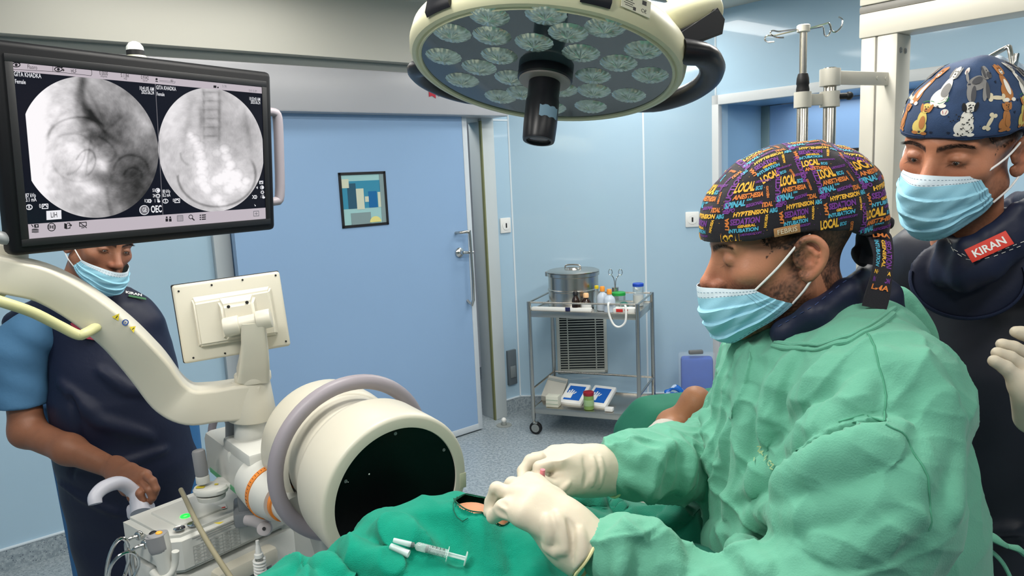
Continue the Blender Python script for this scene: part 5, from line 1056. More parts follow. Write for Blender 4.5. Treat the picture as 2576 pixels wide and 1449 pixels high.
def build_head(M, name, parent, skin, tone, beard=.5, hairline=True, lid=.35, brow=(.26, 16), h=.0021, nose=1.):
    F_ = Field((-.1, -.145, -.175), (.1, .135, .165), h); e = F_.ell; c = F_.cone
    e((0, .008, .05), (.076, .098, .085), .01); e((0, -.04, .055), (.062, .054, .055), .03); e((0, -.046, -.01), (.061, .053, .066), .03); e((0, -.045, -.062), (.05, .05, .045), .03)
    for s in (1, -1):
        c((s*.05, .0, -.048), (s*.016, -.082, -.1), .021, .019, .028); e((s*.046, -.066, -.012), (.019, .02, .014), .025); c((s*.008, -.096, .03), (s*.046, -.08, .032), .009, .008, .016)
        e((s*.033, -.108, .01), (.019, .017, .011), .014, op='sub'); e((s*.068, -.03, .06), (.02, .04, .03), .03, op='sub')
        e((s*.032, -.0855, .0085), (.0162, .0135, .0122), .004)
    e((0, -.088, -.1), (.02, .018, .018), .02); c((0, .02, -.04), (0, .045, -.19), .052, .056, .03)
    c((0, -.093, .012), (0, -.101, -.03), .010, .0145, .014)
    ny = -.122*nose; c((0, -.099, .014), (0, ny, -.024), .0075, .0105, .01); e((0, ny-.002, -.029), (.0115, .011, .0098), .008)
    for s in (1, -1): e((s*.0115, -.111*nose, -.032), (.0075, .0105, .0075), .007); e((s*.006, -.116, -.0405), (.003, .005, .004), .003, op='sub')
    e((0, -.1, -.056), (.026, .012, .008), .01); e((0, -.098, -.068), (.02, .012, .008), .008); e((0, -.113, -.0615), (.022, .006, .0012), .003, op='sub')
    for s in (1, -1):   # ears
        hp = [(s*.075, -.004, .004), (s*.082, -.004, .018), (s*.088, .006, .029), (s*.091, .02, .028), (s*.092, .03, .014), (s*.089, .028, -.004), (s*.084, .017, -.02), (s*.079, .006, -.028), (s*.076, -.001, -.02)]
        F_.chain(hp, [.004, .0042, .0042, .0044, .0046, .0046, .0055, .0062, .004], .004, sub=3)
        e((s*.080, .012, .002), (.0055, .017, .024), .006); F_.chain([(s*.085, .009, .018), (s*.088, .019, .006), (s*.085, .014, -.01)], [.003, .0038, .003], .004, sub=2)
        e((s*.089, .007, .0), (.007, .0075, .009), .004, op='sub'); c((s*.077, -.006, .0), (s*.078, -.004, -.008), .0045, .004, .004)
    for s in (1, -1): e((s*.033, -.101, .0085-.006*lid), (.0125, .0085, .0042*(1-.35*lid)), .0012, op='sub')
    V, F = F_.mesh(1); t = np.array(lin(tone)[:3])
    def col(Vw):
        x, y, z = V[:, 0], V[:, 1], V[:, 2]; ax = np.abs(x)
        n1 = vn(x*70, y*70, z*70)*2-1; n2 = vn(x*500, y*500, z*500, 2)*2-1; n3 = vn(x*500, y*160, z*420, 4)*2-1
        C = np.repeat(t[None], len(V), 0)*(1+.07*n1[:, None])
        red = np.exp(-((z+.03)/.02)**2-((y+.12)/.02)**2)*.5+np.exp(-((ax-.088)/.01)**2-((z)/.03)**2-((y-.015)/.025)**2)*.55+np.exp(-((ax-.045)/.02)**2-((z+.02)/.02)**2)*.25
        C *= 1+red[:, None]*np.array([.28, -.02, .0])
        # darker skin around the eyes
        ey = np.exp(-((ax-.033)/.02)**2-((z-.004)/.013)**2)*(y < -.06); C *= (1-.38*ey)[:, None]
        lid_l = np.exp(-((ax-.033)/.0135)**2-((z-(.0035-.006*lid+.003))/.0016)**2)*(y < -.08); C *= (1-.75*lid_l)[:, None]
        # stubble
        jaw = 1/(1+np.exp((z+.028+.25*np.maximum(y+.06, -.02)*0)/.006)) * (1/(1+np.exp((y-.012)/.006))) * (1/(1+np.exp((-.118-z-.5*(y+.09))/.01)))
        jaw = np.maximum(jaw, (1/(1+np.exp(-(z+.05)/.008)))*np.exp(-((y+.004)/.013)**2)*(ax > .055)*(z < .04)); cheek = 1/(1+np.exp((ax-.03-.5*(-z-.03))/-.006))*0+1
        st = np.clip(jaw*beard*(1.0+.45*n2+.3*n1)*cheek, 0, .93)*(y < .02); C = C*(1-st[:, None])+np.array([.018, .013, .011])*st[:, None]
        # brows
        by = np.clip((ax-.008)/.045, 0, 1); bz = .0245+.010*np.sin(by*2.2)-.004*by; bw = .0052*(1-.55*by); b_ = np.exp(-((z-bz)/bw)**4)*(ax > .008)*(ax < .054)*(y < -.055)*np.clip(1.0+.6*n3, .2, 1); C = C*(1-.93*b_[:, None])+np.array([.008, .006, .006])*.93*b_[:, None]
        # cropped hair at temple, nape and above
        yn, zn, an = y+.006*n2+.008*n1, z+.006*n2+.010*n1, ax+.004*n1; hl = ((y > .028+.25*np.maximum(-.02-z, 0)) & (z > -.085)) | ((zn > .018) & (yn > -.035) & (an > .05)) | (z > .075); hs = np.clip(hl*(.72+.3*n2+.3*n1), 0, .96)*(1 if hairline else 0)*(~((ax > .0775) & (y < .04) & (z < .04) & (z > -.04))); C = C*(1-hs[:, None])+np.array([.016, .014, .013])*hs[:, None]
        return np.clip(C, 0, 1)
    Vw = xf(M, V); ex = MB(); ex.M = M
    for s in (1, -1):
        ex.sphere((s*.032, -.083+.006*(lid > .8), .0075), .0125, n=12, mi=1)
        iy = -.0955; ex.sphere((s*.032, -.0888+.009*(lid > .8), .0075-.0035*lid*1.6), (.0058, .0072, .0058), n=10, mi=2)
    for s in (1, -1):   # brow hairs and lashes
        rr = random.Random(5)
        for i in range(170):
            b = rr.random(); ax = .009+.043*b; z = .0245+.010*math.sin(b*2.2)-.004*b+(rr.random()-.5)*.009*(1-.5*b)
            p = np.array([[s*ax, -.13, z]]); hpt, ok = F_.hit(p, np.array([[0, 1., 0]]), 0, .1, 60)
            if not ok[0]: continue
            q = hpt[0]+np.array([0, -.0004, 0]); d = np.array([s*.006*(.4+b), -.0012, .0035*(1-1.6*b)]); w_ = np.array([0, .0, .00022]); sx_ = np.array([s*.0002, 0, 0])
            ex.add([q-w_, q+w_+sx_, q+d], [(0, 1, 2), (2, 1, 0)], 3)
        for i in range(26):
            b = i/25-.5; q = np.array([s*.032+b*.027, -.0985+.016*b*b*2, .0045-.006*lid+.0025-6*b*b*.0025]); ex.add([q, q+np.array([.0004, 0, 0]), q+np.array([b*.006, -.0075, -.0035])], [(0, 1, 2), (2, 1, 0)], 3)
    return V, F, Vw, col, ex, F_
def make_mask(M, parent, tw=70, bw=98, name='face_mask', pleat=1., ztop=-.03, zc=-.034, seed=1, sc=1., zbot=-.146, bulge_=.005):
    G = Field((-.12, -.19, -.2), (.12, .05, .06), .004)
    G.ell((0, -.042, -.045), (.068, .076, .088), .01); G.cone((0, -.098, .005), (0, -.121, -.028), .010, .012, .03); G.ell((0, -.09, -.1), (.03, .03, .026), .035); G.ell((0, -.108, -.06), (.03, .02, .03), .03)
    nu, nv = 72, 84; vs = []; fs = []; nm = []; rr = random.Random(seed); ph = [rr.uniform(0, 6) for _ in range(8)]
    o = np.array([0, -.02, -.035]); D_ = []; off = []
    for j in range(nv+1):
        v = j/nv
        for i in range(nu+1):
            u = 2*i/nu-1; a = math.radians(u*(tw+(bw-tw)*v**1.1)); zt = ztop+(zc-ztop)*abs(u)**1.5; zb = zbot+(-.088-zbot)*abs(u)**1.9
            z = zt+(zb-zt)*v; D_.append((math.sin(a), -math.cos(a), (z-o[2])/.105))
            w_ = v*(zt-zb)/.15; pl = 0; bulge = math.sin(math.pi*min(max(v, 0), 1))*(1-abs(u)**3)
            for k, (v0, dv) in enumerate(((.30, .16), (.5, .17), (.69, .17))):
                vv = v-(v0+.05*u*math.sin(ph[k])+.035*math.sin(u*3+ph[k+3])); 
                if 0 < vv < dv: pl += .0052*(1-vv/dv)*min(1, vv/.012)
            cr = .0022*math.sin(u*11+v*9+ph[6])*math.sin(v*17+u*4+ph[7])*bulge
            off.append(.0025+bulge*bulge_+pl*(1-.4*abs(u)**2)*pleat+cr)
    D_ = np.array(D_); hit, ok = G.hit(o[None]+D_*.22/np.linalg.norm(D_, axis=1)[:, None], -D_, 0, .2, 120); nn = G.grad(hit); Pm = hit+nn*np.array(off)[:, None]; W = xf(M, Pm); W2_ = xf(M, Pm-nn*.0009)
    k = nu+1; fs = []; mi = []
    for j in range(nv):
        for i in range(nu):
            fs.append((j*k+i, (j+1)*k+i, (j+1)*k+i+1, j*k+i+1)); v = j/nv; mi.append(1 if v < .125 else 0)
    n0 = len(W); mb = MB(); mb.v = [tuple(p) for p in W]+[tuple(p) for p in W2_]; mb.f = fs+[tuple(q+n0 for q in f[::-1]) for f in fs]; mb.m = mi+mi
    rim = [j*k for j in range(nv+1)]+[nv*k+i for i in range(1, nu+1)]+[j*k+nu for j in range(nv-1, -1, -1)]+[i for i in range(nu-1, 0, -1)]
    for a, b in zip(rim, rim[1:]+rim[:1]): mb.f.append((a, a+n0, b+n0, b)); mb.m.append(1 if a < k*11 else 0)
    mb.sm = [True]*len(mb.f)
    # stitch rows and side welds
    def stitch(ids, r_=.00035, dash=True, mi=2):
        for a, b in zip(ids[::2] if dash else ids, ids[1::2] if dash else ids[1:]):
            p, q = Vector(W[a]), Vector(W[b]); nz = (Matrix(M).to_3x3() @ Vector(nn[a]))*.0004; mb.tube([p+nz, q+nz], r_, 4, mi=mi)
    for j in (5, 10, 80): stitch([j*k+i for i in range(k)])
    for s in (3, 5, 7): stitch([j*k+s for j in range(10, 74)]); stitch([j*k+k-1-s for j in range(10, 74)])
    mk = mb.build(name, [mat('mask_blue', (148, 200, 219), rough=.75, spec=.25, bump=.1, bscale=500, sss=.0), mat('mask_white_edge', (206, 220, 228), rough=.75, spec=.2), mat('mask_stitch', (110, 140, 160), rough=.7)], parent, auto=60)
    for s in (1, -1):
        mb = MB()
        tcn = Pm[3*k+(nu if s > 0 else 0)]; bcn = Pm[(nv-3)*k+(nu if s > 0 else 0)]
        et = np.array([s*.0845, .0, .026]); eb = np.array([s*.084, .012, -.0275]); m1 = (tcn+et)/2+np.array([s*.006, 0, 0]); m2 = (bcn+eb)/2+np.array([s*.004, 0, 0])
        mb.tube(xf(M, [tcn-np.array([s*.0, .0, 0]), m1, et, et+np.array([0, .016, .008])]), .0017*sc, 8, sub=4); mb.tube(xf(M, [bcn, m2, eb, eb+np.array([0, .012, .012])]), .0017*sc, 8, sub=4)
        mb.build('ear_loop', mat('elastic_white', (232, 230, 228), rough=.6), mk)
    return mk
def cap_field(ells, hem, h=.003, extra=None):
    G = Field((-.13, -.15, -.06), (.13, .2, .215), h)
    for c, r, k in ells: G.ell(c, r, k)
    if extra: extra(G)
    X, Y, Z = G.grid(); G.D = np.maximum(G.D, (hem(X, Y)-Z)+0*G.D).astype(np.float32); return G
class Wrap:
    "collects flat artwork (u along the cloth, v up) and lays it on a cap"
    def __init__(s, G, cy=.018, R=.108): s.G = G; s.cy = cy; s.R = R; s.U = []; s.f = []; s.m = []; s.top = []; s.lay = []
    def add(s, uv, fs, mi, top=False, lay=0):
        o = len(s.U); s.U += [tuple(p) for p in uv]; s.top += [top]*len(uv); s.lay += [lay]*len(uv); s.f += [tuple(i+o for i in f) for f in fs]; s.m += [mi]*len(fs)
    def word(s, t, u, v, w_, h_, mi, rot=0, top=False, shear=.15, bold=.02):
        vs, fs = textmesh(t, bold, shear, 'CENTER'); a = np.array(vs); 
        if len(a) == 0: return
        lo, hi = a.min(0), a.max(0); a = (a-(lo+hi)/2)/(hi-lo)*np.array([w_, h_]); c, n_ = math.cos(rot), math.sin(rot); s.add(np.c_[a[:, 0]*c-a[:, 1]*n_+u, a[:, 0]*n_+a[:, 1]*c+v], fs, mi, top)
    def ellipse(s, u, v, a, b, mi, rot=0, lay=0, n=18, top=False):
        t = np.linspace(0, 2*np.pi, n+1)[:-1]; c, sn = math.cos(rot), math.sin(rot); x, y = a*np.cos(t), b*np.sin(t); ring = np.c_[x*c-y*sn+u, x*sn+y*c+v]; s.add(np.r_[[(u, v)], ring*.5+np.array([[u, v]])*.5, ring], [(0, 1+i, 1+(i+1) % n) for i in range(n)]+[(1+i, 1+n+i, 1+n+(i+1) % n, 1+(i+1) % n) for i in range(n)], mi, top, lay)
    def project(s, M, mb, base=0, off=.0007):
        U = np.array(s.U); top = np.array(s.top); phi = U[:, 0]/s.R; side_d = np.c_[np.sin(phi), -np.cos(phi), 0*phi]; org = np.c_[side_d[:, 0]*.2, s.cy+side_d[:, 1]*.2, U[:, 1]]
        rho = np.hypot(U[:, 0], U[:, 1])+1e-9; th = rho/s.R; td = np.c_[np.sin(th)*U[:, 0]/rho, np.sin(th)*U[:, 1]/rho, np.cos(th)]; c0_ = np.array([0, s.cy+.005, .06])
        O_ = np.where(top[:, None], c0_+td*.2, org); D_ = np.where(top[:, None], -td, -side_d); p, ok = s.G.hit(O_, D_, 0, .2, 140); n_ = s.G.grad(p); p = p+n_*(off+.00035*np.array(s.lay))[:, None]
        W = xf(M, p); o = len(mb.v); mb.v += [tuple(q) for q in W]
        for f, m in zip(s.f, s.m):
            if all(ok[i] for i in f): mb.f.append(tuple(i+o for i in f)); mb.m.append(base+m); mb.sm.append(True)
WORDS = [('LOCAL', .19, -.12, .40, .17, 0, 0), ('ECG', .5, -.17, .15, .07, 2, 0), ('LARYNGOSCOPY', .58, -.05, .36, .045, 1, 0), ('OXYGEN', .70, -.27, .22, .05, 3, -1.4), ('ANESTHESIA', .31, -.29, .58, .085, 3, 0), ('SPINAL', .08, -.42, .36, .11, 2, .05), ('ECMO', .33, -.365, .1, .035, 2, 0), ('REGIONAL', .45, -.46, .32, .06, 1, .12), ('TIDAL', .70, -.50, .22, .085, 3, 0), ('NPO', .02, -.53, .15, .08, 1, 0), ('HYPTENSION', .40, -.62, .62, .085, 0, 0), ('ABG', .82, -.63, .16, .085, 2, 0), ('INDUCTION', .93, -.22, .72, .115, 1, 1.57), ('LMA', -.04, -.80, .24, .075, 3, 1.57), ('SEDATION', .29, -.765, .52, .115, 1, 0), ('GENERAL', .32, -.86, .30, .05, 0, 0), ('NAUSEA', .66, -.82, .26, .05, 0, 1.35), ('INTUBATION', .25, -.94, .52, .075, 2, 0)]
def tile_words(wr, u0, v0, S, top=False, keep=None, rot=0.):
    c, s_ = math.cos(rot), math.sin(rot)
    for t, u, v, w_, h_, mi, r_ in WORDS:
        uu, vv = u0+(u*c-v*s_)*S, v0+(u*s_+v*c)*S
        if keep and not keep(uu, vv, w_*S): continue
        wr.word(t, uu, vv, w_*S*1.04, h_*S*1.1, mi, r_+rot, top, bold=.045)
    rr = random.Random(int(u0*1e4)+int(v0*1e4))
    for i in range(26):
        u, v = rr.random(), -rr.random(); uu, vv = u0+(u*c-v*s_)*S, v0+(u*s_+v*c)*S
        if keep and not keep(uu, vv, .01): continue
        wr.ellipse(uu, vv, .0006, .0004, rr.choice((0, 1, 3)), n=6, top=top)
M_words = [mat('print_yellow', (232, 176, 58), rough=.75), mat('print_purple', (112, 52, 136), rough=.75), mat('print_cyan', (76, 168, 196), rough=.75), mat('print_orange', (214, 122, 54), rough=.75)]
M_capblack = mat('cap_cloth_black', (28, 24, 32), rough=.85, bump=.25, bscale=900, sheen=.1)
M_navy = mat('apron_navy', (24, 30, 52), rough=.5, spec=.35, bump=.15, bscale=60)
M_navytrim = mat('apron_trim_navy', (22, 34, 64), rough=.75, bump=.3, bscale=600)
M_thread = mat('thread_white', (206, 204, 198), rough=.8); M_thread2 = mat('thread_blue', (50, 66, 110), rough=.8)
M_glove = mat('latex_cream', (198, 188, 168), rough=.5, spec=.35, sss=.1, bump=.12, bscale=90, var=.025, vscale=40)
M_gloveroll = mat('latex_roll', (224, 214, 160), rough=.5, sss=.1)
M_gown = mat('gown_green', (96, 160, 136), rough=.85, spec=.15, bump=.22, bscale=420, sheen=.12, var=.02, vscale=8)
M_drape = mat('drape_teal', (12, 134, 110), rough=.92, spec=.1, bump=.5, bscale=700, sheen=.08, var=.05, vscale=60)
def seam(F_, pts, r_=.0009, y0=.3, y1=3., off=0.):
    "thread or seam lying on a Field surface under the given photo points"
    out = []
    for a, b in zip(pts, pts[1:]):
        n = max(2, int(math.dist(a, b)/10))
        for i in range(n): t = i/n; p = F_.px(a[0]+(b[0]-a[0])*t, a[1]+(b[1]-a[1])*t, y0, y1); out.append(p)
    out.append(F_.px(*pts[-1], y0, y1)); out = [p for p in out if p is not None]
    if len(out) > 1:
        g = F_.grad(np.array(out)); out = [p+n_*off for p, n_ in zip(out, g)]
    return out
def folds(F_, lst, k=.012):
    "soft ridges (or grooves) along surface curves: (points, radius, height)"
    base = [(seam(F_, p), r_, h_) for p, r_, h_ in lst]
    for pts, r_, h_ in base:
        if len(pts) < 2: continue
        g = F_.grad(np.array(pts)); n = len(pts); rs = [max(r_*math.sin(math.pi*(i+.6)/(n+.2))**.5, .0015) for i in range(n)]
        if h_ > 0: q = [p-nn*(rr-h_*.8) for p, nn, rr in zip(pts, g, rs)]; F_.chain(q, rs, k)
        else: rs = [r*.75 for r in rs]; q = [p+nn*(rr+h_*.75*min(1, rr/max(rs))) for p, nn, rr in zip(pts, g, rs)]; F_.chain(q, rs, k, op='sub')
def ripple(F_, fn, lim=.05):
    X, Y, Z = F_.grid(); m = np.abs(F_.D) < lim; idx = np.nonzero(m); x = F_.ax[0][idx[0]]; y = F_.ax[1][idx[1]]; z = F_.ax[2][idx[2]]; F_.D[idx] -= fn(x, y, z).astype(np.float32)
def trim(F_, p, n): F_.plane(p, n, .002)
def hand(F_, wrist, mcps, fingers, thumb, k=.012, wr=.026, pr=.013, fr=(.0105, .0098, .0088, .0078)):
    for m in mcps: F_.cone(wrist, m, wr, pr, k*1.6)
    for a, b in zip(mcps, mcps[1:]): F_.cone((np.array(a)+wrist)/2, (np.array(b)+wrist)/2, wr*.8, wr*.8, k)
    for f in fingers:
        pts = [np.array(q) for q in f]; rs = list(fr[:len(pts)-1])+[fr[len(pts)-1]] if len(pts) <= 4 else [fr[0]]*len(pts)
        F_.chain(pts, rs, .0035)
    F_.chain(thumb, [.019, .0145, .0112, .0095][:len(thumb)], .008)

def add_wrinkle_bump(m, sc=14., st=.5, dist=.006):
    nt = m.node_tree; N = nt.nodes; L = nt.links; b = N['Principled BSDF']; tc = N.new('ShaderNodeTexCoord'); mp = N.new('ShaderNodeMapping'); mp.inputs['Scale'].default_value = (1, 1, .45); mp.inputs['Rotation'].default_value = (.3, .5, .2)
    n = N.new('ShaderNodeTexNoise'); n.noise_type = 'RIDGED_MULTIFRACTAL'; n.inputs['Scale'].default_value = sc; n.inputs['Detail'].default_value = 3; n.inputs['Distortion'].default_value = 1.2
    L.new(tc.outputs['Object'], mp.inputs[0]); L.new(mp.outputs[0], n.inputs['Vector']); bp = N.new('ShaderNodeBump'); bp.inputs['Strength'].default_value = st; bp.inputs['Distance'].default_value = dist
    L.new(n.outputs['Fac'], bp.inputs['Height']); old = [l for l in L if l.to_node == b and l.to_socket.name == 'Normal']
    if old: L.new(old[0].from_socket, bp.inputs['Normal'])
    L.new(bp.outputs['Normal'], b.inputs['Normal'])
add_wrinkle_bump(M_gown, 11, .4, .006); add_wrinkle_bump(M_drape, 9, .3, .006); add_wrinkle_bump(M_glove, 22, .12, .003)
# ---------------------------------------------------------------- the operating doctor
def Q(x, y, d): return np.array(P(x, y, y=d))
O1 = np.array([.419, 1.12, 1.468]); f1 = (-.98, .1, -.15); M1 = headmat(O1, f1, roll=-.05)
doc1 = thing('person', (O1[0]+.1, O1[1], 0), 'person in green gown, mask and word print cap, seen in profile holding a needle', 'person')
V, F, Vw, col, ex, HF = build_head(M1, 'head', doc1, None, (186, 128, 98), beard=.78, lid=.95, h=.0019, nose=.985)
# torso under the clothes joins the neck
tb = Field((.2, .75, .6), (.85, 1.5, 1.55), .012); sh = Q(2290, 985, .95); tb.loft([(.6, .50, 1.1, .15, .19, 0), (1.0, .50, 1.1, .15, .19, 0), (1.2, .52, 1.12, .14, .2, 0), (1.32, .53, 1.13, .11, .17, 0)], .03)
tb.cone((.50, 1.13, 1.3), tuple(O1+np.array([.05, 0, -.12])), .06, .052, .04); V2, F2 = tb.mesh(1)
nH = len(V)
def colb(W): c = col(W[:nH]); return np.r_[c, np.repeat(np.array(lin((176, 120, 94))[:3])[None], len(W)-nH, 0)]
skin1 = skinmat('skin_warm')
solid('body', (np.r_[Vw, V2], np.r_[F, F2+nH]), [skin1, M_eye, M_iris, M_hair], doc1, color=colb, extra=ex)
make_mask(M1, doc1, 54, 95, seed=3)
# cap with words
hem1 = lambda X, Y: .040-2.7*np.maximum(Y, 0)**2+0*X
def capx(G):
    G.ell((0, .115, .08), (.045, .03, .03), .03); G.ell((0, .118, .02), (.055, .02, .045), .03)
G1 = cap_field([((0, .014, .060), (.0885, .122, .101), .01), ((0, -.03, .05), (.08, .09, .072), .03), ((0, .066, .062), (.075, .066, .07), .04)], hem1, .0028, capx)
ripple(G1, lambda x, y, z: .0028*np.sin(y*150+z*30)*np.clip((y-.03)/.08, 0, 1)+.0016*np.sin(x*70+y*60)*np.sin(z*60+y*20))
wr = Wrap(G1); S = .070
for i in range(-5, 6):
    for j in range(0, 3): tile_words(wr, i*S+(-.2*S*j)-.012, .122-j*S*.98, S, keep=lambda u, v, w_: .0445-2.7*max(0, .018-.1*math.cos(u/.108))**2 < v < .119 and abs(u) < .33)
for i in range(-3, 3):
    for j in range(-2, 3): tile_words(wr, i*S, j*S, S, top=True, keep=lambda u, v, w_: math.hypot(u, v*.85) < .098, rot=1.57)
Vc, Fc = G1.mesh(1); mb = MB(); wr.project(M1, mb, 1)
cap1 = solid('surgical_cap', (xf(M1, Vc), Fc), [M_capblack]+M_words+[mat('tag_tan', (176, 128, 82), rough=.7), mat('tag_text', (230, 210, 180), rough=.7)], doc1, extra=mb)
# leather tag
tg = MB(); M = M1; hp_, ok = G1.hit(np.array([[.2, -.016, .047]]), np.array([[-1., 0, 0]]), 0, .2, 150); nn_ = G1.grad(hp_)[0]; yv = np.cross(nn_, [0, 1, 0]); 
Mg = M1 @ frame(hp_[0]+nn_*.0012, -np.array([0, -1, -.02]), np.cross(nn_, [0, 1, 0]), nn_) 
tg.box((0, 0, 0), (.036, .0125, .0016), .0007, Mg); tg.text('FEBRIS', .0098, Mg @ Matrix.Translation((0, 0, .0009)), mi=1, bold=.012)
tg.build('name_tag', [mat('tag_tan', (1, 1, 1)), mat('tag_text', (1, 1, 1))], cap1)
# knot and hanging tails
def ribbon_strip(pts, wid, name, parent, words=True, wdir=(1, 0, 0), twist=0.):
    p, _ = spline([Vector(q) for q in pts], [1]*len(pts), 8); mb = MB(); n = len(p); wd0 = Vector(wdir).normalized(); L = 0; fr = []
    for i, q in enumerate(p):
        t = (p[min(i+1, n-1)]-p[max(i-1, 0)]).normalized(); wd = (wd0-t*wd0.dot(t)).normalized(); wd = Matrix.Rotation(twist*i/n, 3, t) @ wd; nn = t.cross(wd); fr.append((q, t, wd, nn, L)); 
        if i < n-1: L += (p[i+1]-q).length
    for q, t, wd, nn, l in fr:
        for a, b in ((-1, -1), (-.5, -1.5), (.5, -1.3), (1, -1), (1, 1), (-1, 1)): mb.v.append(tuple(q+wd*a*wid/2*(1+.08*math.sin(l*60))+nn*(b*.001+.0025*math.sin(a*2.5+l*50))))
    for i in range(n-1):
        for j in range(6): mb.f.append((i*6+j, i*6+(j+1) % 6, (i+1)*6+(j+1) % 6, (i+1)*6+j))
    mb.f += [tuple(range(6)), tuple((n-1)*6+j for j in range(6))[::-1]]; mb.m = [0]*len(mb.f); mb.sm = [True]*len(mb.f)
    if words:
        seq = [('NAUSEA', 0, .0), ('INDUCTION', 1, .0), ('LMA', 3, .0), ('SEDATION', 1, 1), ('INTUBATION', 2, 1), ('GENERAL', 0, 1), ('NAUSEA', 0, 0), ('INDUCTION', 1, 0), ('LMA', 3, 0)]
        s_ = .006
        def put(w_, col, c_l, c_w, wl, hl, rot):
            vs, fs = textmesh(w_, .03, .1, 'CENTER'); a = np.array(vs); lo, hi = a.min(0), a.max(0); a = (a-(lo+hi)/2)/(hi-lo)*np.array([wl, hl]); c, sn = math.cos(rot), math.sin(rot); o = len(mb.v)
            for x, y in a:
                u, v = x*c-y*sn+c_w, x*sn+y*c; l = c_l-v; i = int(np.clip(np.searchsorted([k[4] for k in fr], l)-1, 0, n-2)); q, t, wd, nn, l0 = fr[i]; uu = u/(wid/2); zz = (.0035 if True else 0)+.0025*math.sin(uu*2.5+l*50)*.6
                mb.v.append(tuple(q+t*(l-l0)+wd*u+nn*sgn*zz))
            mb.f += [tuple(i+o for i in f) for f in fs]; mb.m += [1+col]*len(fs); mb.sm += [True]*len(fs)
        for sgn in (1, -1):
            l = .012
            for w_, c_, v_ in seq:
                if l > L-.01: break
                if v_: put(w_, c_, l+.018, {1: .007, 2: -.009, 0: .0}[c_], .04, .0085 if c_ == 1 else .0055, -1.57); l += .0 if c_ != 0 else .045
                else: put(w_, c_, l, 0, wid*.75, .0075 if c_ else .006, 0); l += .0105
    return mb.build(name, [M_capblack]+M_words, parent, auto=80)
kn = Q(2193, 578, 1.09)
G = Field(kn-.06, kn+.06, .0025); G.ell(kn, (.014, .014, .018), .01); G.chain([kn, Q(2225, 560, 1.08), Q(2243, 556, 1.07)], [.008, .0075, .004], .008, sub=3); G.chain([kn, Q(2180, 610, 1.1), Q(2172, 645, 1.11)], [.009, .012, .014], .01, sub=3); G.chain([kn, Q(2178, 550, 1.11)], [.011, .015], .01)
ripple(G, lambda x, y, z: .002*np.sin(x*300+z*200))
solid('cap_knot', G, M_capblack, cap1)
ribbon_strip([Q(2198, 582, 1.08), Q(2214, 596, 1.05), Q(2222, 645, 1.03), Q(2214, 705, 1.02), Q(2200, 775, 1.015)], .031, 'cap_tie', cap1)
ribbon_strip([Q(2188, 590, 1.09), Q(2196, 620, 1.09), Q(2186, 665, 1.09)], .03, 'cap_tie', cap1, words=False)
# ---- navy collar / apron seen at the neck
cf = Field((.28, .85, 1.15), (.78, 1.4, 1.52), .0045)
cc1 = Q(2080, 740, 1.15)
for ang_, (px, py, r_) in enumerate(((1945, 850, .02),)): pass
ring = [Q(2190, 690, 1.13), Q(2130, 735, 1.06), Q(2050, 790, 1.03), Q(1975, 838, 1.06), Q(1950, 850, 1.15), Q(1990, 830, 1.24), Q(2080, 780, 1.27), Q(2170, 710, 1.22)]
for a, b in zip(ring, ring[1:]+ring[:1]):
    cf.cone(a, b, .018, .018, .014); cf.cone(a+np.array([.025, 0, -.035]), b+np.array([.02, 0, -.035]), .022, .022, .02); cf.cone(a+np.array([.03, 0, -.08]), b+np.array([.03, 0, -.08]), .022, .022, .03)
thr = seam(cf, [(1958, 822), (2050, 768), (2120, 712), (2165, 682)], off=.0006)
col1 = solid('radiation_apron_collar', cf, M_navy, doc1)
mb = MB()
for a, b in zip(thr[::2], thr[1::2]): mb.tube([a, b], .0006, 4)
thr = seam(cf, [(2100, 838), (2150, 805), (2210, 780)], off=.0006)
for a, b in zip(thr[::2], thr[1::2]): mb.tube([a, b], .0006, 4)
mb.build('stitching', M_thread2, col1)
tq = cf.px(2012, 858)
if tq is not None:
    mb = MB(); g = cf.grad(tq[None])[0]; mb.box((0, 0, 0), (.036, .03, .0015), .0005, frame(tq+g*.001, np.cross([0, 0, 1], g), np.cross(g, np.cross([0, 0, 1], g)), g)); mb.build('red_label', mat('label_apron_red', (170, 44, 40), rough=.6), col1)
# ---- the gown
gf = Field((.0, .62, .42), (.92, 1.55, 1.46), .0062)
SL = Q(2225, 1015, .93); EL = Q(2050, 1530, .80); WL = Q(1500, 1392, .865); SR = Q(1965, 980, 1.34); ER = Q(1800, 1150, 1.27); WR = Q(1555, 1186, 1.085)
def row(py, x0, x1, d, ry, cy): a, b = Q(x0, py, d), Q(x1, py, d); return (a[2], (a[0]+b[0])/2, cy, abs(b[0]-a[0])/2, ry, 0.)
gf.loft([(.43, .53, 1.12, .19, .24, 0), row(1700, 1790, 2455, 1.1, .25, 1.12), row(1449, 1800, 2440, 1.1, .25, 1.12), row(1250, 1798, 2424, 1.1, .25, 1.12), row(1120, 1808, 2402, 1.1, .245, 1.13), row(1020, 1836, 2364, 1.1, .23, 1.13), row(930, 1856, 2318, 1.1, .20, 1.14), row(870, 1895, 2272, 1.1, .15, 1.14), row(825, 1940, 2235, 1.1, .09, 1.14)], .03)
gf.chain([Q(2265, 805, 1.12), Q(2175, 868, 1.03), Q(2085, 903, 1.02), Q(1995, 905, 1.05), Q(1942, 898, 1.12)], [.020, .026, .026, .022, .020], .05, sub=2)
gf.cone(Q(2170, 935, 1.05), SL, .10, .088, .06); gf.chain([SL, (SL+EL)/2+np.array([.02, -.02, 0]), EL], [.09, .086, .08], .05); gf.chain([EL, Q(1780, 1535, .83), WL+np.array([.055, 0, -.022]), WL+np.array([.028, 0, -.003]), WL+np.array([.010, 0, 0])], [.078, .054, .045, .038, .026], .025)
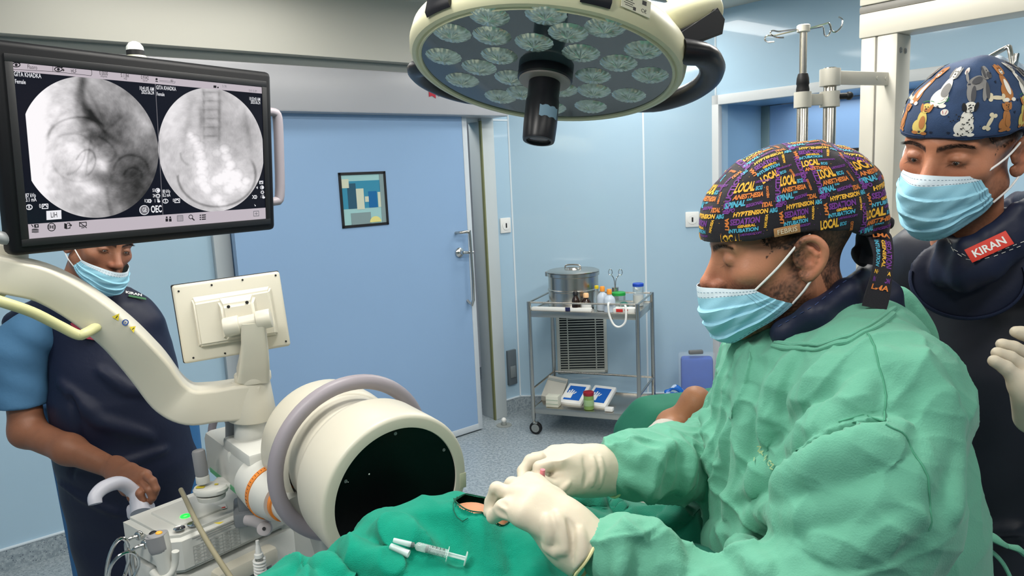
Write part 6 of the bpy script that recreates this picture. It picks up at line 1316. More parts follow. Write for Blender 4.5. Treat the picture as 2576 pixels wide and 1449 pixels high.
gf.cone(Q(2010, 930, 1.25), SR, .09, .085, .06); gf.chain([SR, (SR+ER)/2, ER, (ER+WR)/2, WR+np.array([.04, .03, 0]), WR+np.array([.012, .008, 0]), WR], [.082, .074, .064, .056, .048, .040, .030], .03)
# neck opening
gf.chain([Q(2210, 735, 1.14), Q(2090, 800, 1.13), Q(1975, 845, 1.14)], [.05, .072, .042], .012, op='sub'); gf.chain([Q(2150, 640, 1.14), Q(2050, 740, 1.14)], [.08, .07], .01, op='sub')
folds(gf, [
 ([(1960, 1185), (2040, 1130), (2130, 1075), (2205, 1062)], .016, -.016), ([(1955, 1165), (2030, 1105), (2110, 1060), (2160, 1030)], .016, .012), ([(1985, 1195), (2080, 1140), (2190, 1095), (2260, 1085)], .02, .013),
 ([(2050, 1040), (2090, 1075), (2130, 1050), (2180, 1010)], .011, .009), ([(2190, 960), (2150, 1000), (2120, 1040)], .012, .008),  ([(1840, 1270), (1900, 1215), (1960, 1190), (2030, 1180)], .018, .014), ([(1945, 1290), (1975, 1235), (2030, 1195)], .012, .010), ([(1830, 1290), (1930, 1300), (2050, 1290), (2200, 1240)], .022, .012),  ([(1745, 1345), (1830, 1350), (1900, 1330)], .018, .014), ([(1790, 1360), (1880, 1400), (1930, 1449)], .016, .01), ([(2050, 1365), (2110, 1375), (2200, 1350), (2300, 1290)], .02, .008),
 ([(1540, 1350), (1570, 1390), (1560, 1440)], .010, .009), ([(1640, 1345), (1680, 1380), (1700, 1440)], .013, .010), ([(1560, 1345), (1600, 1330), (1640, 1345)], .010, .009),  ([(1560, 1130), (1590, 1160), (1640, 1150), (1690, 1120)], .010, .009), ([(1600, 1130), (1640, 1175), (1640, 1220)], .010, .008), ([(1700, 1100), (1720, 1150), (1715, 1230)], .012, .010), ([(1780, 1040), (1795, 1110), (1800, 1180)], .012, .010), ([(1580, 1200), (1620, 1220), (1650, 1245)], .008, .007),  ([(1880, 880), (1870, 960), (1865, 1040)], .014, .008), ([(1900, 1000), (1880, 1100), (1850, 1220), (1830, 1290)], .016, .008), ([(2000, 900), (1950, 1000), (1930, 1100)], .02, .006),
 ([(1915, 1030), (1960, 1040), (1975, 1080)], .009, .005), ([(2100, 900), (2060, 960), (2000, 1020)], .02, .006), ([(2225, 880), (2260, 920), (2290, 960)], .012, .004), ([(2300, 880), (2340, 950), (2360, 1050)], .02, .005), ([(2380, 980), (2360, 1100), (2280, 1200), (2180, 1300)], .026, .008), ([(2400, 1040), (2410, 1150), (2400, 1300)], .018, .005), ([(1840, 980), (1875, 1000), (1900, 990)], .008, .005), ([(1650, 1345), (1660, 1400), (1640, 1449)], .01, .006)])
_ap = seam(gf, [(1945, 1200), (1985, 1168), (2040, 1132), (2100, 1100), (2160, 1078), (2215, 1064)]); _g = gf.grad(np.array(_ap))
_rd = seam(gf, [(1962, 1236), (2010, 1204), (2070, 1168), (2140, 1136), (2225, 1108)]); _gr = gf.grad(np.array(_rd)); gf.chain([p-n_*.008 for p, n_ in zip(_rd, _gr)], [.006+.008*math.sin(math.pi*(i+.5)/len(_rd)) for i in range(len(_rd))], .03)
for o_, r_ in ((.004, .010), (-.006, .008), (-.014, .007)): gf.chain([p+n_*o_ for p, n_ in zip(_ap, _g)], [.003+r_*math.sin(math.pi*(i+.5)/len(_ap))**.7 for i in range(len(_ap))], .003, op='sub')
def sm_(t, a, b): t = np.clip((t-a)/(b-a), 0, 1); return t*t*(3-2*t)
def seg_d(x, y, z, a, b):
    ba = b-a; t = np.clip(((x-a[0])*ba[0]+(y-a[1])*ba[1]+(z-a[2])*ba[2])/ba.dot(ba), 0, 1); return np.sqrt((x-a[0]-t*ba[0])**2+(y-a[1]-t*ba[1])**2+(z-a[2]-t*ba[2])**2), t
def gownfold(x, y, z):
    dn_, tn1 = seg_d(x, y, z, EL, WL); df_, tf1 = seg_d(x, y, z, ER, WR); du_, tu1 = seg_d(x, y, z, SL, EL)
    ws = np.exp(-(np.maximum(dn_-.03, 0)/.05)**2); wf_ = np.exp(-(np.maximum(df_-.03, 0)/.05)**2); wu = np.exp(-(np.maximum(du_-.06, 0)/.05)**2)*(1-ws)
    chest = (1-sm_(x, .36, .50))*(1-ws)*(1-wf_)*(1-wu)
    o = -.005+.011*ws*(.4+.6*tn1)*crease(x, y, z, (.15, -.2, 1), 6, 26, 1, 3)+.008*ws*crease(x, y, z, (1, -.3, .35), 4, 22, 2, 4)
    o = o+.011*wf_*(.4+.6*tf1)*crease(x, y, z, (.1, -.3, 1), 7, 28, 3, 3)+.007*wf_*crease(x, y, z, (1, .3, .5), 5, 24, 4, 4)
    o = o+.008*wu*crease(x, y, z, (.95, .1, .3), 2.5, 13, 5, 4)+.004*wu*crease(x, y, z, (1, 0, -.2), 4, 24, 6, 4)
    o = o+.010*chest*crease(x, y, z, (.3, 0, 1), 3.0, 27, 7, 3.2)+.006*chest*crease(x, y, z, (1, 0, -.6), 4, 28, 8, 3.5)
    return o+.005*(1-ws)*(1-wf_)*crease(x, y, z, (.75, .2, .9), 2.5, 13, 9, 4.5)+.0035*(1-ws)*crease(x, y, z, (.5, .3, -.9), 2.5, 20, 10, 3.5)+.0015*crease(x, y, z, (.8, .1, -.2), 3, 34, 12, 3.5)
_gf0 = gownfold
def gownfold(x, y, z):
    d = np.full(len(x), 1.)
    for k in range(0, len(_ap)-3, 3): d = np.minimum(d, seg_d(x, y, z, _ap[k], _ap[k+3])[0])
    return _gf0(x, y, z)*sm_(d, .014, .04)
_seam0 = seam
def gseam(F_, pts, off=0.):
    q = np.array(_seam0(F_, pts)); g = F_.grad(q); return list(q+g*(gownfold(q[:, 0], q[:, 1], q[:, 2])+off)[:, None])
gown = solid('surgical_gown', wrinkled(gf, gownfold), M_gown, doc1)
mb = MB()
for s_ in ([(2182, 838), (2200, 870), (2215, 930), (2228, 1000), (2225, 1060)], [(2228, 1068), (2262, 1090), (2300, 1150), (2325, 1200), (2335, 1270), (2330, 1330)], [(2110, 1062), (2170, 1045), (2225, 1060)]):
    t_ = gseam(gf, s_, off=.0004); mb.tube(t_, .0012, 6) if len(t_) > 1 else None
mb.build('seam', mat('gown_seam', (70, 140, 112), rough=.9), gown)
mb = MB()
for s_ in ([(1950, 874), (2000, 882), (2060, 880), (2130, 858), (2200, 822), (2256, 785)], [(1955, 866), (2010, 872), (2070, 868), (2140, 844), (2205, 806), (2250, 775)]):
    t_ = gseam(gf, s_, off=.001)
    if len(t_) > 2: mb.tube(t_[::2], [.0035+.0008*math.sin(i) for i in range(len(t_[::2]))], 8, sub=2)
mb.build('neck_binding', M_gown, gown)
# faded stamp on the chest
mb = MB()
for k, (t_, x0, y0, dx, dy) in enumerate((('N', 1921, 1128, 0, 0), ('Y', 1929, 1142, 0, 0), ('Z', 1934, 1157, 0, 0), ('U', 1940, 1166, 0, 0), ('N', 1946, 1174, 0, 0), ('I', 1912, 1168, 0, 0))):
    q = gf.px(x0, y0)
    if q is None: continue
    g = gf.grad(q[None])[0]; q = q+g*(gownfold(q[0:1], q[1:2], q[2:3])[0]+.002); ex_ = np.array([.55, -.0, -.83]); ex_ -= g*ex_.dot(g); ex_ /= np.linalg.norm(ex_); mb.text(t_, .012, frame(q+g*.0006, ex_, np.cross(g, ex_), g), bold=.02)
mb.build('faded_stamp', mat('stamp_faded', (150, 176, 128), rough=.9), gown)
# waist ties at the back
mb = MB(); mb.tube([Q(2470, 1350, 1.15), Q(2495, 1352, 1.14), Q(2520, 1366, 1.13), Q(2536, 1374, 1.13), Q(2560, 1380, 1.12), Q(2575, 1392, 1.12)], [.011, .013, .008, .006, .009, .009], 12, sub=5, flat=.5)
mb.tube([Q(2470, 1372, 1.15), Q(2500, 1392, 1.14), Q(2525, 1420, 1.13), Q(2545, 1460, 1.12)], [.006, .006, .006, .006], 10, sub=4, flat=.5); mb.build('waist_tie', M_gown, gown)
# collar flap at the back of the neck
G = Field(Q(2200, 900, 1.15)-.03, Q(2330, 700, 1.2)+.05, .004); G.chain([Q(2235, 745, 1.17), Q(2262, 775, 1.16), Q(2285, 830, 1.15), Q(2300, 880, 1.13)], [.012, .02, .03, .03], .02, sub=3); ripple(G, lambda x, y, z: .003*np.sin(x*160+z*60)); solid('gown_collar_flap', G, M_gown, gown)
# ---- gloved hands
def glove(name, F_, parent, cuff, cd, r0, label=None, smooth=1):
    o = solid(name, F_, M_glove, parent, smooth=smooth)
    mb = MB(); cd = np.array(cd)/np.linalg.norm(cd); a = np.cross(cd, [0, 0, 1]); a /= np.linalg.norm(a); b = np.cross(a, cd)
    mb.tube([cuff+a*r0[0]*math.cos(t)+b*r0[1]*math.sin(t)+cd*.002*math.sin(3*t) for t in np.linspace(0, 2*math.pi, 33)[:-1]], .0022, 8, closed=True); mb.build('cuff_roll', M_gloveroll, o); return o
wn = Q(1425, 1338, .885)
nf = Field(Q(1200, 1460, .85)-.03, Q(1530, 1170, 1.02)+.03, .0017)
mc_ = [Q(1296, 1246, .915), Q(1306, 1226, .94), Q(1330, 1216, .962), Q(1352, 1216, .98)]
hand(nf, wn, mc_, [[mc_[0], Q(1250, 1231, .925), Q(1236, 1263, .93), Q(1230, 1288, .925)], [mc_[1], Q(1288, 1218, .955), Q(1262, 1245, .962), Q(1268, 1275, .955)], [mc_[2], Q(1332, 1205, .985), Q(1310, 1240, 1.0), Q(1318, 1270, .985)], [mc_[3], Q(1352, 1212, 1.0), Q(1345, 1250, 1.01), Q(1350, 1275, 1.0)]],
     [Q(1392, 1330, .868), Q(1316, 1296, .878), Q(1268, 1280, .895), Q(1241, 1300, .91)], wr=.0275, pr=.0135)
nf.cone(Q(1345, 1270, .90), Q(1400, 1310, .89), .024, .027, .02)
nf.chain([wn, Q(1455, 1368, .875), Q(1486, 1392, .868)], [.029, .032, .036], .02)
folds(nf, [([(1375, 1300), (1380, 1340), (1375, 1385)], .006, .0022), ([(1400, 1290), (1418, 1330), (1420, 1390)], .006, .0025), ([(1370, 1375), (1395, 1392), (1420, 1380)], .005, .003), ([(1430, 1310), (1445, 1350), (1450, 1420)], .005, -.002), ([(1460, 1330), (1462, 1370), (1452, 1430)], .006, .002), ([(1262, 1262), (1272, 1272)], .0018, -.001), ([(1251, 1283), (1262, 1292), (1270, 1298)], .0018, -.0012), ([(1245, 1240), (1240, 1262)], .0015, -.0008)], k=.006)
trim(nf, Q(1490, 1395, .866), WL-wn+np.array([.0, -.004, -.01])); glove('surgical_glove', nf, doc1, Q(1490, 1395, .866), WL-wn, (.037, .036))
wf = Q(1468, 1184, 1.06); ff = Field(Q(1290, 1260, 1.0)-.03, Q(1560, 1110, 1.15)+.03, .0018)
mf_ = [Q(1402, 1158, 1.02), Q(1388, 1148, 1.045), Q(1394, 1144, 1.07), Q(1405, 1150, 1.09)]
hand(ff, wf, mf_, [[mf_[0], Q(1358, 1177, 1.005), Q(1354, 1197, 1.0), Q(1362, 1213, .99)], [mf_[1], Q(1335, 1160, 1.05), Q(1316, 1185, 1.04), Q(1314, 1212, 1.02)], [mf_[2], Q(1345, 1155, 1.085), Q(1330, 1185, 1.08), Q(1335, 1210, 1.06)], [mf_[3], Q(1372, 1160, 1.11), Q(1362, 1190, 1.11), Q(1366, 1212, 1.09)]],
     [Q(1448, 1208, 1.03), Q(1408, 1224, 1.005), Q(1384, 1226, .995), Q(1366, 1216, .985)], wr=.027, pr=.0145)
ff.cone(Q(1420, 1200, 1.03), Q(1450, 1195, 1.04), .024, .027, .02); ff.chain([wf, Q(1500, 1183, 1.075), Q(1542, 1186, 1.09)], [.030, .034, .038], .02)
folds(ff, [([(1490, 1150), (1497, 1180), (1490, 1220)], .004, .0016), ([(1510, 1150), (1516, 1185), (1508, 1225)], .004, .0014), ([(1432, 1215), (1420, 1228), (1405, 1240)], .003, .0016), ([(1470, 1150), (1478, 1190), (1470, 1220)], .005, -.0015)], k=.005)
trim(ff, Q(1542, 1187, 1.088), WR-wf); glove('surgical_glove', ff, doc1, Q(1542, 1187, 1.088), WR-wf, (.039, .038))
mb = MB(); nh = Q(1363, 1214, .985); mb.cyl(nh, nh+np.array([.002, -.002, .02]), .0045, .0035, n=12); mb.cyl(nh, nh+np.array([-.02, -.002, -.06]), .0006, n=6, mi=1)
tag(mb.build('needle', [mat('needle_pink', (206, 120, 130), rough=.4), M_chrome]), 'needle with small pink hub held in the gloved fingers over the drape opening', 'needle')
# ---------------------------------------------------------------- the second doctor on the right
O2 = np.array([.765, 1.24, 1.605]); M2 = headmat(O2, (-.80, -.53, -.17), roll=-.13)
e_ = xf(M2, [(.032, -.097, .006)])[0]; t_ = Q(2402, 408, e_[1]); O2 = O2+(t_-e_); M2 = headmat(O2, (-.80, -.53, -.17), roll=-.13)
doc2 = thing('person', (O2[0]+.12, O2[1]+.1, 0), 'person in a dog print cap and dark apron behind, one gloved hand raised', 'person')
V, F, Vw, col2, ex, HF2 = build_head(M2, 'head', doc2, None, (184, 124, 94), beard=.38, lid=.75, h=.0019, nose=.99)
tb = Field((.55, 1.0, .7), (1.3, 1.75, 1.6), .012); nb = xf(M2, [(0, .04, -.14)])[0]
tb.cone(nb, (.90, 1.38, 1.37), .056, .07, .04); tb.loft([(.72, .97, 1.48, .13, .16, 0), (1.2, .97, 1.48, .13, .16, 0), (1.34, .96, 1.47, .09, .12, 0)], .05)
Vb, Fb = tb.mesh(1); n2 = len(V)
solid('body', (np.r_[Vw, Vb], np.r_[F, Fb+n2]), [skin1, M_eye, M_iris, M_hair], doc2, color=lambda W: np.r_[col2(W[:n2]), np.repeat(np.array(lin((176, 120, 94))[:3])[None], len(W)-n2, 0)], extra=ex)
make_mask(M2, doc2, 46, 76, seed=9, ztop=-.012, zc=-.012, zbot=-.136, bulge_=.002)
hem2 = lambda X, Y: .041+.0*X-.35*np.maximum(Y, 0)
G2 = cap_field([((0, .012, .062), (.086, .106, .088), .01), ((0, -.032, .052), (.078, .078, .068), .03)], hem2, .0028)
ripple(G2, lambda x, y, z: .002*np.sin(x*60+y*50)*np.sin(z*50+y*30)+.0018*np.sin(x*140)*np.clip((z-.12)/.05, 0, 1))
W2_ = Wrap(G2, cy=.012, R=.1)
COLS = {'w': 0, 'g': 1, 'k': 2, 't': 3, 'y': 4, 'b': 5, 'n': 6, 'r': 7, 'd': 8, 'l': 9, 'c': 10}
dogcols = [(226, 222, 212), (132, 130, 128), (26, 26, 30), (172, 112, 60), (206, 184, 100), (212, 200, 170), (40, 120, 70), (176, 40, 60), (20, 30, 52), (74, 74, 78), (60, 92, 140)]
M_dogs = [mat('dog_print_%s' % k, c, rough=.8) for k, c in zip('white grey black tan yellow bone green red paw charcoal sky'.split(), dogcols)]
def shape(u, v, s, L, flip=1, lay0=1):
    s *= 1.5
    for i, (cx, cy, a, b, r, c) in enumerate(L): W2_.ellipse(u+cx*s*flip, v+cy*s, a*s, b*s, COLS[c], r*flip, lay=lay0+i*.35, n=20)
SIT = lambda a, b, d: [(-.1, -.55, .42, .45, 0, a), (0, -.1, .28, .5, .1, a), (-.3, -.92, .2, .1, 0, b), (.2, -.95, .16, .1, 0, b), (.05, -.3, .17, .4, 0, b), (.08, .55, .3, .28, 0, a), (-.18, .55, .1, .25, .3, d), (.36, .55, .1, .25, -.3, d), (.12, .45, .14, .12, 0, b), (.02, .62, .035, .035, 0, 'k'), (.2, .62, .035, .035, 0, 'k'), (.12, .5, .05, .04, 0, 'k'), (.12, .38, .07, .015, 0, 'k')]
WALK = lambda a, b: [(-.1, .0, .55, .33, .1, a), (-.45, -.45, .13, .4, .2, a), (-.25, -.5, .12, .4, 0, b), (.3, -.45, .12, .42, -.1, a), (.45, -.4, .11, .4, 0, b), (.5, .4, .33, .3, 0, a), (.72, .28, .2, .15, 0, b), (.35, .42, .11, .28, .3, b), (-.72, .3, .07, .3, .5, a), (.6, .48, .035, .035, 0, 'k'), (.86, .34, .05, .04, 0, 'k'), (-.1, .1, .3, .15, .2, b)]
def bone(u, v, s, r):
    W2_.ellipse(u, v, s*.9, s*.22, COLS['b'], r, 1)
    for k in (-1, 1):
        for m in (-1, 1): x, y = k*.85*s, m*.22*s; W2_.ellipse(u+x*math.cos(r)-y*math.sin(r), v+x*math.sin(r)+y*math.cos(r), s*.26, s*.24, COLS['b'], r, 1.2)
def ball(u, v, s): W2_.ellipse(u, v, s, s, COLS['w'], 0, 1); W2_.ellipse(u-s*.4, v, s*.07, s*.7, COLS['r'], .25, 1.6); W2_.ellipse(u+s*.4, v, s*.07, s*.7, COLS['r'], -.25, 1.6)
def paw(u, v, s):
    W2_.ellipse(u, v, s, s*.8, COLS['d'], 0, 1)
    for k in (-1.1, -.4, .4, 1.1): W2_.ellipse(u+k*s, v+s*(1.25-.35*abs(k)), s*.33, s*.45, COLS['d'], 0, 1)
def leash(u, v, s):
    for i in range(26): t = i/25; W2_.ellipse(u+(t-.5)*2*s, v+.12*s*math.sin(t*5)+(.45*s*max(0, t-.75)*3), s*.05, s*.035, COLS['n'], .3, .8, n=8)
    for i in range(12): a = i*.52; W2_.ellipse(u+s*1.0+.1*s*math.cos(a), v+.28*s+.16*s*math.sin(a), s*.035, s*.035, COLS['n'], 0, .8, n=8)
rd = random.Random(4)
MS = 1.18
for i in range(-3, 4):   # the motif repeats round the cap (u = arc length from the forehead, wearer's left positive)
    u = i*.142+.03
    shape(u-.045, .074, .0165, SIT('y', 't', 't')); 
    shape(u-.028, .118, .0185, SIT('w', 'w', 'g')); W2_.ellipse(u-.026, .112, .006, .009, COLS['g'], .2, 4); shape(u+.02, .120, .019, WALK('g', 'l')); bone(u+.047, .098, .0125, -.15)
    shape(u+.008, .074, .0175, SIT('w', 'w', 'k'))
    for k in range(40): x, y = rd.gauss(-.08, .28), rd.uniform(-.95, .7); W2_.ellipse(u+.008+x*.026, .074+y*.026, .0009, .0009, COLS['k'], 0, 6.5, n=7)
    bone(u+.035, .066, .0115, 1.15); shape(u+.058, .072, .015, SIT('t', 't', 't')); shape(u+.07, .118, .018, SIT('t', 'w', 't')); ball(u-.018, .083, .0046); ball(u-.004, .136, .0042); leash(u-.035, .096, .016)
    for k in range(10): paw(u+rd.uniform(-.07, .07), rd.choice((.052, .09, .118, .074)), .0016)
W2_.project(M2, mbd := MB(), 1, off=.0004)
capm = mat('cap_cloth_navy', (44, 66, 100), rough=.8, bump=.2, bscale=700, var=.3, vscale=18)
Vc, Fc = G2.mesh(1); cap2 = solid('surgical_cap', (xf(M2, Vc), Fc), [capm]+M_dogs, doc2, extra=mbd)
mb = MB(); ang = np.linspace(0, 2*math.pi, 73)
hp, ok = G2.hit(np.c_[np.sin(ang)*.2, .012-np.cos(ang)*.2, .0455-.35*np.maximum(-np.cos(ang)*0+(.012-np.cos(ang)*.1), 0)], np.c_[-np.sin(ang), np.cos(ang), 0*ang], 0, .2, 140); mb.tube(xf(M2, hp[ok][:-1]), .0011, 6); mb.build('hem', mat('cap_hem_navy', (26, 44, 76), rough=.8), cap2)
# apron body
af = Field((.52, .98, .55), (1.6, 1.95, 1.52), .009)
Sx = lambda px, py, d: Q(px, py, d)
cx2 = .97
af.loft([(.55, cx2+.01, 1.48, .22, .26, 0), (1.0, cx2, 1.48, .215, .25, 0), (1.2, cx2, 1.48, .21, .245, 0), (1.32, cx2, 1.48, .20, .22, 0), (1.39, cx2-.01, 1.47, .16, .17, 0), (1.43, cx2-.02, 1.45, .10, .10, 0)], .03)
af.chain([Q(2400, 640, 1.36), Q(2330, 650, 1.44), Q(2262, 700, 1.52), Q(2240, 780, 1.52)], [.055, .055, .06, .07], .06)
af.cone((cx2+.05, 1.3, 1.33), (cx2+.12, 1.2, 1.15), .09, .08, .06)
folds(af, [([(2360, 1330), (2450, 1342), (2576, 1330)], .012, .006), ([(2420, 1365), (2500, 1372), (2570, 1360)], .010, -.005)])
ripple(af, lambda x, y, z: .003*np.sin(x*20+z*9)*np.sin(z*13+y*8))
apr = solid('radiation_apron', af, mat('apron_charcoal', (34, 36, 46), rough=.42, spec=.4, bump=.1, bscale=40), doc2)
# navy neck shield with stitched edge and red label
kf = Field((.45, .9, 1.2), (1.25, 1.6, 1.62), .0048)
nk = [Q(2382, 612, 1.23), Q(2430, 618, 1.18), Q(2490, 590, 1.16), Q(2560, 530, 1.16), Q(2640, 480, 1.25), Q(2560, 500, 1.42), Q(2460, 555, 1.42), Q(2400, 592, 1.34)]
for a, b in zip(nk, nk[1:]+nk[:1]): kf.cone(a, b, .012, .012, .012); kf.cone(a+np.array([0, .0, -.03]), b+np.array([0, 0, -.03]), .014, .014, .025); kf.cone(a+np.array([0, .0, -.055]), b+np.array([0, 0, -.055]), .016, .016, .025)
bib = [Q(2345, 640, 1.2), Q(2400, 680, 1.19), Q(2480, 650, 1.18), Q(2560, 600, 1.18)]
bc_ = Q(2430, 700, 1.245); bn = np.array([-.45, -.85, .22]); bn /= np.linalg.norm(bn); bu = np.cross([0, 0, 1], bn); bu /= np.linalg.norm(bu); bv = np.cross(bn, bu); RB_ = np.stack([bu, bv, bn], 1)
kf.ell(bc_, (.088, .072, .014), .012, R=RB_); kf.ell(bc_+np.array([.07, .0, .05]), (.1, .07, .02), .02, R=RB_)
ksh = solid('neck_shield', kf, M_navy, doc2)
mb = MB(); ring = []
for a in np.linspace(-3.3, .3, 60):
    p = bc_+bu*.084*math.cos(a)+bv*.069*math.sin(a)+bn*.05; h_, ok = kf.hit(p[None], -bn[None], 0, .1, 100)
    if ok[0]: ring.append(h_[0])
if len(ring) > 4: mb.tube(ring, .0045, 8, flat=.5); mb.build('edge_binding', M_navytrim, ksh)
mb = MB()
for off_ in (0, 8):
    th_ = seam(kf, [(2383+off_*.4, 600-off_*-.2), (2400, 632-off_*.6), (2430, 652-off_), (2455, 656-off_), (2500, 645-off_), (2576, 615-off_)], off=.0008)
    for a, b in zip(th_[::2], th_[1::2]): mb.tube([a, b], .0006, 4)
if mb.v: mb.build('stitching', M_thread, ksh)
lp = kf.px(2487, 622)
if lp is not None:
    g = kf.grad(lp[None])[0]; g = g*.4+bn*.6; g /= np.linalg.norm(g); ex_ = np.array([1., 0, .38]); ex_ -= g*ex_.dot(g); ex_ /= np.linalg.norm(ex_); ML_ = frame(lp+g*.004, ex_, np.cross(g, ex_), g); mb = MB(); mb.box((0, 0, 0), (.062, .0235, .0016), .0006, ML_); mb.text('KIRAN', .0165, ML_ @ Matrix.Translation((0, -.001, .0006)), mi=1, bold=.025); mb.build('red_label', [mat('label_red_orange', (206, 52, 36), rough=.55), M_white], ksh)
# raised gloved hand
hf = Field(Q(2480, 1100, 1.0)-np.array([.03, .12, .03]), Q(2700, 800, 1.12)+np.array([.03, .05, .03]), .0022)
wr2 = Q(2680, 1090, 1.12); m_ = [Q(2640, 905, 1.06), Q(2630, 935, 1.04), Q(2618, 960, 1.02), Q(2600, 985, 1.0)]
hand(hf, wr2, m_, [[m_[0], Q(2610, 855, 1.05), Q(2570, 838, 1.05), Q(2556, 835, 1.05)], [m_[1], Q(2590, 895, 1.04), Q(2550, 875, 1.04), Q(2521, 866, 1.04)], [m_[2], Q(2580, 925, 1.02), Q(2540, 900, 1.02), Q(2509, 888, 1.02)], [m_[3], Q(2562, 955, 1.0), Q(2530, 925, 1.0), Q(2501, 908, 1.0)]],
     [Q(2640, 1040, 1.06), Q(2600, 1000, 1.12), Q(2570, 960, 1.15), Q(2550, 930, 1.16)], wr=.03, pr=.016, fr=(.0115, .0108, .0098, .0086))
hf.cone(Q(2580, 985, 1.0), Q(2600, 1050, 1.03), .016, .026, .03)
glove('surgical_glove', hf, doc2, Q(2760, 1130, 1.16), (wr2-Q(2620, 960, 1.03)), (.04, .04))
sf = Field(Q(2650, 1250, 1.1)-.08, Q(2800, 1050, 1.3)+np.array([.22, .2, .14]), .009); sf.chain([wr2, Q(2760, 1150, 1.18), (cx2+.22, 1.26, 1.12), (cx2+.14, 1.4, 1.33)], [.032, .045, .06, .075], .02); solid('scrub_sleeve', sf, mat('scrub_blue', (66, 110, 146), rough=.8, bump=.2, bscale=80), doc2)
# ---------------------------------------------------------------- the man behind the x-ray machine
O3 = np.array([-1.225, 2.2, 1.454]); f3 = (.804, -.533, -.265); M3 = headmat(O3, f3, roll=-.2)
tech = thing('person', (O3[0]-.05, O3[1]+.05, 0), 'person in mask and navy apron behind the x-ray machine, hand on its handle', 'person')
V, F, Vw, col3, ex, HF3 = build_head(M3, 'head', tech, None, (150, 102, 78), beard=.22, lid=.4, h=.0024)
bf = Field((-1.62, 1.75, .55), (-.9, 2.5, 1.45), .008); nb3 = xf(M3, [(0, .03, -.12)])[0]
bf.cone(nb3, nb3+np.array([-.02, .04, -.12]), .054, .07, .03); bf.loft([(.6, -1.30, 2.27, .13, .1, 0), (1.1, -1.30, 2.27, .14, .1, 0), (1.26, -1.30, 2.27, .1, .07, 0)], .05)
shR = Q(45, 860, 2.2); elR = Q(68, 1085, 2.16); wrR = Q(288, 1180, 2.0); hnR = Q(335, 1208, 1.94)
bf.chain([shR, elR], [.052, .046], .02); bf.chain([elR, (elR+wrR)/2, wrR], [.045, .041, .028], .03)
shL = Q(380, 860, 2.28); elL = Q(402, 1010, 2.36); wrL = Q(424, 1100, 2.38); bf.chain([shL, elL, wrL, Q(440, 1150, 2.36), Q(445, 1190, 2.34)], [.042, .040, .03, .03, .02], .02)
mcp3 = [Q(352, 1208, 1.90), Q(352, 1215, 1.92), Q(336, 1228, 1.925), Q(318, 1236, 1.92)]
for m in mcp3: bf.cone(wrR, m, .026, .016, .012)
V3h, F3h = bf.mesh(1); n3 = len(V)
# fingers with a finer grid, merged into the same mesh
fq = Field(Q(240, 1280, 1.85)-.03, Q(410, 1150, 2.0)+.06, .0024)
m3 = [Q(366, 1196, 1.90), Q(356, 1210, 1.90), Q(340, 1222, 1.90), Q(322, 1230, 1.905)]
hand(fq, wrR, m3, [[m3[0], Q(384, 1210, 1.86), Q(393, 1230, 1.855), Q(391, 1242, 1.86)], [m3[1], Q(376, 1232, 1.855), Q(384, 1252, 1.855), Q(378, 1262, 1.86)], [m3[2], Q(352, 1242, 1.85), Q(360, 1260, 1.85), Q(355, 1268, 1.86)], [m3[3], Q(330, 1250, 1.855), Q(336, 1262, 1.855), Q(336, 1268, 1.86)]], [Q(300, 1195, 1.97), Q(325, 1225, 1.96), Q(345, 1245, 1.95)], wr=.029, pr=.0165, fr=(.0115, .0105, .0095, .0085))
Vf, Ff = fq.mesh(1); VV = np.r_[Vw, V3h, Vf]; FF = np.r_[F, F3h+n3, Ff+n3+len(V3h)]
arm_t = np.array(lin((132, 88, 66))[:3])
solid('body', (VV, FF), [skin1, M_eye, M_iris, M_hair], tech, color=lambda W: np.r_[col3(W[:n3]), np.repeat(arm_t[None], len(W)-n3, 0)], extra=ex)
hrf = Field((-.095, -.12, -.1), (.095, .13, .16), .004); hrf.ell((0, .012, .055), (.082, .104, .092), .01); X, Y, Z = hrf.grid(); hrf.D = np.maximum(hrf.D, ((.045-.25*np.maximum(Y, 0)-1.1*np.maximum(Y-.03, 0))-Z)).astype(np.float32); hrf.plane((0, -.07, .07), (0, -1, -.2)); Vh, Fh = hrf.mesh(1); solid('hair', (xf(M3, Vh), Fh), M_hair, tech)
make_mask(M3, tech, 62, 92, seed=5, ztop=-.044, zc=-.036, zbot=-.142)
vf = Field((-1.66, 1.95, .25), (-.86, 2.55, 1.46), .008)
vf.loft([(.25, -1.28, 2.3, .185, .13, 0), (.62, -1.27, 2.29, .205, .15, 0), (.76, -1.262, 2.28, .215, .17, 0), (.98, -1.268, 2.27, .195, .165, 0), (1.12, -1.27, 2.29, .18, .15, 0), (1.2, -1.285, 2.29, .18, .13, 0), (1.27, -1.285, 2.28, .15, .1, 0), (1.31, -1.28, 2.27, .09, .07, 0)], .04)
vf.chain([Q(185, 770, 2.24), Q(110, 788, 2.26), Q(40, 812, 2.27)], [.04, .045, .04], .05, sub=2); vf.chain([Q(255, 770, 2.26), Q(330, 776, 2.28), Q(370, 810, 2.28)], [.04, .045, .045], .05, sub=2)
vf.ell(nb3+np.array([.0, -.0, -.01]), (.062, .062, .12), .006, op='sub')
folds(vf, [([(250, 930), (320, 980), (400, 990)], .02, .008), ([(150, 960), (250, 1060), (380, 1100)], .03, .008), ([(160, 1150), (280, 1180), (420, 1130)], .02, .008), ([(180, 1000), (200, 1100), (180, 1200)], .02, -.006), ([(120, 1195), (200, 1250), (300, 1290)], .016, .010)])
ripple(vf, lambda x, y, z: .004*np.sin(x*18+z*24)*np.cos(z*16-x*10))
vest = solid('lead_apron', vf, M_navy, tech)
clf = Field(nb3-.13, nb3+.13, .005)
rg = [nb3+np.array([.066*math.cos(a), .066*math.sin(a), -.02+.02*math.sin(a)]) for a in np.linspace(0, 2*math.pi, 13)[:-1]]
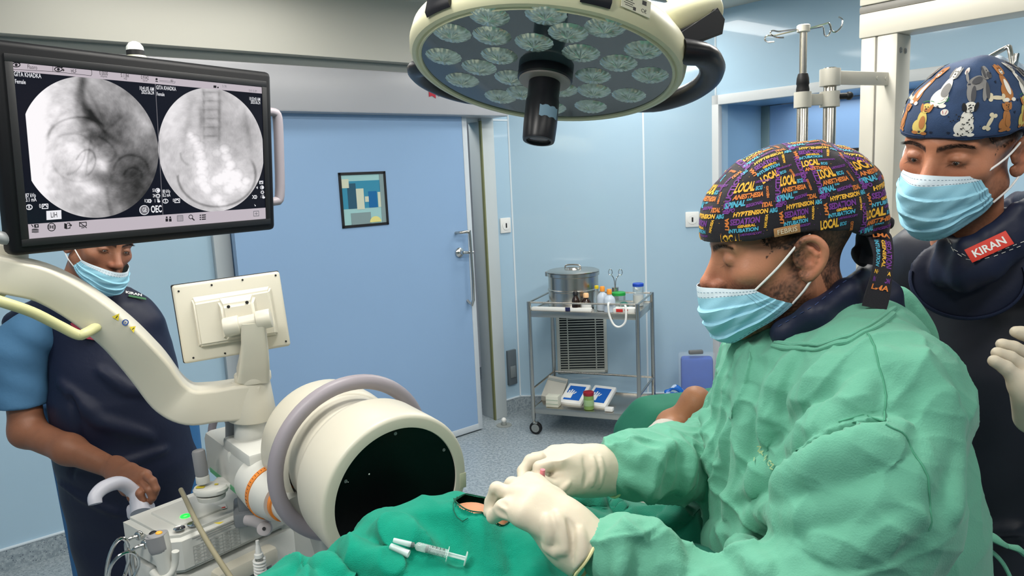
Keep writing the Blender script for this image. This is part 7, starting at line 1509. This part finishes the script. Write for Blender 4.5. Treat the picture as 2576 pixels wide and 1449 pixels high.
for a, b in zip(rg, rg[1:]+rg[:1]): clf.cone(a, b, .009, .009, .006); clf.cone(a+np.array([0, 0, -.03]), b+np.array([0, 0, -.03]), .012, .012, .02)
solid('apron_collar', clf, M_navytrim, vest)
mb = MB()
for pts in ([(258, 740), (275, 775), (285, 800)], [(188, 812), (215, 845), (245, 850)]):
    s_ = seam(vf, pts, off=.002); 
    if len(s_) > 1: mb.tube(s_, [.014]*len(s_), 8, flat=.4)
if mb.v: mb.build('red_trim', mat('trim_crimson', (128, 24, 52), rough=.7), vest)
s_ = seam(vf, [(275, 735), (300, 738), (330, 745), (362, 752)], off=.001); mb = MB()
if len(s_) > 1:
    a, b = np.array(s_[0]), np.array(s_[-1]); u_ = (b-a)/np.linalg.norm(b-a); c_ = vf.px(335, 742)
    if c_ is not None:
        g = vf.grad(c_[None])[0]; Mx = frame(c_+g*.005, u_, np.cross(g, u_)/np.linalg.norm(np.cross(g, u_)), g); mb.text('KIRAN', .016, Mx, mi=0, bold=.03); mb.box((.01, -.014, 0), (.05, .009, .001), 0, Mx, mi=1); mb.box((-.06, -.006, 0), (.036, .01, .001), 0, Mx, mi=2); mb.build('printed_mark', [M_white, mat('mark_green', (44, 106, 62)), mat('mark_teal', (70, 150, 136))], vest, nosmooth=True)
def sleeve(pts, rs, name, parent, k=.02, h=.006, m=None):
    a = np.min(pts, 0)-.09; b = np.max(pts, 0)+.09; f = Field(a, b, h); f.chain(pts, rs, k); d = np.array(pts[-1])-pts[-2]; d /= np.linalg.norm(d); f.plane(pts[-1], d, .003); ripple(f, lambda x, y, z: .003*np.sin(x*40+z*30)*np.sin(z*45+y*30)); return solid(name, f, m, parent)
M_scrub = mat('scrub_blue', (66, 110, 146))
sleeve([shR+np.array([.05, .0, .02]), shR+np.array([.0, -.01, -.03]), Q(52, 1018, 2.18)], [.075, .082, .078], 'scrub_sleeve', tech, m=M_scrub); sleeve([shL+np.array([-.03, 0, .02]), Q(405, 985, 2.28)], [.07, .06], 'scrub_sleeve', tech, m=M_scrub)
sk = Field((-1.62, 2.05, .0), (-.95, 2.6, 1.0), .012); sk.loft([(.0, -1.40, 2.32, .09, .1, 0), (.4, -1.395, 2.32, .10, .11, 0), (.95, -1.37, 2.33, .16, .12, 0)], .03); sk.loft([(.0, -1.14, 2.32, .09, .1, 0), (.4, -1.15, 2.32, .10, .11, 0), (.95, -1.2, 2.33, .15, .12, 0)], .03); sk.plane((0, 0, .005), (0, 0, -1)); solid('scrub_trousers', sk, mat('scrub_trouser_blue', (44, 100, 150), rough=.8), tech)
# lower legs for the two doctors, hidden behind the table from here
for par, x, y in ((doc1, .5, 1.14), (doc2, .85, 1.5)):
    lf = Field((x-.3, y-.25, 0), (x+.3, y+.25, .95), .015)
    for k in (-1, 1): lf.cone((x, y+.1*k, .9), (x, y+.1*k, .06), .11, .07, .04); lf.ell((x-.07, y+.1*k, .05), (.14, .05, .05), .03)
    lf.plane((0, 0, .004), (0, 0, -1)); solid('scrub_trousers', lf, M_scrub if par is doc2 else mat('scrub_trouser_blue', (1, 1, 1)), par)
# ---------------------------------------------------------------- patient, table, drapes and what lies on them
zt_ = lambda p: p
ax0 = np.array([-.34, .78]); ax1 = np.array([.50, 1.95]); 
tbd = (ax1-ax0)/np.linalg.norm(ax1-ax0); tn_ = np.array([-tbd[1], tbd[0]]); MTb = frame((ax0[0], ax0[1], 0), (tbd[0], tbd[1], 0), (tn_[0], tn_[1], 0), (0, 0, 1))
tab_ = thing('operating_table', MTb @ Vector((.9, -.1, 0)), 'operating table hidden under the green drapes', 'operating table')
mb = MB(); mb.bounds((-.3, -.24, .80), (1.7, .06, .86), .02, MTb); mb.build('mattress', M_black, tab_); mb = MB(); mb.bounds((-.28, -.23, .76), (1.68, .05, .80), .005, MTb); mb.build('table_top', M_steel, tab_)
mb = MB(); mb.bounds((.8, -.2, .05), (1.05, .0, .78), .02, MTb); mb.bounds((.5, -.22, 0), (1.3, .02, .1), .02, MTb); mb.build('pedestal', M_steel, tab_)
# main drape
df = Field((-.62, .45, .72), (.75, 2.0, 1.2), .0068)
def top(px, py, d, r): return Q(px, py+14+r*FPX/d*.97, d)
df.chain([top(560, 1490, .92, .09), top(700, 1440, .95, .10), top(790, 1412, .99, .10), top(860, 1440, 1.01, .09), top(905, 1420, 1.03, .09), top(950, 1372, 1.05, .10), top(1010, 1325, 1.07, .12), top(1060, 1268, 1.09, .13), top(1120, 1246, 1.11, .13), top(1200, 1246, 1.13, .13), top(1330, 1262, 1.13, .13), top(1420, 1305, 1.14, .12)], [.09, .10, .10, .09, .09, .10, .12, .13, .13, .13, .13, .12], .03)
df.ell((-.05, .86, .88), (.40, .28, .17), .06); df.ell((.2, 1.0, .88), (.28, .22, .15), .05); df.ell((-.38, .74, .88), (.22, .22, .14), .05)
hole = Q(1214, 1262, 1.11)
folds(df, [([(640, 1449), (720, 1425), (770, 1405)], .016, .012), ([(700, 1449), (760, 1420), (800, 1430)], .012, -.010), ([(800, 1400), (840, 1430), (850, 1449)], .014, .012), ([(850, 1395), (880, 1425), (905, 1440)], .012, -.010), ([(880, 1385), (930, 1420), (990, 1445)], .014, .010), ([(950, 1330), (1020, 1345), (1110, 1360)], .02, .004), ([(1150, 1270), (1200, 1310), (1230, 1370), (1250, 1440)], .03, .006), ([(1290, 1360), (1330, 1400), (1350, 1449)], .03, .008), ([(1060, 1300), (1100, 1330), (1150, 1400)], .02, -.004)], k=.02)
dfold = (lambda x, y, z: -.003+.005*crease(x, y, z, (.5, -1, 0), 3, 12, 1, 3)+.018*np.clip((-.06-x)/.22, 0, 1)*crease(x, y, z, (.5, -1, -.3), 4, 16, 2, 3)+.0015*crease(x, y, z, (1, .3, 0), 6, 26, 3, 3))
hc, ok = df.hit(np.array([[0, 0, H]]), (Q(1218, 1274, 1.1)-np.array([0, 0, H]))[None], .5, 2, 500); hc = hc[0]; hn = df.grad(hc[None])[0]; hu = np.array([.9, .45, -.05]); hu -= hn*hu.dot(hn); hu /= np.linalg.norm(hu); hv = np.cross(hn, hu)
Vd, Fd = wrinkled(df, dfold, 1)
q = Vd-hc; e_ = np.sqrt((q @ hu/.050)**2+(q @ hv/.046)**2); keep = ~((e_ < 1) & (np.abs(q @ hn) < .04)); Fd = Fd[keep[Fd].all(1)]
def snap(V):
    q = V-hc; a, b = q @ hu, q @ hv; e = np.sqrt((a/.050)**2+(b/.046)**2); m = (e < 1.16) & (np.abs(q @ hn) < .05) & (e > .9); s_ = np.where(m, 1/np.maximum(e, .01), 1)
    return V+(hu*(a*(s_-1))[:, None]+hv*(b*(s_-1))[:, None])*m[:, None]
drape = solid('surgical_drape', (snap(Vd), Fd), M_drape)
tag(drape, 'teal green drape with an oval opening, a syringe lying on it', 'drape')
mb = MB(); ring = []
for a in np.linspace(0, 2*math.pi, 49)[:-1]:
    p = hc+hu*.051*math.cos(a)+hv*.047*math.sin(a)+hn*.05; h_, ok = df.hit(p[None], -hn[None], 0, .12, 80); ring.append(h_[0]+hn*(.0008+dfold(h_[0][0:1], h_[0][1:2], h_[0][2:3])[0]))
mb.tube(ring, .0011, 6, closed=True); mb.build('opening_hem', mat('drape_hem_dark', (12, 74, 56), rough=.9), drape)
th_ = seam(df, [(1141, 1283), (1150, 1300), (1165, 1312), (1178, 1305)], off=.002); mb = MB(); mb.tube(th_, .0007, 5, sub=2) if len(th_) > 2 else None
th_ = seam(df, [(1150, 1250), (1141, 1268), (1141, 1283)], off=.0008); mb.tube(th_, .0007, 5, sub=2) if len(th_) > 2 else None
mb.build('loose_thread', mat('drape_thread', (10, 80, 62), rough=.9), drape)
# patient: back under the opening, legs, foot
pat = thing('person', (.25, 1.45, .86), 'patient under green drapes with only a patch of back, calf and heel showing', 'person')
pf = Field((-.35, .7, .8), (.75, 2.25, 1.2), .008)
pf.chain([hc-hn*.13+np.array([-.08, -.02, -.05]), hc-hn*.066, hc-hn*.11+np.array([.08, .07, -.04])], [.04, .060, .045], .03)
ank = Q(1722, 1050, 1.80); heel = Q(1750, 1018, 1.80); cal = Q(1680, 1112, 1.74); knee = Q(1620, 1210, 1.55)
pf.chain([hc-hn*.09+np.array([.1, .1, 0]), (.2, 1.38, .86), knee-np.array([0, 0, .02]), cal], [.05, .05, .048, .046], .05); pf.chain([cal, Q(1690, 1070, 1.82), ank], [.046, .038, .034], .02)
pf.ell(heel+np.array([0, 0, .006]), (.038, .045, .042), .03); pf.cone(heel+np.array([.01, .01, -.01]), Q(1790, 1070, 1.86), .034, .028, .03); pf.cone(Q(1770, 1035, 1.86), Q(1800, 1055, 1.92), .028, .02, .03)
def pcol(V):
    t = np.array(lin((186, 130, 94))[:3]); d = np.linalg.norm(V-heel, axis=1); n1 = np.array([noise.noise(Vector(p)*50) for p in V]); c = t[None]*(1+.08*n1[:, None]); k = np.exp(-(d/.05)**2); return c*(1-.25*k[:, None])
solid('body', pf, skinmat('skin_warm'), pat, color=pcol)
wf2 = Field(Q(1660, 1130, 1.73)-.12, Q(1700, 1060, 1.8)+.09, .004); wf2.chain([Q(1648, 1150, 1.69), Q(1668, 1116, 1.73), Q(1684, 1088, 1.78)], [.052, .05, .046], .01); wf2.plane(Q(1684, 1088, 1.78), (Q(1700, 1060, 1.80)-cal), .004); solid('bandage', wf2, mat('bandage_white', (222, 216, 206), rough=.9, bump=.3, bscale=200), pat)
# second drape over the legs
lf = Field((-.05, 1.08, .74), (.85, 1.9, 1.12), .0068)
lf.chain([top(1430, 1250, 1.28, .08), top(1480, 1236, 1.33, .08), top(1540, 1252, 1.36, .08), top(1600, 1285, 1.38, .07), top(1680, 1300, 1.38, .07), top(1740, 1260, 1.40, .08), top(1800, 1232, 1.42, .08), top(1900, 1240, 1.42, .08)], [.08, .08, .08, .07, .07, .08, .08, .08], .03)
lf.ell((.3, 1.3, .86), (.38, .2, .12), .08)
folds(lf, [([(1430, 1275), (1490, 1262), (1560, 1290)], .012, .010), ([(1500, 1240), (1530, 1280), (1580, 1330)], .012, -.010), ([(1460, 1300), (1520, 1330), (1560, 1345)], .012, .009), ([(1660, 1340), (1700, 1310), (1730, 1275), (1790, 1260)], .014, .012), ([(1600, 1310), (1640, 1330), (1680, 1340)], .012, -.010), ([(1440, 1262), (1425, 1275), (1432, 1300)], .008, .008)], k=.014)
lfold = (lambda x, y, z: -.005+.016*crease(x, y, z, (.8, -.6, .3), 4, 17, 1, 3)+.009*crease(x, y, z, (.2, 1, 0), 5, 24, 2, 3))
tag(solid('surgical_drape', wrinkled(lf, lfold, 1), mat('drape_dark_teal', (14, 120, 96), rough=.92, bump=.4, bscale=600, sheen=.15, var=.06, vscale=30)), 'rumpled darker green drape over the patient\'s legs, between the two gowned arms', 'drape')
# green foam pillow under the shins
pl = Field((.05, 1.5, .84), (.8, 2.45, 1.12), .009)
A = Q(1560, 1090, 1.95); 
def gp(px, py, d=None, z=None): return np.array(P(px, py, y=d)) if d else np.array(P(px, py, z=z))
tl = gp(1690, 990, 2.12); zt0 = tl[2]
poly_ = [(1580, 1030, 2.02), (1645, 992, 2.14), (1720, 992, 2.2), (1800, 1010, 2.16), (1760, 1120, 1.9), (1590, 1110, 1.86)]
pts = [gp(a, b, d) for a, b, d in poly_]
Rp = np.array([[.97, -.24, 0], [.24, .97, 0], [0, 0, 1]]); c_ = np.array([.345, 1.88, 0]); u_ = np.array([.97, .24, 0]); v_ = np.array([-.24, .97, 0])
for k in range(7): t = k/6; pl.box(c_+u_*.17+v_*(.06)+np.array([0, 0, .862+.075*t]), (.215-.055*t, .10-.03*t, .035), .03, .03, R=Rp)
ripple(pl, lambda x, y, z: .0015*np.sin(x*30)*np.sin(y*27))
tag(solid('foam_pillow', pl, mat('pillow_green', (36, 124, 98), rough=.8, bump=.15, bscale=50)), 'thick smooth green pillow under the patient\'s shin and heel', 'pillow')
# gauze swabs on the leg drape
for i, (px, py, s_, lb) in enumerate(((1478, 1318, (.022, .012, .008), 'small white gauze swab on the green drape nearest the operating glove'), (1575, 1336, (.012, .01, .012), 'tiny crumpled gauze lump on the green drape above the near sleeve cuff'), (1640, 1262, (.024, .02, .03), 'white gauze bundle on the leg drape below the far sleeve'))):
    q = lf.px(px, py)
    if q is None: q = Q(px, py, 1.2)
    q = q+np.array([0, 0, .003]); g = Field(q-.05, q+.05, .0025); g.ell(q, s_, .004, R=np.array([[.9, .4, 0], [-.4, .9, 0], [0, 0, 1]])); ripple(g, lambda x, y, z: .002*np.sin(x*400)*np.sin(z*380+y*200)); tag(solid('gauze_swab', g, mat('gauze_white', (206, 196, 190), rough=.95)), lb, 'gauze')
# syringe on the drape, needle guard beside it
def on(px, py):
    q = df.px(px, py)
    if q is None: return Q(px, py, 1.0)
    return q+df.grad(q[None])[0]*dfold(q[0:1], q[1:2], q[2:3])[0]
a = on(1166, 1420); b = on(1040, 1382); g = df.grad(((a+b)/2)[None])[0]; lift = g*.010; a = a+lift*1.3; b = b+lift*.9; d = (b-a)/np.linalg.norm(b-a); L = np.linalg.norm(b-a); sd = np.cross(g, d); Ms = frame(a, sd, np.cross(d, sd), d)
M_syr = mat('syringe_clear', (224, 240, 238), rough=.05, alpha=.3, spec=.7); M_syr2 = mat('syringe_milky', (220, 236, 234), rough=.3, alpha=.55)
sy = thing('syringe', a, 'clear plastic syringe with black plunger seal lying on the teal drape', 'syringe')
mb = MB(); mb.lathe([(.0058, L*.36), (.0062, L*.37), (.0062, L*.93), (.004, L*.97), (.0022, L*.975), (.0022, L*1.03)], Ms, 24, cap=False); mb.lathe([(.0125, L*.35), (.013, L*.355), (.013, L*.365), (.0125, L*.37), (.006, L*.372)], Ms @ Matrix.Diagonal((1, .62, 1, 1)), 28); mb.build('barrel', M_syr, sy)
mb = MB(); mb.lathe([(.0098, 0), (.0104, .001), (.0104, .0018), (.0035, .0022)], Ms, 26); mb.box((0, 0, L*.37), (.0075, .0012, L*.72), 0, Ms); mb.box((0, 0, L*.37), (.0012, .0075, L*.72), 0, Ms); mb.build('plunger', M_syr2, sy)
mb = MB(); mb.lathe([(.0056, L*.72), (.006, L*.725), (.006, L*.735), (.0053, L*.74), (.006, L*.75), (.006, L*.765), (.003, L*.785)], Ms, 22); mb.build('plunger_seal', M_black, sy)
mb = MB()
for i in range(12): mb.lathe([(.00635, L*(.42+.025*i)), (.0064, L*(.42+.025*i)+.0004)], Ms, 22, cap=False)
for i in range(4): mb.text(str(4-i), .006, Ms @ frame((0, .0066, L*(.45+.07*i)), (0, 0, -1), (1, 0, 0), (0, 1, 0)))
mb.build('scale_print', M_print, sy)
mb = MB(); mb.lathe([(.0038, L*1.0), (.004, L*1.005), (.0036, L*1.09), (.0028, L*1.1)], Ms, 18, mi=0); mb.build('needle_hub', mat('hub_grey', (96, 110, 108), rough=.3, alpha=.8), sy)
mb = MB(); mb.lathe([(.0042, L*1.06), (.0040, L*1.1), (.0034, L*1.38), (.0028, L*1.4), (0, L*1.4)], Ms, 18, cap=False); mb.cyl(Ms @ Vector((0, 0, L*1.08)), Ms @ Vector((0, 0, L*1.34)), .0005, n=6); mb.build('needle_cover', M_syr2, sy)
a2 = on(1019, 1401); b2 = on(992, 1382); g = df.grad(a2[None])[0]; a2 = a2+g*.007; b2 = b2+g*.007; mb = MB(); d = (a2-b2)/np.linalg.norm(a2-b2); 
mb.lathe([(.0026, 0), (.0045, .001), (.0052, .024), (.0058, .03), (.0058, .031), (.0046, .031), (.0042, .024), (.002, .002)], frame(b2, np.cross(d, g), np.cross(np.cross(d, g), d)*-1, d), 18, cap=False)
tag(mb.build('needle_guard', M_syr2), 'small loose clear plastic cap on the drape beside the syringe', 'plastic cap')
